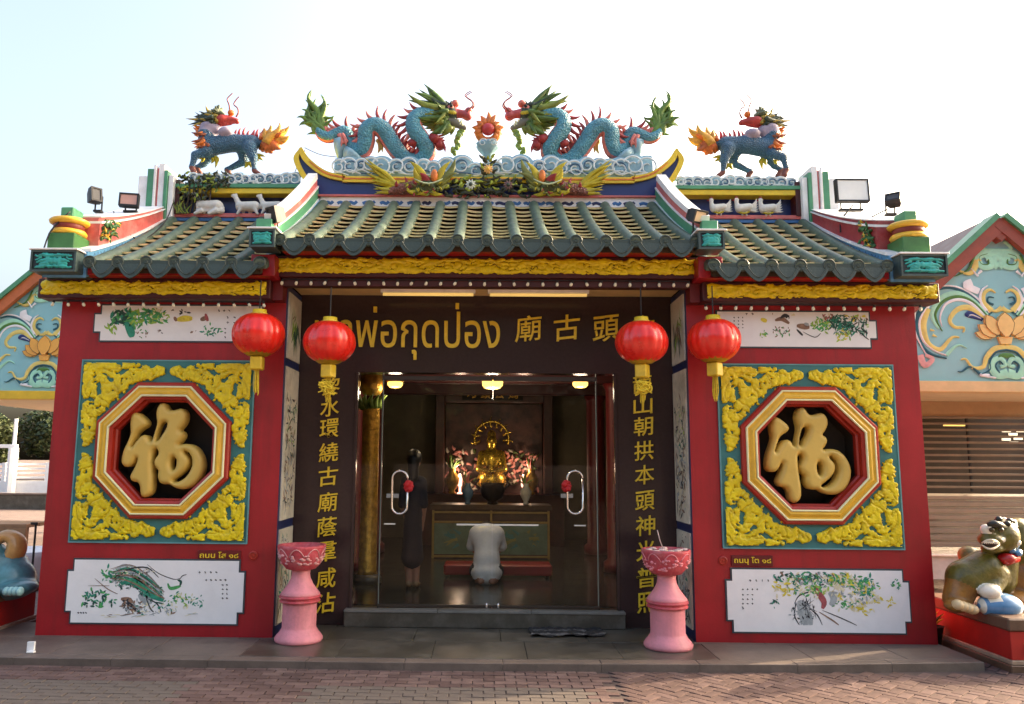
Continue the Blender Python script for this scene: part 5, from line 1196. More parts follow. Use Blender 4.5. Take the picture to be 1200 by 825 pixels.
MB().ell(dp(884, 150, -.09), (dr_(10), dr_(8), dr_(10)), 10).build('eye', ink, dg, True)
mb = MB()
for i, (a, b, r) in enumerate((((850, 170), (655, 88), 22), ((850, 165), (692, 80), 22), ((850, 185), (660, 122), 24), ((850, 200), (650, 172), 24), ((850, 210), (700, 205), 26), ((850, 225), (728, 250), 26), ((860, 235), (745, 270), 24), ((870, 250), (770, 300), 24), ((880, 260), (830, 312), 20), ((850, 215), (690, 160), 24), ((840, 190), (725, 140), 24), ((860, 245), (790, 280), 26), ((890, 262), (880, 305), 16))):
    mb.spike(dp(*a, rnd.uniform(-.08, .06)), dp(*b, rnd.uniform(-.14, .1)), dr_(r), rnd.uniform(-.1, .12), 0 if i % 4 else 1, 7, 7)
for i in range(40):
    a = R(rnd.uniform(120, 262)); L_ = rnd.uniform(90, 165) * (1.15 if a < R(190) else .7); bx, by = 858 + rnd.uniform(-18, 14), 205 + rnd.uniform(-45, 45)
    mb.spike(dp(bx, by, rnd.uniform(-.10, .08)), dp(bx + L_ * math.cos(a), by - L_ * math.sin(a), rnd.uniform(-.2, .14)), dr_(rnd.uniform(11, 19)), rnd.uniform(-.14, .14), i % 3 == 0, 6, 6)
mb.build('mane', [M('mane green', (72, 98, 34), .5, .4, 12), M('mane olive', (108, 120, 44), .5, .4, 12)], dg, True)
mb = MB()
for (a, b, r) in (((850, 150), (762, 94), 16), ((850, 150), (780, 92), 12), ((860, 150), (800, 100), 14), ((875, 150), (855, 122), 12), ((885, 150), (885, 122), 10), ((840, 155), (800, 120), 18), ((865, 155), (825, 120), 14)): mb.spike(dp(*a, rnd.uniform(-.06, .06)), dp(*b, rnd.uniform(-.08, .08)), dr_(r), .1, 0, 5, 6)
mb.build('horns', ddark, dg, True)
mb = MB()
for k in range(16):
    t = k / 15; x = 935 - 35 * t + rnd.uniform(-14, 14); y = 268 + 130 * t + rnd.uniform(-6, 6); mb.ell(dp(x, y, rnd.uniform(-.02, .02)), (dr_(18 - 5 * t), dr_(14), dr_(16)), 8)
mb.build('beard', M('beard green', (120, 146, 66), .5, .35, 14), dg, True)
for s_ in (-1, 1):
    P = spline([(968, 186), (985, 168), (1000, 150), (992, 128), (965, 108), (958, 98), (975, 84), (990, 76)], 3)
    MB().tube([dp(p_[0] + s_ * 3, p_[1] + s_ * 3, s_ * .05) for p_ in P], [dr_(5) * (1 - .6 * i / len(P)) for i in range(len(P))], 6).build('whisker', M('whisker brown red', (120, 56, 48), .5), dg, True)
mb = MB()
for a, b, r0, r1 in (((775, 320), (820, 330), 30, 26), ((820, 330), (825, 375), 26, 20), ((700, 350), (660, 340), 26, 16)): mb.tube([dp(*a, -.06), dp(*b, -.08)], [dr_(r0), dr_(r1)], 8)
for k in range(8): mb.spike(dp(800 + k * 5, 330 + (k % 3) * 12, -.08), dp(845 + (k % 3) * 6, 300 + k * 14, -.1), dr_(9), .1)
mb.build('foreleg_flame', dred, dg, True)['kind'] = 'stuff'
mb = MB()
for a, b in (((500, 330), (525, 395)), ((520, 330), (545, 385)), ((510, 340), (500, 400)), ((530, 350), (560, 372))): mb.spike(dp(*a, .06), dp(*b, .02), dr_(14), .1)
mb.build('hind_claw', M('claw ochre', (186, 168, 96), .5, .2), dg, True)
mb = MB()
for a, b in (((300, 300), (310, 365)), ((315, 300), (335, 360)), ((340, 330), (305, 345))): mb.spike(dp(*a, -.05), dp(*b, -.08), dr_(12), .1)
mb.spike(dp(310, 330), dp(300, 440), dr_(40), 0, 1, 5); mb.spike(dp(380, 400), dp(330, 460), dr_(60), 0, 1, 5)
mb.build('spray', [dpink, cloudb], dg, True)
dg2 = mirror_copy(dg, cxm, 'dragon', 'blue roof dragon with green mane, right of the flaming pearl, facing left')
# flaming pearl
pc = at(572, 152, YD); pe = thing('flaming_pearl', 'red pearl in an orange flame ring at the ridge centre', 'pearl', at(572, 205, YD))
k_ = kd * .225
mb = MB(); NR = 24
for ra, rb, yo in ((24, 74, 0),):
    for a in range(11):
        q_ = R(-35) + a * R(250) / 10
        L_ = (74, 86, 100, 92, 110, 122, 110, 92, 100, 86, 74)[a]
        mb.spike(pc + Vector((40 * k_ * math.cos(q_), 0, 40 * k_ * math.sin(q_) - 10 * k_)), pc + Vector((L_ * .92 * k_ * math.cos(q_), rnd.uniform(-.02, .02), L_ * .92 * k_ * math.sin(q_) - 8 * k_)), 20 * k_, .08 * (1 if a < 5 else -1), 0, 6, 7)
mb.build('flame', dorange, pe, True)
mb = MB(); P = [pc + Vector((52 * k_ * math.cos(a), .02, 52 * k_ * math.sin(a) - 8 * k_)) for a in [i * 2 * math.pi / 24 for i in range(25)]]; mb.tube(P, 22 * k_, 8); mb.build('flame_ring', dorange, pe, True)
MB().ell(pc + Vector((0, -.02, -2 * k_)), (36 * k_, 32 * k_, 34 * k_), 16).build('pearl', M('pearl red', (170, 50, 52), .3, .15), pe, True)
mb = MB(); c = at(572, 173, YD); mb.lathe([(.03, -.16), (.05, -.1), (.12, -.02), (.145, .03), (.12, .055), (.05, .06)], c, 16, 0, lambda a, z: 1 + .1 * math.cos(5 * a)); mb.build('cloud_stand', cloudb, pe, True)
mb = MB(); swirl(mb, c.x - .06, c.z, c.y - .15, .05, 0, 1.2, .014); swirl(mb, c.x + .06, c.z, c.y - .15, .05, 0, 1.2, .014, -1); mb.build('cloud_line', cloudw, pe, True)
# carp with yellow tails on the face of the ridge
def cp(x, y, dy=0.): return at(330 + x * .225, 90 + y * .225, 1.22 + dy)
cf = thing('carp_sculpture', 'ceramic carp with yellow tail below the left dragon', 'carp', cp(700, 620), 'carp on the ridge face')
mb = MB()
for i in range(13):
    t = i / 12; a = cp(600 + 20 * rnd.random(), 560 + 30 * rnd.random()); b = cp(430 + 60 * t + rnd.uniform(-10, 10), 430 + 190 * t + rnd.uniform(-10, 10), rnd.uniform(-.05, .05)); mb.spike(a, b, .03, rnd.uniform(-.12, .12), i % 3 == 0, 6, 6)
mb.build('tail', [dyellow, M('tail olive', (150, 140, 40), .5, .3)], cf, True)
obj('body', blob([('c', cp(560, 600), cp(620, 585), .035, .06, 0), ('c', cp(620, 585), cp(690, 575), .06, .075, 0), ('c', cp(690, 585), cp(790, 585), .07, .065, 1), ('e', cp(750, 560), (.13, .09, .08), 1)], .011, .02, .02), [M('carp brown red', (128, 76, 62), .5, .3, 16, .5, 40, scales=50), M('carp green', (70, 78, 40), .5, .35, 16, .4, 40)], cf)
mb = MB()
for (a, b, r, m_) in (((745, 560), (668, 440), .050, 0), ((740, 565), (690, 470), .045, 0), ((760, 560), (720, 500), .05, 2), ((810, 560), (905, 425), .055, 1), ((815, 555), (880, 440), .045, 0), ((805, 565), (915, 500), .045, 1), ((700, 600), (650, 590), .03, 0), ((760, 610), (700, 615), .03, 0), ((780, 600), (840, 610), .03, 0), ((820, 590), (870, 560), .035, 1), ((650, 560), (640, 520), .02, 2), ((600, 570), (600, 540), .02, 2)): mb.spike(cp(*a, -.05), cp(*b, rnd.uniform(-.12, -.02)), r, .12 * rnd.choice((-1, 1)), m_, 7, 8, flat=((.2, 1, 0), .35))
for i in range(24): x = rnd.uniform(640, 860); c = cp(x, rnd.uniform(545, 610), -.08); a = rnd.uniform(0, 6.28); mb.spike(c, c + Vector((.06 * math.cos(a), -.02, .045 * math.sin(a))), .012, .2, rnd.choice((0, 1, 2)), 4, 5)
mb.build('fins', [dyellow, M('fin olive', (104, 108, 40), .5, .3), dred], cf, True)
MB().ell(cp(795, 515, -.07), (.040, .035, .075), 12).build('mouth', dorange, cf, True)
mb = MB(); P = [cp(690 + 25 * i, 530 + 26 * math.sin(i * 3.14 / 6), -.13) for i in range(7)]; mb.tube(P, [.004, .008, .010, .010, .010, .008, .004], 6); mb.build('lip', M('pale green lip', (176, 190, 150), .5, .3), cf, True)
mirror_copy(cf, cxm, 'carp_sculpture', 'ceramic carp with yellow tail below the right dragon')
# flower sprays in the middle of the ridge face
fs = thing('flower_spray', 'dark foliage and flowers on the ridge face below the pearl', 'flowers', cp(1075, 625))
mb = MB()
for i in range(170):
    x, y = rnd.uniform(850, 1300), rnd.uniform(530, 622); a = rnd.uniform(0, 6.28); p0_ = cp(x, y, rnd.uniform(0, .06)); mb.spike(p0_, p0_ + Vector((.09 * math.cos(a), -.03, .05 * math.sin(a))), .018, .15, (0, 0, 0, 1)[i % 4], 4, 6)
for i in range(22):
    x = rnd.uniform(1020, 1130); y = rnd.uniform(395, 500); p0_ = cp(1075 + (x - 1075) * .5, y + 20); mb.spike(p0_, cp(x, y, -.04), .018, .15, (0, 1)[i % 3 == 0], 4, 6)
mb.build('foliage', [M('foliage dark', (52, 56, 34), .5, .3), M('foliage lime', (150, 160, 50), .5, .3)], fs, True)
def rosette(name, c, r, mats, n=10):
    mb = MB()
    for k in range(n): a = k * 6.283 / n; mb.spike(c, c + Vector((r * math.cos(a), -.01, r * math.sin(a))), r * .3, 0, 0, 4, 6)
    mb.ell(c + Vector((0, -.02, 0)), (r * .35, r * .25, r * .35), 8, 1); return mb.build(name, mats, fs, True)
rosette('gold_flower', cp(1075, 482, -.08), .06, [M('gold petal', (214, 160, 90), .5, .2), gold]); rosette('white_flower', cp(985, 562, -.08), .065, [M('pale petal', (180, 186, 170), .5, .2), ddark]); rosette('dusky_flower', cp(1180, 565, -.06), .06, [M('dusky petal', (96, 70, 66), .5, .2), ddark])

# qilins on the side ridges
YQ = 1.42; kq = 1 / ppm(YQ)
def qp(x, y, dy=0.): return at(210 + x * .1334, 105 + y * .1334, YQ + dy)
def qr(r): return r * .1334 * kq
ql = thing('qilin', 'blue qilin with orange flame tail on the left side ridge, head turned back', 'qilin', qp(420, 760), 'qilins on the side ridges')
pr = [('c', qp(260, 500), qp(480, 470), qr(88), qr(78), 0), ('c', qp(480, 470), qp(640, 470), qr(78), qr(72), 0), ('e', qp(600, 480), (qr(90), qr(72), qr(80)), 0), ('c', qp(640, 460), qp(745, 470), qr(50), qr(26), 0),
      ('c', qp(240, 540, -.07), qp(140, 575, -.09), qr(48), qr(34), 0), ('c', qp(140, 575, -.09), qp(110, 680, -.09), qr(32), qr(22), 0), ('c', qp(110, 680, -.09), qp(130, 730, -.09), qr(22), qr(28), 2),
      ('c', qp(290, 560, .07), qp(215, 650, .09), qr(50), qr(30), 0), ('c', qp(215, 650, .09), qp(150, 690, .09), qr(28), qr(22), 0), ('c', qp(150, 690, .09), qp(185, 742, .09), qr(24), qr(26), 2),
      ('c', qp(560, 520, .07), qp(570, 630, .09), qr(64), qr(40), 0), ('c', qp(570, 630, .09), qp(420, 705, .09), qr(36), qr(22), 0), ('c', qp(420, 705, .09), qp(440, 742, .09), qr(22), qr(24), 2),
      ('c', qp(620, 510, -.07), qp(650, 600, -.09), qr(66), qr(38), 0), ('c', qp(650, 600, -.09), qp(660, 700, -.09), qr(34), qr(20), 0), ('c', qp(660, 715, -.09), qp(700, 742, -.09), qr(22), qr(22), 2),
      ('c', qp(250, 500), qp(240, 400), qr(84), qr(74), 0), ('c', qp(240, 380), qp(320, 350), qr(70), qr(52), 1), ('e', qp(410, 375, -.06), (qr(70), qr(60), qr(48)), 1), ('e', qp(260, 330), (qr(80), qr(70), qr(50)), 1)]
obj('body', blob(pr, .0105, .022), [qblue, qgrey, M('hoof brown red', (110, 62, 52), .5, .2)], ql)
pr = [('e', qp(380, 270), (qr(62), qr(62), qr(50)), 0), ('c', qp(420, 265), qp(500, 275), qr(42), qr(26), 0), ('e', qp(455, 205), (qr(30), qr(34), qr(28)), 1), ('c', qp(330, 310), qp(450, 300), qr(20), qr(14), 0), ('e', qp(510, 282), (qr(20), qr(24), qr(20)), 0)]
obj('head', blob(pr, .009, .015), [M('qilin face red', (160, 52, 44), .45, .25), dorange], ql)
mb = MB()
for k in range(22): a = rnd.uniform(0, 6.28); b = rnd.uniform(-.8, 1.5); c = qp(345, 200); d = Vector((math.cos(a) * math.cos(b), math.sin(a) * math.cos(b), math.sin(b))); mb.spike(c, c + d * qr(70), qr(22), .1, 0, 4, 6)
mb.build('topknot', M('topknot grey green', (96, 108, 84), .55, .3), ql, True)
mb = MB()
for i, (a, b, r) in enumerate((((300, 260), (55, 255), 18), ((300, 270), (75, 310), 18), ((290, 250), (125, 235), 18), ((300, 240), (215, 215), 16), ((300, 230), (255, 200), 14), ((280, 280), (130, 280), 20), ((300, 220), (290, 200), 14), ((260, 270), (160, 250), 24), ((280, 270), (190, 230), 26), ((330, 240), (300, 215), 20))): mb.spike(qp(*a, rnd.uniform(-.06, .06)), qp(*b, rnd.uniform(-.1, .1)), qr(r), rnd.uniform(-.1, .1), 0 if i % 3 else 1, 6, 6)
for i in range(26):
    a = R(rnd.uniform(95, 215)); L_ = rnd.uniform(90, 210); bx, by = 300 + rnd.uniform(-30, 40), 270 + rnd.uniform(-40, 30)
    mb.spike(qp(bx, by, rnd.uniform(-.1, .1)), qp(bx + L_ * math.cos(a), by - L_ * .55 * math.sin(a), rnd.uniform(-.14, .14)), qr(rnd.uniform(14, 22)), rnd.uniform(-.14, .14), (0, 0, 1)[i % 3], 6, 6)
mb.build('mane', [ddark, M('mane ochre', (150, 130, 50), .5, .3)], ql, True)
mb = MB()
for i, (a, b, r) in enumerate((((250, 400), (105, 375), 26), ((250, 430), (120, 330), 26), ((250, 460), (160, 445), 26), ((240, 500), (190, 480), 28), ((240, 420), (130, 400), 30), ((230, 360), (120, 310), 24), ((230, 470), (200, 520), 30), ((250, 440), (165, 400), 34))): mb.spike(qp(*a, rnd.uniform(-.07, .07)), qp(*b, rnd.uniform(-.1, .1)), qr(r), rnd.uniform(-.12, .12), i % 3 == 0, 6, 6)
for i in range(22):
    a = R(rnd.uniform(130, 250)); L_ = rnd.uniform(60, 130); bx, by = 235 + rnd.uniform(-20, 30), 430 + rnd.uniform(-70, 90)
    mb.spike(qp(bx, by, rnd.uniform(-.1, .02)), qp(bx + L_ * math.cos(a), by - L_ * .8 * math.sin(a) - 20, rnd.uniform(-.16, .05)), qr(rnd.uniform(16, 26)), rnd.uniform(-.14, .14), i % 2, 6, 6)
mb.build('neck_flame', [dorange, M('flame brown', (128, 66, 36), .5, .3)], ql, True)
mb = MB()
for i, (a, b, r) in enumerate((((760, 470), (885, 292), 40), ((770, 480), (968, 318), 40), ((780, 490), (970, 405), 40), ((780, 510), (892, 522), 40), ((750, 440), (800, 315), 32), ((740, 430), (740, 340), 28), ((720, 430), (700, 380), 20), ((760, 510), (820, 560), 50), ((780, 460), (900, 380), 50), ((740, 520), (700, 530), 30), ((800, 480), (880, 450), 60))): mb.spike(qp(*a, rnd.uniform(-.05, .05)), qp(*b, rnd.uniform(-.08, .08)), qr(r), rnd.uniform(-.14, .14), 1 if i in (0, 1, 2, 4) else 0, 7, 7, wave=.06)
mb.ell(qp(790, 480), (qr(90), qr(46), qr(72)), 12); mb.ell(qp(830, 430), (qr(60), qr(40), qr(50)), 12)
for (a, b, r) in (((820, 440), (880, 290), 30), ((840, 440), (970, 315), 30), ((850, 450), (975, 400), 28), ((800, 430), (805, 310), 26), ((770, 430), (745, 335), 24), ((850, 480), (900, 520), 30), ((840, 420), (930, 350), 30)): mb.spike(qp(*a, rnd.uniform(-.04, .04)), qp(*b, rnd.uniform(-.08, .08)), qr(r), rnd.uniform(-.1, .1), 1, 7, 7, wave=.07)
mb.build('tail_flame', [M('tail flame orange', (190, 100, 44), .5, .3, 10), M('tail flame amber', (208, 150, 60), .5, .3, 10)], ql, True)
mb = MB()
for x, y in ((500, 345), (535, 330), (575, 325), (610, 355), (660, 345), (690, 340), (640, 380)): mb.spike(qp(x - 10, 420), qp(x + 10, y), qr(15), .1, 0, 4, 6)
mb.build('back_spines', M('spine red', (168, 50, 56), .5, .2), ql, True)
mb = MB()
for a, b in (((200, 590), (160, 600)), ((210, 600), (190, 640)), ((320, 590), (315, 690)), ((330, 600), (340, 640)), ((300, 600), (280, 650)), ((600, 640), (570, 690)), ((610, 640), (630, 690)), ((660, 580), (760, 590)), ((665, 590), (740, 625)), ((660, 600), (700, 630))): mb.spike(qp(*a), qp(*b), qr(18), .1, 0, 4, 6)
mb.build('leg_flame', dyellow, ql, True)
for P in ([(445, 200), (440, 140), (425, 100), (425, 75), (470, 30)], [(500, 240), (520, 200), (510, 160), (480, 130), (500, 90), (528, 60)]):
    P = spline(P, 4); MB().tube([qp(p_[0], p_[1]) for p_ in P], [qr(8) * (1 - .5 * i / len(P)) for i in range(len(P))], 6).build('whisker', M('whisker brown red', (120, 56, 48)), ql, True)
MB().box(qp(490, 440).x, qp(540, 440).x, YQ - .10, YQ + .10, qp(500, 585).z, qp(500, 430).z).build('saddle_strap', M('strap maroon', (110, 44, 52), .5), ql) if 0 else None
cq = (at(278, 160, YQ).x + at(868, 160, YQ).x) / 2
mirror_copy(ql, cq, 'qilin', 'blue qilin with orange flame tail on the right side ridge, head turned back')

# white plaster animals in the niches
YN = 1.30; kn = 1 / ppm(YN)
def goat(px_, py_, s, standing, label, d=1):
    def g(x, y, dy=0.): return at(px_ + x * s, py_ + y * s, YN - .02 + dy)
    r = lambda v: v * s * kn
    t = thing('goat_figure', label, 'goat', g(0, 0), 'white goats in the left ridge niche')
    pr = [('c', g(-8, -8), g(8, -8), r(5.2), r(5.8), 0), ('c', g(-9, -10), g(-13, -18), r(3.4), r(2.6), 0), ('e', g(-14.5, -19.5), (r(3.6), r(2.2), r(2.2)), 0), ('c', g(-12.5, -20), g(-11.5, -23), r(1.2), r(.7), 0), ('c', g(12, -9), g(14.5, -6), r(1.8), r(1), 0)]
    if standing: pr += [('c', g(-8, -5, -.03), g(-11, 0, -.03), r(2), r(1.4), 0), ('c', g(-6, -5, .03), g(-4, 0, .03), r(2), r(1.4), 0), ('c', g(8, -5, -.03), g(11, 0, -.03), r(2.2), r(1.5), 0), ('c', g(6, -5, .03), g(2, 0, .03), r(2.2), r(1.5), 0)]
    else: pr += [('c', g(-8, -3, -.04), g(-14, -.5, -.05), r(2.4), r(1.6), 0), ('c', g(7, -3, -.04), g(0, -.5, -.06), r(3), r(1.8), 0), ('c', g(-10, -3), g(12, -3), r(3.4), r(3.6), 0)]
    obj('body', blob(pr, .009, .014), plaster, t)
goat(245, 250.5, 1.18, False, 'white plaster goat lying down in the left niche'); goat(290, 250.5, 1.08, True, 'white plaster goat standing in the left niche'); goat(318, 249.5, 1.0, True, 'white plaster goat half hidden by the verge block spotlight')
def bird(px_, py_, s, label):
    def g(x, y, dy=0.): return at(px_ + x * s, py_ + y * s, YN - .02 + dy)
    r = lambda v: v * s * kn
    t = thing('crane_figure', label, 'bird', g(0, 0), 'white birds in the right ridge niche')
    obj('body', blob([('c', g(-5, -8), g(6, -10), r(5.4), r(4.4), 0), ('c', g(-8, -10), g(-9, -17), r(3), r(2.2), 0), ('e', g(-9, -18.5), (r(3), r(2.2), r(2.4)), 0), ('c', g(-2, -4), g(-2, 0), r(1.4), r(1.2), 0), ('c', g(2, -4), g(3, 0), r(1.4), r(1.2), 0)], .009, .013), plaster, t)
    mb = MB()
    for k in range(6): mb.spike(g(4, -9), g(15 + k * .6, -20 + k * 3), r(2.4), -.15, 0, 5, 6)
    mb.build('tail_feathers', plaster, t, True)
    mb = MB(); mb.spike(g(-11, -18.5), g(-15, -17.5), r(1.1), 0); mb.ell(g(-9, -21.5), (r(2), r(1), r(1.2)), 8); mb.build('comb', dred, t, True)
    mb = MB(); mb.tube([g(-6, -4), g(0, -2.5, -.05), g(6, -4)], r(1.2), 6); mb.build('wing_edge', dyellow, t, True)
bird(842, 252, .95, 'white plaster bird nearest the middle roof in the right niche'); bird(872, 252.5, 1.0, 'white plaster bird in the middle of the right niche'); bird(900, 253, 1.0, 'white plaster bird farthest right in the right niche')
# dark shrub at the outer end of the left niche
tw = thing('ridge_plants', 'dark green plants growing at the end of the left niche', 'plants', at(225, 251, 1.24))
mb = MB()
for i in range(150):
    x, y = rnd.uniform(207, 268), rnd.uniform(203, 234); y = y if x < 240 else rnd.uniform(203, 222); c = at(x, y, 1.24 + rnd.uniform(-.04, .08)); a = rnd.uniform(0, 6.28); mb.spike(c, c + Vector((.06 * math.cos(a), rnd.uniform(-.03, .03), .05 * math.sin(a))), .014, .2, (0, 0, 0, 1)[i % 4], 4, 5)
for i in range(26):
    x = rnd.uniform(207, 222); c = at(x, 250, 1.24); mb.spike(c, at(x + rnd.uniform(-8, 8), rnd.uniform(230, 244), 1.22), .008, .1, i % 2, 4, 5)
mb.build('leaves', [M('ridge plant dark', (44, 52, 34), .6, .3), M('ridge plant lime', (120, 136, 48), .6, .3)], tw)
tw['kind'] = 'thing'
mb = MB()
for k in range(7): x = 212 + k * 5; mb.tube([at(x, 250, 1.26), at(x + 4, 232, 1.25), at(x + 6, 214, 1.25)], [.012, .010, .006], 6)
mb.build('stems', M('plant stem', (54, 44, 30), .7), tw)

# ------------------------------------------------------------------ lanterns
def lantern_proto():
    t = thing('lantern', 'x', 'lantern', (0, 0, 0), 'red lanterns under the eaves')
    n = 60; rr, hh = .232, .192
    prof = [(rr * math.sin(a) ** .86, -hh * math.cos(a)) for a in [R(24) + i * R(132) / 20 for i in range(21)]]
    MB().lathe(prof, (0, 0, 0), 96, 0, lambda a, z: 1 - .022 * abs(math.sin(8 * a)) ** .5 * 0 - .034 * (1 - abs(math.cos(8 * a))) ** 1.0 + .006 * math.sin(3 * a + 20 * z)).build('shell', lantern_red, t, True)
    MB().lathe([(.112, -hh * .90), (.135, -hh * .83), (.165, -hh * .70)][::-1] + [(.09, -hh * .98), (.05, -hh * 1.02), (.045, -hh * 1.0)], (0, 0, 0), 48, 0, lambda a, z: 1.008).build('base_ring', M('lantern olive gold', (150, 120, 30), .4, .25), t, True)
    MB().lathe([(.10, hh * .9), (.062, hh * 1.02), (.060, hh * 1.16), (.05, hh * 1.16), (.02, hh * 1.1)], (0, 0, 0), 24).build('cap_ring', lantern_gold, t, True)
    MB().tube([(0, 0, hh), (0, 0, hh + .30)], .006, 6).build('hanger', black, t)
    MB().bbox(-.052, .052, -.052, .052, -hh * 1.02 - .12, -hh * 1.02, .01).build('tassel_head', lantern_gold, t)
    mb = MB(); rnd = random.Random(1)
    for k in range(14): a = k * .9; q_ = .010 + .012 * rnd.random(); mb.tube([(q_ * math.cos(a), q_ * math.sin(a), -hh * 1.02 - .12), (q_ * 1.3 * math.cos(a), q_ * 1.3 * math.sin(a), -hh - .25), (q_ * 1.1 * math.cos(a) + .006, q_ * math.sin(a), -hh - .30 - .05 * rnd.random())], .003, 4)
    mb.build('tassel', M('tassel yellow', (206, 178, 40), .7, .25, 30), t)
    return t
lp = lantern_proto()
for k, (px_, py_, lb) in enumerate(((303, 392, 'red lantern hanging in front of the left wing, farthest left'), (386, 401, 'red lantern hanging over the left end of the Thai sign'), (752, 401, 'red lantern hanging over the right end of the door sign'), (836.5, 399, 'red lantern hanging in front of the right wing, farthest right'))):
    o = lp if k == 0 else copy_tree(lp); p_ = at(px_, py_, -.33); o.location = p_; o['label'] = lb; o.rotation_euler = (0, 0, k * 1.3)
    if k in (1, 2):
        mb = MB()
        rnd = random.Random(k)
        for q_ in range(5):
            P = [(p_.x + rnd.uniform(-.03, .03), p_.y - .05, p_.z - .37 + rnd.uniform(-.02, .02))]
            for s_ in range(7): P.append((p_.x + rnd.uniform(-.075, .075), p_.y - .05 + rnd.uniform(-.02, .02), p_.z - .40 + rnd.uniform(-.07, .05)))
            mb.tube([tuple(v) for v in spline(P, 4)], .006, 5)
        kt = mb.mesh(); kt.materials.append(M('tassel yellow', (206, 178, 40))); kto = bpy.data.objects.new('cord_knot', kt); COL.objects.link(kto); kto.parent = o; kto.matrix_parent_inverse = (Matrix.Translation(o.location) @ Matrix.Rotation(k * 1.3, 4, 'Z')).inverted()

# ------------------------------------------------------------------ pink stone bowls
def bowl_proto(px_, py_, label, rubble):
    g_ = gz(px_, py_, .12); c = (g_.x, g_.y + .19, .12)
    t = thing('stone_bowl', label, 'bowl', c, 'pink stone bowls beside the entrance')
    MB().lathe([(.195, 0), (.205, .015), (.205, .035), (.19, .06), (.168, .085), (.160, .10), (.150, .115), (.147, .13), (.147, .33), (.150, .345), (.17, .350)], c, 96, 0, lambda a, z: 1 - (.012 * abs(math.sin(14 * a)) if .12 < z < .335 else 0)).build('pedestal', pinkstone, t, True)
    MB().lathe([(.155, .349), (.172, .352), (.176, .365), (.165, .372), (.155, .378), (.165, .384), (.178, .39), (.178, .405), (.164, .413)], c, 36).build('ring_moulding', redpink, t, True)
    MB().lathe([(.160, .405), (.172, .42), (.150, .45), (.11, .505), (.085, .56), (.078, .60), (.082, .64)], c, 36).build('neck', pinkstone, t, True)
    prof = [(.082, .635), (.13, .648), (.165, .69), (.187, .74), (.197, .79), (.205, .825), (.210, .845), (.208, .862), (.186, .862), (.178, .82), (.15, .75), (.0, .72)]
    bo = MB().lathe(prof, c, 60, 0, lambda a, z: 1 + (.012 * math.cos(8 * a) + .006 * math.sin(17 * a + 30 * z) if .66 < z < .81 else 0)).build('basin', redpink, t, True)
    mb = MB()
    for k in range(8):
        a0 = k * math.pi / 4
        P = []
        for i in range(9):
            a = a0 + (i - 4) * .085; z = .835 - .05 * (abs(i - 4) / 4) ** 2 * 1.4; r_ = .208 - (.835 - z) * .25; P.append((c[0] + r_ * math.cos(a), c[1] + r_ * math.sin(a), c[2] + z))
        mb.tube(P, .005, 6)
        for q_ in range(11): a = a0 + .39 + random.uniform(-.34, .34); z = random.uniform(.69, .78); r_ = .160 + (z - .69) * .36; mb.ell((c[0] + r_ * math.cos(a), c[1] + r_ * math.sin(a), c[2] + z), (random.uniform(.012, .024), .016, random.uniform(.008, .016)), 8)
    mb.build('petal_relief', pinkstone if rubble else M('pale relief', (206, 150, 148), .55, .2), bo, True)
    MB().lathe([(.178, .80), (.1, .815), (.0, .82)], c, 30).build('ash', M('grey ash', (150, 138, 128), .95, .2, 30, .4), t, True)
    if rubble:
        mb = MB(); rnd = random.Random(3)
        for k in range(14): a = rnd.uniform(0, 6.28); r_ = rnd.uniform(.05, .19); mb.ell((c[0] + r_ * math.cos(a), c[1] + r_ * math.sin(a), c[2] + .855), (.035, .03, .014), 7)
        mb.tube([(c[0] - .02, c[1] - .02, c[2] + .84), (c[0] - .05, c[1], c[2] + .94), (c[0] - .07, c[1], c[2] + 1.03)], .004, 5)
        mb.build('rubble', M('rubble pink grey', (196, 170, 164), .8, .2), t, True)
    for o in t.children_recursive:
        for v in o.data.vertices: v.co.z = .12 + (v.co.z - .12) * .945
    return t
bowl_proto(343.5, 757, 'pink stone bowl on a pedestal left of the entrance', False); bowl_proto(789.5, 765, 'pink stone bowl with rubble in it right of the entrance', True)

# dark crumpled doormat
mt = thing('doormat', 'crumpled dark striped cloth mat on the platform before the door', 'mat', gz(665, 741, .12))
mb = MB(); n1, n2 = 28, 14; g0 = gz(620, 747, .121); g1 = gz(709, 747, .121); g2 = gz(622, 733, .121)
vs = []
for j in range(n2):
    for i in range(n1):
        u, v = i / (n1 - 1), j / (n2 - 1); p_ = g0 + (g1 - g0) * u + (g2 - g0) * v
        vs.append((p_.x + .02 * math.sin(v * 9), p_.y + .02 * math.sin(u * 14), .124 + .014 * abs(math.sin(v * 12 + 3 * math.sin(u * 5))) + .012 * random.random()))
F = [(j * n1 + i, j * n1 + i + 1, (j + 1) * n1 + i + 1, (j + 1) * n1 + i) for j in range(n2 - 1) for i in range(n1 - 1)]
mb.add(vs, F); mb.m = [1 if (q_ // (n1 - 1)) % 4 == 1 else 0 for q_ in range(len(F))]
mb.build('cloth', [M('charcoal mat', (34, 34, 36), .9, .3, 30, .4), M('grey mat stripe', (92, 90, 88), .9, .3, 30)], mt)
# small white stand at the platform corner
ws = thing('floor_marker', 'small white plastic marker on the platform left corner', 'marker', gz(36, 764, .12))
g_ = gz(36, 764, .12)
MB().bbox(g_.x - .03, g_.x + .03, g_.y - .012, g_.y + .012, .12, .20, .003).build('plate', pwhite, ws); MB().bbox(g_.x - .01, g_.x + .05, g_.y - .05, g_.y - .013, .121, .135, .003).build('foot', pwhite, ws)

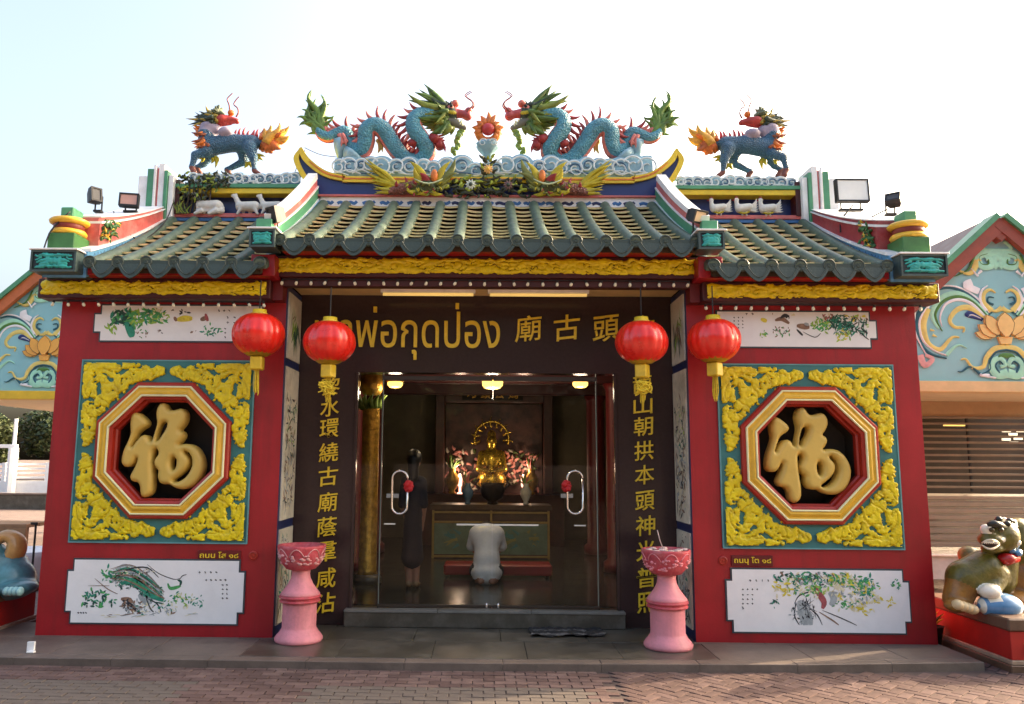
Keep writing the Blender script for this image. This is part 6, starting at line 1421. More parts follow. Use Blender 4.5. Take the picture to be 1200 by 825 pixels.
# ------------------------------------------------------------------ light strings
bulb_m = M('small bulb', (226, 214, 190), .25, .05)
def string_lights(pts, label):
    t = thing('light_string', label, 'lights', pts[0], 'strings of small bulbs under the beams')
    MB().tube([Vector(p_) + Vector((0, 0, .022)) for p_ in pts], .005, 5).build('cable', black, t)
    mb = MB(); mb.lathe([(.002, -.034), (.012, -.028), (.015, -.014), (.010, .0), (.009, .004)], (0, 0, 0), 10); bm_ = mb.mesh('bulb'); bm_.materials.append(bulb_m); bm_.polygons.foreach_set('use_smooth', [True] * len(bm_.polygons))
    mb = MB(); mb.lathe([(.011, .002), (.011, .024)], (0, 0, 0), 8); so = mb.mesh('socket'); so.materials.append(black)
    for p_ in pts:
        o = bpy.data.objects.new('bulb', bm_); COL.objects.link(o); o.parent = t; o.location = Vector(p_) - t.location; o.rotation_euler = (random.gauss(.1, .2), random.gauss(0, .25), 0)
        s_ = bpy.data.objects.new('socket', so); COL.objects.link(s_); s_.parent = o
string_lights([(-1.86 + i * 3.7 / 28, -.175, 3.285) for i in range(29)], 'string of small bulbs under the middle beam')
string_lights([(-3.95 + i * 1.93 / 14, -.175, 3.075) for i in range(15)], 'string of small bulbs under the left beam')
string_lights([(1.99 + i * 1.93 / 14, -.175, 3.075) for i in range(15)], 'string of small bulbs under the right beam')

# ------------------------------------------------------------------ floodlights on the roof
def flood(px_, py_, Y, w_, h_, label, yaw=0., tilt=-.3, glass=(200, 200, 196), stand=.1):
    c = at(px_, py_, Y); t = thing('floodlight', label, 'floodlight', c, 'floodlights on the roof')
    mb = MB(); mb.loft([[(-w_ / 2, 0, -h_ / 2), (w_ / 2, 0, -h_ / 2), (w_ / 2, 0, h_ / 2), (-w_ / 2, 0, h_ / 2)], [(-w_ / 2, .05, -h_ / 2), (w_ / 2, .05, -h_ / 2), (w_ / 2, .05, h_ / 2), (-w_ / 2, .05, h_ / 2)], [(-w_ / 3, .12, -h_ / 3), (w_ / 3, .12, -h_ / 3), (w_ / 3, .12, h_ / 3), (-w_ / 3, .12, h_ / 3)]])
    a = mb.build('housing', black); b = MB().box(-w_ / 2 + .015, w_ / 2 - .015, -.006, -.001, -h_ / 2 + .015, h_ / 2 - .015).build('lens', M('lens %s' % (glass,), glass, .15 if sum(glass) > 200 else .5, .05))
    d = MB(); e = .016
    for q_ in ((-w_ / 2, w_ / 2, -h_ / 2, -h_ / 2 + e), (-w_ / 2, w_ / 2, h_ / 2 - e, h_ / 2), (-w_ / 2, -w_ / 2 + e, -h_ / 2 + e, h_ / 2 - e), (w_ / 2 - e, w_ / 2, -h_ / 2 + e, h_ / 2 - e)): d.box(q_[0], q_[1], -.014, -.0005, q_[2], q_[3])
    d = d.build('bezel', black)
    for o in (a, b, d): o.parent = t; o.rotation_euler = (tilt, 0, yaw)
    s_ = MB().tube([(-w_ * .3, .06, -stand - h_ / 2), (-w_ * .3, .06, 0)], .008, 6).tube([(w_ * .3, .06, -stand - h_ / 2), (w_ * .3, .06, 0)], .008, 6).box(-w_ * .35, w_ * .35, .03, .09, -stand - h_ / 2 - .02, -stand - h_ / 2).build('bracket', black); s_.parent = t
    return t
flood(113, 228, .3, .11, .15, 'black spotlight on the left gable coping', .9, -.2, (60, 60, 62), .07)
flood(151, 234, .55, .19, .14, 'rusty floodlight beside the left ridge post', .2, -.1, (170, 130, 118), .03)
flood(319, 252, -.42, .12, .15, 'dark spotlight on the left verge block', -.6, .3, (20, 20, 22), .06)
flood(999, 223, .75, .34, .25, 'large pale floodlight beside the right ridge post', .0, -.05, (206, 208, 204), .06)
flood(1046, 231, .35, .14, .10, 'small black spotlight on the right gable coping', -.7, -.5, (60, 60, 62), .10)
flood(820, 254, -.42, .15, .12, 'dark spotlight on the right verge block', .5, .45, (196, 170, 140), .05)
def cable(P, Y, label, r=.007):
    pts_ = [at(x, y, Y + dy) for x, y, dy in P]; mb = MB().tube([tuple(v) for v in spline([tuple(p_) for p_ in pts_], 5)], r, 5)
    t = tag(mb.build('cable', black, None, True), label, 'cable'); return t
cable([(50, 296, -.2), (60, 270, -.15), (82, 248, -.1)], -.3, 'black cable hanging over the left gold lip'); cable([(133, 248, .0), (145, 268, -.12), (166, 281, -.14), (192, 262, .3), (203, 238, .5)], .6, 'black cable looping over the left blue parapet band')
cable([(1000, 240, .2), (986, 258, .2), (985, 272, .15)], .35, 'black cable below the large pale floodlight'); cable([(1040, 245, .0), (1015, 258, -.05), (990, 274, .05)], .45, 'black cable trailing from the small right spotlight')
cable([(345, 203, 0), (352, 186, 0), (357, 176, 0)], 1.3, 'thin wire at the left tip of the blue ridge', .004); cable([(357, 173, 0), (375, 181, 0), (395, 184, 0)], 1.3, 'thin wire from the ridge tip to the left dragon', .004)

# ------------------------------------------------------------------ guardian lions
olive = M('lion olive glaze', (88, 82, 24), .36, .4, 9, .35, 26, coat=.1, dirt=(120, 96, 30), dirtamt=.5, dirtscale=5); ochre = M('lion ochre glaze', (130, 88, 32), .36, .35, 9, .35, 26, coat=.1, dirt=(84, 74, 26), dirtamt=.5, dirtscale=5); lwhite = M('lion white glaze', (214, 208, 192), .25, .1, coat=.4); lblue = M('lion blue glaze', (74, 120, 160), .28, .2, 8, coat=.4)
def plinth(x0, x1, y0, y1, label, txt):
    t = thing('plinth', label, 'plinth', ((x0 + x1) / 2, (y0 + y1) / 2, 0), 'red plinths of the guardian lions')
    pb = M('brown plinth stone', (92, 70, 54), .45, .2, 6, .1)
    MB().bbox(x0 - .03, x1 + .03, y0 - .03, y1 + .03, .02, .115, .006).build('base', pb, t)
    MB().bbox(x0 - .015, x1 + .015, y0 - .015, y1 + .015, .1155, .15, .005).build('base_step', M('pale plinth stone', (150, 128, 108), .5, .2), t)
    MB().bbox(x0, x1, y0, y1, .1505, .37, .004).build('red_band', M('plinth red', (158, 30, 24), .4, .15), t)
    MB().bbox(x0 - .02, x1 + .02, y0 - .02, y1 + .02, .3705, .47, .012).build('top_slab', pb, t)
    if txt: me = text_mesh(txt, 1, .004, .01); fit_mesh(me, x0 + .10, x0 + .32, .20, .31, y0 - .001); obj('lettering', me, letter, t)
    return t
plinth(4.17, 5.2, -.66, .55, 'red and brown plinth under the olive lion at right', 'ข ฟ'); plinth(-5.35, -4.40, -.46, .75, 'red and brown plinth under the teal lion at left', None)
YL = -.22
def lp_(x, y, dy=0.): return at(1090 + x * .2546, 590 + y * .2546, YL + dy)
kl = .2546 / ppm(YL)
ln = thing('guardian_lion', 'olive green glazed guardian lion with paw on a blue ball', 'lion', lp_(300, 520))
E_ = lambda x, y, dy, rx, ry, rz, m: ('e', lp_(x, y, dy), (rx * kl, ry * kl, rz * kl), m)
C_ = lambda a, b, ra, rb, m: ('c', lp_(*a), lp_(*b), ra * kl, rb * kl, m)
pr = [E_(325, 150, -.05, 74, 70, 76, 0), E_(275, 165, -.12, 48, 46, 34, 0), E_(285, 208, -.10, 44, 42, 20, 0), E_(258, 118, -.14, 24, 24, 22, 1), E_(300, 165, -.16, 36, 20, 12, 1), E_(410, 200, .16, 110, 90, 130, 0), E_(420, 350, .2, 130, 120, 150, 2), E_(395, 120, .12, 50, 50, 50, 0),
      C_((330, 230, .02), (300, 330, .06), 66, 84, 0), C_((250, 300, -.02), (160, 345, -.02), 78, 76, 0), C_((160, 340, -.02), (125, 440, -.04), 72, 58, 2), E_(130, 470, -.12, 58, 50, 30, 2), C_((300, 330, -.05), (270, 410, -.14), 54, 40, 0), E_(275, 405, -.2, 44, 40, 30, 1),
      E_(380, 450, .1, 130, 120, 60, 2), E_(180, 235, .16, 48, 40, 38, 0), C_((180, 250, .14), (230, 330, .12), 40, 50, 0)]
obj('body', blob(pr, .012, .02), [olive, lwhite, ochre], ln)
MB().ell(lp_(278, 186, -.20), (40 * kl, 26 * kl, 15 * kl), 14).build('mouth', M('lion mouth dark', (30, 10, 9), .4), ln, True)
for zz_, cv_ in ((172, -8), (202, 8)):
    P = [lp_(236 + i * 14, zz_ + cv_ * math.sin(i * math.pi / 6) * (1 if cv_ > 0 else .6) + (186 - zz_) * (abs(i - 3) / 3) ** 2 * .8, -.30 + .012 * abs(i - 3)) for i in range(7)]
    MB().tube(P, [2 * kl, 4 * kl, 4.5 * kl, 4.5 * kl, 4.5 * kl, 4 * kl, 2 * kl], 8).build('lip', M('lip cream', (196, 184, 160), .35), ln, True)
MB().tube([lp_(262, 98, -.22), lp_(290, 92, -.24), lp_(320, 100, -.22), lp_(350, 112, -.15)], [8 * kl, 15 * kl, 15 * kl, 9 * kl], 10).build('brow', M('curl dark', (40, 42, 36), .3, .3), ln, True)
mb = MB()
for k in range(7): mb.spike(lp_(250 + k * 9, 176, -.30), lp_(251 + k * 9, 187, -.30), 4 * kl, 0)
mb.build('teeth', lwhite, ln, True)
mb = MB(); rnd = random.Random(5)
for k in range(26): a = rnd.uniform(0, 3.14); mb.ell(lp_(335 + 62 * math.cos(a) * rnd.uniform(.5, 1), 105 - 42 * math.sin(a) * rnd.uniform(.3, 1), rnd.uniform(-.16, .05)), (15 * kl, 14 * kl, 13 * kl), 8, k % 3 == 0)
mb.build('forehead_curls', [M('curl dark', (52, 54, 48), .3, .3, coat=.3), lwhite], ln, True)
mb = MB()
for k in range(12): mb.ell(lp_(385 + rnd.uniform(-22, 22), 195 + (k - 6) * 7, -.10 + rnd.uniform(-.05, .02)), (17 * kl, 15 * kl, 14 * kl), 8, k % 4 == 0)
mb.build('mane_curls', [lblue, lwhite], ln, True)
MB().ell(lp_(378, 130, -.12), (20 * kl, 12 * kl, 22 * kl), 10).build('ear', M('ear pink', (176, 128, 116), .4), ln, True)
mb = MB(); mb.tube([lp_(320, 250, -.10), lp_(350, 258, -.14), lp_(395, 250, -.08)], [20 * kl, 27 * kl, 20 * kl], 10); mb.build('collar', M('collar red', (160, 20, 22), .3, .15, coat=.4), ln, True)
for x in (284, 326): MB().ell(lp_(x, 122, -.24), (12 * kl, 10 * kl, 11 * kl), 10).build('eye', M('eye ochre', (60, 50, 20), .2), ln, True)
mb = MB()
for k in range(4): mb.ell(lp_(128 + k * 22, 466 + k * 7, -.19), (24 * kl, 30 * kl, 22 * kl), 10)
mb.build('claws', M('claw cream', (196, 172, 130), .35, .15), ln, True)
bc = lp_(322, 472, -.16); bl = thing('ball', 'blue and white glazed ball under the olive lion paw', 'ball', lp_(322, 520, -.16))
mb = MB(); seg = 24; prof = [(math.sin(math.pi * i / 16), -math.cos(math.pi * i / 16)) for i in range(17)]
mb.loft([[(bc.x + 92 * kl * z, bc.y + 64 * kl * max(q_, 1e-3) * math.cos(a), bc.z + 56 * kl * max(q_, 1e-3) * math.sin(a)) for a in [2 * math.pi * k / seg for k in range(seg)]] for q_, z in prof])
for fi, f in enumerate(mb.f):
    if len(f) == 4:
        r_, s_ = divmod(f[0], seg); mb.m[fi] = 1 if (r_ in (1, 2, 13, 14, 15) or (s_ % 8 in (0, 1) and r_ in (4, 5, 6, 10, 11))) else 0
mb.build('sphere', [lblue, lwhite], bl, True)
# left lion: teal haunch and gold tail show at the frame edge
tealg = M('lion teal glaze', (66, 112, 120), .3, .3, 7, .1, 30, coat=.4); goldg = M('lion gold glaze', (176, 132, 76), .3, .2, 7, coat=.4)
YL2 = .30
def l2(x, y, dy=0.): return at(x, y - 6, YL2 + dy)
k2 = 1 / ppm(YL2)
l_ = thing('guardian_lion', 'teal glazed guardian lion with gold curled tail at the left edge', 'lion', l2(0, 705))
e2 = lambda x, y, dy, rx, ry, rz, m: ('e', l2(x, y, dy), (rx * k2, ry * k2, rz * k2), m)
obj('body', blob([e2(12, 684, .0, 26, 26, 24, 0), e2(8, 664, .02, 20, 22, 14, 0), e2(22, 694, -.12, 18, 24, 9, 0), e2(-30, 670, -.05, 40, 30, 34, 0), e2(-60, 640, -.1, 26, 26, 46, 0), e2(-66, 595, -.12, 26, 26, 26, 1), e2(-70, 695, -.15, 20, 22, 10, 0), e2(28, 688, .1, 12, 20, 16, 0)], .013, .03), [tealg, goldg], l_)
mb = MB(); P = [l2(-6, 672, .0), l2(6, 666, .0), l2(18, 654, .0), l2(19, 640, .0), l2(8, 634, -.03), l2(-6, 641, -.06), l2(-12, 650, -.08)]
mb.tube([tuple(v) for v in spline([tuple(p_) for p_ in P], 4)], [.06 + .02 * math.sin(i * .2) for i in range(25)], 10, flat=((0, 1, 0), 1.5)); mb.build('tail', goldg, l_, True)
mb = MB()
for k in range(4): mb.ell(l2(8 + k * 5, 699, -.3), (4 * k2, 6 * k2, 5 * k2), 8)
mb.build('claws', M('lion pale teal', (130, 170, 172), .3, .1), l_, True)

# ------------------------------------------------------------------ neighbouring buildings with painted gables
GM = [M('gable white', (224, 226, 218), .55, .06), M('gable deep teal', (28, 84, 98), .55, .15), M('gable ochre', (206, 188, 104), .55, .12), M('gable mint', (150, 206, 178), .55, .1), M('gable green', (72, 120, 52), .55, .2), M('gable rose', (206, 150, 146), .55, .2), M('gable navy', (30, 48, 104), .55)]
def gable(cx, cz, Y, parent, lotus, kk=.2425 / 90.3):
    """painted low relief: scrolls on both sides of a lotus; local units measured on the enlarged right gable"""
    for sd_ in (-1, 1):
        mb = MB()
        n_ = [0]
        def st(P, w0, w1, mi, h=.012):
            Q = [(cx - sd_ * (435 - x) * kk, cz + (540 - y) * kk) for x, y in [tuple(q_) for q_ in spline(P, 5)]]; n = len(Q); n_[0] += 1
            mb.ribbon(Q, [max(.012, 1.35 * (w0 + (w1 - w0) * i / (n - 1)) * kk) for i in range(n)], Y - .002 - n_[0] * .0006, h, mi)
        st([(375, 490), (330, 430), (260, 375), (190, 355), (130, 368)], 26, 5, 1); st([(370, 480), (320, 410), (250, 360), (180, 345), (128, 356)], 14, 4, 0); st([(365, 490), (300, 415), (230, 385), (150, 405), (100, 470), (100, 520), (125, 560)], 28, 10, 3); st([(360, 492), (300, 425), (230, 398), (160, 420), (115, 480), (120, 530), (140, 572)], 20, 4, 4); st([(350, 495), (290, 432), (225, 415), (165, 440), (135, 500), (140, 550)], 16, 4, 0); st([(345, 505), (280, 455), (220, 465), (180, 515), (200, 550), (245, 555), (240, 578)], 24, 6, 2); st([(340, 512), (285, 480), (262, 492), (300, 505), (335, 515)], 18, 5, 6); st([(330, 508), (290, 490), (270, 500)], 8, 3, 0)
        st([(70, 445), (20, 520), (25, 620), (70, 680), (150, 705)], 26, 6, 1); st([(80, 445), (32, 520), (40, 610), (90, 665), (150, 690)], 14, 4, 0); st([(75, 460), (50, 540), (65, 630), (120, 662), (165, 620), (190, 600), (218, 602)], 26, 6, 2); st([(150, 690), (190, 650), (220, 640), (250, 655)], 14, 3, 3); st([(10, 470), (4, 560), (30, 640), (60, 700)], 14, 3, 0); st([(90, 590), (110, 600)], 12, 3, 2); st([(80, 565), (100, 570)], 10, 3, 2)
        st([(360, 470), (335, 420), (345, 370), (375, 345)], 16, 4, 0); st([(385, 470), (350, 430), (355, 385), (385, 365), (410, 380)], 22, 6, 2); st([(395, 440), (370, 425), (375, 402), (400, 405)], 10, 4, 1); st([(435, 455), (410, 470), (385, 470)], 20, 6, 2)
        st([(395, 120), (370, 145), (375, 165), (435, 165)], 16, 12, 3); st([(435, 180), (360, 185), (335, 215), (360, 250), (405, 245), (400, 210), (375, 212)], 34, 14, 3); st([(385, 185), (345, 200), (350, 235), (385, 238), (388, 212)], 8, 6, 4); st([(435, 250), (415, 225), (435, 190)], 30, 20, 3); st([(340, 210), (310, 270), (280, 285), (230, 265)], 26, 6, 2); st([(325, 190), (290, 260), (250, 285), (215, 300)], 10, 3, 4); st([(350, 270), (330, 290)], 12, 4, 0); st([(300, 330), (270, 345), (330, 375)], 30, 24, 0, .006)
        st([(435, 650), (380, 660), (340, 700), (320, 745), (270, 750), (240, 710), (215, 712)], 24, 5, 2); st([(300, 780), (260, 745), (215, 770), (195, 768)], 12, 3, 1); st([(435, 662), (385, 675), (355, 720), (350, 760), (300, 785)], 10, 4, 1); st([(435, 775), (390, 785), (365, 760), (370, 720), (405, 705), (425, 735), (400, 745)], 34, 12, 3); st([(395, 775), (378, 740), (400, 718), (415, 735)], 9, 5, 1); st([(435, 690), (410, 690), (395, 700)], 20, 5, 4); st([(345, 790), (300, 785), (375, 800)], 14, 6, 0); st([(20, 690), (40, 740), (80, 710), (45, 690)], 26, 10, 5, .004); st([(330, 300), (300, 260)], 8, 3, 0)
        mb.build('gable_scroll', GM, parent, True)
    # lotus petals
    lm = M('lotus %s' % (lotus,), lotus, .5, .08)
    for k, (x, y, L, wd, a) in enumerate(((370, 605, 80, 40, 160), (500, 605, 80, 40, 20), (385, 600, 95, 52, 140), (485, 600, 95, 52, 40), (400, 590, 110, 62, 118), (470, 590, 110, 62, 62), (435, 600, 120, 84, 90))):
        pts_ = []
        X0, Z0 = cx + (x - 435) * kk, cz + (540 - y) * kk; ca_, sa_ = math.cos(R(a)), math.sin(R(a))
        for t, v in ((0, -.25), (.25, -.8), (.55, -1), (.8, -.65), (1, 0), (.8, .65), (.55, 1), (.25, .8), (0, .25)): pts_.append((X0 + (t * L * ca_ - v * wd / 2 * sa_) * kk, Z0 + (t * L * sa_ + v * wd / 2 * ca_) * kk))
        MB().prism(pts_, Y - .03 - .006 * k, Y - .001).build('lotus_petal', lm, parent)
        mb = MB(); mb.ribbon([p_ for p_ in pts_] , .008, Y - .0305 - .006 * k, .002); mb.build('petal_outline', M('petal line', (110, 84, 50), .6), parent)
    MB().prism([(cx - 35 * kk, cz - 60 * kk), (cx + 35 * kk, cz - 60 * kk), (cx + 25 * kk, cz - 95 * kk), (cx - 25 * kk, cz - 95 * kk)], Y - .04, Y - .001).build('lotus_base', lm, parent)
def side_building(name, label, cx, cz, Y, hw, apex, zb, lotus, beam_mat, board, depth=9.):
    b_ = thing(name, label, 'building', (cx, Y, 0))
    sl = .90
    zs_ = apex - hw * sl
    MB().prism([(cx - hw, zb), (cx + hw, zb), (cx + hw, max(zs_, zb + .01)), (cx, apex), (cx - hw, max(zs_, zb + .01))], Y, Y + .12).build('gable_wall', sky_teal, b_)
    gable(cx, cz, Y, b_, lotus)
    for s_ in (-1, 1):
        d = Vector((s_ * 1, 0, -sl)).normalized(); n = Vector((s_ * sl, 0, 1)).normalized(); L = (hw + .35) * math.hypot(1, sl)
        def slab(a, b, y0, y1):
            P = [Vector((cx, 0, apex)) + n * a, Vector((cx, 0, apex)) + d * L + n * a, Vector((cx, 0, apex)) + d * L + n * b, Vector((cx, 0, apex)) + n * b]
            return MB().loft([[(p_.x, y0, p_.z) for p_ in P], [(p_.x, y1, p_.z) for p_ in P]])
        q_ = .004 if s_ > 0 else 0
        slab(-.13, .03, Y - .14 - q_, Y - .05 - q_).build('barge_board', board, b_); slab(.031, .10, Y - .18 - q_, Y + .1 + q_).build('roof_edge', pgreen, b_); slab(.0, .08 - q_, Y + .105, Y + depth + q_).build('roof_slope', maroon, b_)
    MB().prism([(cx - .16, apex - .16), (cx, apex - .30), (cx + .16, apex - .16), (cx, apex + .02)], Y - .13, Y - .001).build('king_block', board, b_)
    MB().bbox(cx - hw - .3, cx + hw + .3, Y - .06, Y + .2, zb - .14, zb - .001, .006).build('tie_beam', beam_mat, b_)
    MB().box(cx - hw - .3, cx + hw + .3, Y + .201, Y + depth, zb - .10, zb - .04).build('soffit', M('soffit cream', (196, 178, 146), .6, .08), b_)
    return b_
lc = at(1175, 381, 3.0); ap = at(1166, 262, 3.0)
rb_ = side_building('shuttered_shop', 'teal gabled building with roller shutters to the right of the temple', lc.x, lc.z, 3.0, 1.75, ap.z + .02, at(1140, 447, 3.0).z, (214, 178, 110), M('beam tan', (196, 170, 122), .5, .08), M('barge red brown', (128, 58, 42), .5, .15))
zt_ = at(1130, 490, 5.0).z; zm_ = at(1130, 576, 5.0).z
MB().box(4.3, 11, 5.0, 5.2, zt_, at(1140, 447, 3.0).z - .101).build('shutter_box', M('shutter box tan', (150, 124, 88), .5, .1), rb_)
MB().box(4.3, 11, 6.6, 6.7, 0, zt_ + .35).build('shop_back_wall', M('shop dark', (60, 52, 46), .7, .3, 1.5), rb_)
slat_t = M('tan shutter slat', (150, 138, 122), .45, .1, 3)
for k in range(int((zm_ - .05) / .1)):
    z_ = .05 + k * .1
    MB().loft([[(4.35, y_, z) for y_, z in ((5.0, z_), (4.95, z_ + .012), (4.94, z_ + .06), (5.0, z_ + .095))], [(10.9, y_, z) for y_, z in ((5.0, z_), (4.95, z_ + .012), (4.94, z_ + .06), (5.0, z_ + .095))]], 0).build('shutter_slat', slat_t, rb_)
k = 0
while zm_ + .05 + k * .096 < zt_:
    z_ = zm_ + .05 + k * .096; MB().bbox(4.35, 10.9, 4.96, 4.99, z_, z_ + .034, .006).build('grille_bar', M('grille bar grey', (120, 106, 90), .4, .1), rb_); k += 1
for x in (5.6, 6.5, 7.4, 8.3): MB().box(x, x + .03, 4.995, 5.02, zm_, zt_).build('grille_stile', black, rb_)
for k, (px_, py_) in enumerate(((1178, 505), (1195, 505), (1186, 509), (1178, 515), (1192, 514), (1187, 519))): c = at(px_, py_, 6.2); MB().box(c.x - .06, c.x + .06, 6.15, 6.2, c.z - .02, c.z + .02).build('shop_lamp', M('shop lamp white', (255, 235, 200), .3, 0, emit=.3), rb_)
c = at(1117, 498, 6.2); MB().box(c.x - .17, c.x + .17, 6.15, 6.2, c.z - .02, c.z + .02).build('shop_lamp', M('shop lamp amber', (255, 200, 110), .3, 0, emit=.3), rb_)
lc2 = at(54, 405, 5.8)
lb_ = side_building('open_pavilion', 'teal gabled open pavilion with orange lotus to the left of the temple', lc2.x, lc2.z, 5.8, 1.75, lc2.z + (ap.z - lc.z) + .02, at(10, 458, 5.8).z, (226, 158, 70), M('beam yellow', (206, 170, 40), .5, .1), M('barge orange', (170, 92, 48), .5, .15), 5.)
for x, y in ((lc2.x - 1.9, 6.0), (lc2.x + 1.9, 6.0), (lc2.x - 1.9, 10.4), (lc2.x + 1.9, 10.4)): MB().lathe([(.14, 0), (.14, .1), (.11, .14), (.11, 2.6)], (x, y, 0), 16).build('pavilion_column', pwhite, lb_, True)

# ------------------------------------------------------------------ background at left: bridge, trees, bench
br = thing('white_bridge', 'white railed footbridge beyond the pavilion', 'bridge', (-16, 20, 0))
wp = M('bridge white', (236, 236, 230), .6, .05)
MB().loft([[(-30, 19.8, .15), (-30, 20.0, .15), (-30, 20.0, .72), (-30, 19.8, .72)], [(-11, 19.8, .45), (-11, 20.0, .45), (-11, 20.0, .95), (-11, 19.8, .95)]]).build('parapet', wp, br)
for k in range(13):
    x = -30 + k * 1.5; zz_ = .72 + (x + 30) / 19 * .23; MB().box(x - .06, x + .06, 19.82, 19.98, zz_, zz_ + .62).build('baluster', wp, br)
for j in range(4):
    MB().loft([[(-30, 19.86, .80 + j * .15), (-30, 19.94, .80 + j * .15), (-30, 19.94, .87 + j * .15), (-30, 19.86, .87 + j * .15)], [(-11, 19.86, 1.03 + j * .15), (-11, 19.94, 1.03 + j * .15), (-11, 19.94, 1.10 + j * .15), (-11, 19.86, 1.10 + j * .15)]]).build('rail', wp, br)
c = at(13, 560, 19.6)
lm_ = thing('lamp_post', 'white lamp post standing at the bridge', 'lamp post', (c.x, 19.6, 0)); MB().tube([(c.x, 19.6, 0), (c.x, 19.6, 2.0)], .16, 8).tube([(c.x, 19.6, 2.0), (c.x, 19.6, 3.0)], .06, 8).build('post', wp, lm_); MB().bbox(c.x - .7, c.x + .1, 19.5, 19.7, 2.0, 2.12, .01).build('arm', wp, lm_)
def tree(name, label, x, y, h, r, seed, nleaf, tone, ls=.30, group=None):
    t = thing(name, label, 'tree', (x, y, 0), group); rnd = random.Random(seed)
    tr_ = MB(); tr_.tube([(x, y, -.1), (x + .1, y, h * .25), (x + .05, y + .1, h * .5), (x, y, h * .75)], [h * .04, h * .032, h * .024, h * .01], 10)
    cl = []
    for k in range(11):
        a = rnd.uniform(0, 6.28); rr = r * rnd.uniform(.25, .8); z = h * rnd.uniform(.34, .9); cl.append((x + rr * math.cos(a), y + rr * math.sin(a), z, r * rnd.uniform(.3, .5)))
        tr_.tube([(x + .05, y, h * .3 + .2 * (z - h * .3)), ((x + cl[-1][0]) / 2, (y + cl[-1][1]) / 2, z * .85), cl[-1][:3]], [h * .014, h * .01, h * .004], 6)
    cl.append((x, y, h * .85, r * .5))
    tr_.build('trunk', M('bark', (84, 68, 54), .9, .3, 6, .4, 20), t)
    vs = []; fs = []; mi = []
    for k in range(nleaf):
        c = rnd.choice(cl); a = rnd.uniform(0, 6.28); b = math.asin(rnd.uniform(-1, 1)); q_ = c[3] * rnd.uniform(.55, 1.05)
        p_ = Vector((c[0] + q_ * math.cos(a) * math.cos(b), c[1] + q_ * math.sin(a) * math.cos(b), c[2] + q_ * math.sin(b) * .8))
        u = Vector((rnd.gauss(0, 1), rnd.gauss(0, 1), rnd.gauss(0, .6))).normalized(); v = u.cross(Vector((rnd.gauss(0, 1), rnd.gauss(0, 1), rnd.gauss(0, 1)))).normalized(); s_ = ls * rnd.uniform(.6, 1.3); i0 = len(vs)
        vs += [p_ - u * s_ * .5, p_ + v * s_ * .28, p_ + u * s_ * .5, p_ - v * s_ * .28]; fs.append((i0, i0 + 1, i0 + 2, i0 + 3)); mi.append(rnd.choice((0, 0, 1)))
    me = bpy.data.meshes.new('crown'); me.from_pydata([tuple(v) for v in vs], [], fs); me.polygons.foreach_set('material_index', mi); me.update()
    obj('crown', me, [M('leaf %s a' % (tone,), tone, .6, .3, .8, gain=1), M('leaf %s b' % (tone,), tuple(min(255, int(v * 1.25)) for v in tone), .6, .3, .8, gain=1)], t)
    return t
tree('broadleaf_tree', 'dark round tree behind the white bridge, beside the red wall', -32.5, 52, 5.6, 3.2, 1, 9000, (52, 66, 34), .34, 'trees beyond the bridge'); tree('broadleaf_tree', 'olive tree behind the white bridge, next to the lamp post', -36.6, 50, 5.0, 2.6, 2, 8000, (68, 78, 42), .34, 'trees beyond the bridge'); tree('broadleaf_tree', 'low pale tree at the far left behind the bridge', -41, 56, 5.0, 3.0, 3, 7000, (84, 88, 52), .34, 'trees beyond the bridge')
tree('broadleaf_tree', 'tree behind the red wall edge beyond the bridge', -28.5, 56, 5.6, 3.0, 12, 6000, (60, 72, 40), .34, 'trees beyond the bridge')
wb = thing('canal_wall', 'grey canal wall below the white bridge', 'wall', (-16, 18, 0)); MB().box(-32, -9, 18.0, 18.3, -.1, .50).build('masonry', stone2, wb); MB().bbox(-32, -9, 17.95, 18.35, .501, .56, .01).build('coping', stone, wb)
gs_ = MB().add([(-30, 9, -.008), (-7.5, 9, -.008), (-7.5, 17.9, -.008), (-30, 17.9, -.008)], [(0, 1, 2, 3)]).build('lawn', M('dry grass', (150, 146, 70), .9, .3, 4, .4, 30)); tag(gs_, 'dry yellow green lawn behind the pavilion', None, None, 'structure')
c = at(25, 613, 4.0); bn = thing('wooden_table', 'brown wooden table behind the left lion', 'table', (c.x, 4.0, 0)); wd_ = M('brown timber', (150, 112, 78), .5, .2, 5)
for k in range(4): MB().bbox(c.x - 1.6, c.x + .25, 3.7 + k * .16, 3.85 + k * .16, c.z - .04, c.z + .01, .004).build('plank', wd_, bn)
MB().bbox(c.x - 1.6, c.x + .25, 3.69, 3.72, c.z - .13, c.z - .041, .004).build('apron', wd_, bn)
for dx in (-1.5, .15): MB().box(c.x + dx, c.x + dx + .07, 3.75, 3.82, 0, c.z - .041).build('leg', wd_, bn)
c = gz(38, 676, .0); c = at(40, 655, 3.0); wt = thing('white_planter', 'white round planter between the left lion and the red wall', 'planter', (c.x, 3.0, 0)); MB().lathe([(.25, 0), (.36, .1), (.42, .45), (.44, c.z + .12), (.40, c.z + .12), (.38, .5), (0, .5)], (c.x - .05, 3.0, 0), 24).build('tub', wp, wt, True)
c = at(40, 640, 2.2); ps = thing('thin_post', 'thin dark iron post in front of the white planter', 'post', (c.x, 2.2, 0)); MB().tube([(c.x, 2.2, 0), (c.x, 2.2, at(40, 613, 2.2).z)], .012, 6).build('rod', black, ps); MB().bbox(c.x - .06, c.x + .02, 2.19, 2.21, at(40, 615, 2.2).z, at(40, 612, 2.2).z, .002).build('hook', black, ps)
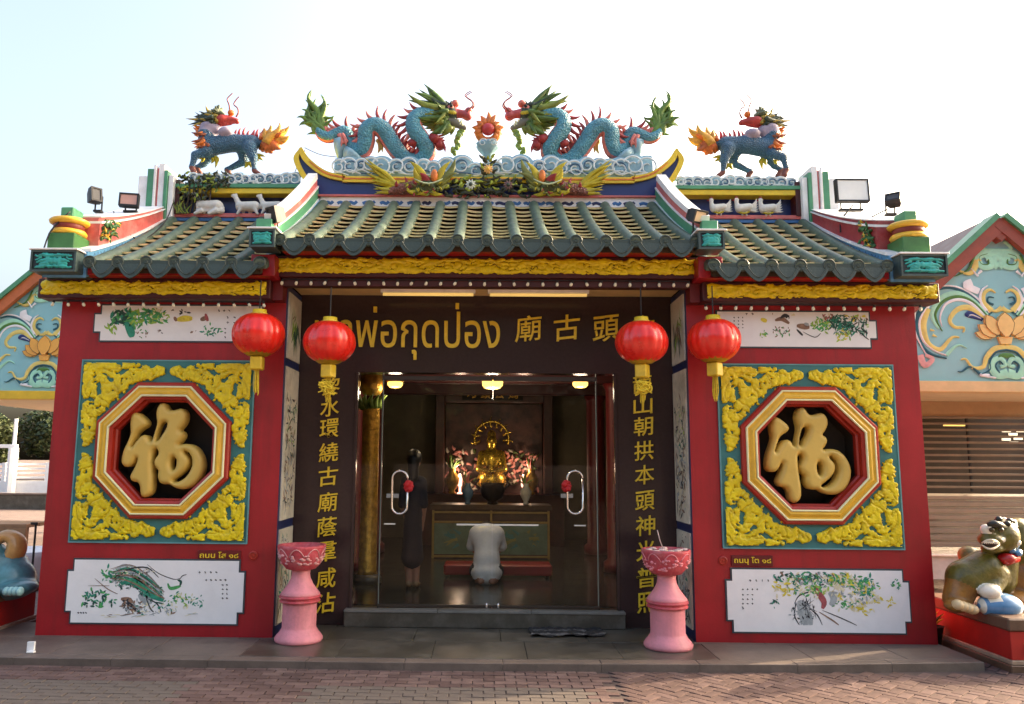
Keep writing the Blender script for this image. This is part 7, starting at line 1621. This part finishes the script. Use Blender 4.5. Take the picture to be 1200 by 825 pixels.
# folding tables behind the right lion
for k, (px_, py_, Y, w_, d_, lb) in enumerate(((1118, 645, 3.6, 1.7, .9, 'white folding table behind the olive lion, farther one'), (1104, 700, 1.6, .6, .5, 'low pale table tucked between temple and olive lion'))):
    c = at(px_, py_, Y); tb = thing('folding_table', lb, 'table', (c.x, Y, 0)); MB().bbox(c.x - w_ / 2, c.x + w_ / 2, Y - d_ / 2, Y + d_ / 2, c.z - .03, c.z, .006).build('table_top', lwhite if k == 0 else M('table cream', (214, 190, 160), .5), tb)
    MB().box(c.x - w_ / 2 + .05, c.x + w_ / 2 - .05, Y - d_ / 2 + .05, Y - d_ / 2 + .07, c.z - .32, c.z - .031).build('skirt', M('table grey', (170, 168, 160), .6), tb)
    for dx in (-1, 1):
        for dy in (-1, 1): MB().tube([(c.x + dx * (w_ / 2 - .06), Y + dy * (d_ / 2 - .08), 0), (c.x + dx * (w_ / 2 - .06), Y + dy * (d_ / 2 - .08), c.z - .03)], .014, 8).build('leg', chrome, tb)
c = gz(1099, 748, .0); pt = thing('flower_pot', 'small pot with yellow flowers beside the right wall corner', 'pot', (4.06, .25, .06)); MB().lathe([(.06, 0), (.09, .16), (.1, .17), (.08, .15)], (4.06, .25, .06), 16).build('pot', dark, pt, True)
mb = MB(); rnd = random.Random(8)
for k in range(24): a = rnd.uniform(0, 6.28); mb.spike((4.06, .25, .21), (4.06 + .1 * math.cos(a), .25 + .1 * math.sin(a), .26 + .16 * rnd.random()), .012, .1, k % 3 == 0, 4, 5)
mb.build('plant', [M('pot plant green', (60, 70, 30), .6, .3), M('pot plant yellow', (170, 150, 40), .6, .3)], pt)
# trees and hedge across the plaza behind the photographer, mirrored in the glass and polished wall
for k, (x, y, h, r) in enumerate(((-13, -24, 10, 5.5), (-4.5, -27, 11, 6), (5, -25, 10, 5.5), (14, -27, 11, 6), (-22, -28, 11, 6), (23, -30, 11, 6))):
    tree('plaza_tree', ('leafy tree across the plaza facing the temple, %s' % ('left of centre', 'centre left', 'centre right', 'right of centre', 'far left', 'far right')[k]), x, y, h, r, 20 + k, 5200, (58, 72, 38), .75, 'trees across the plaza')
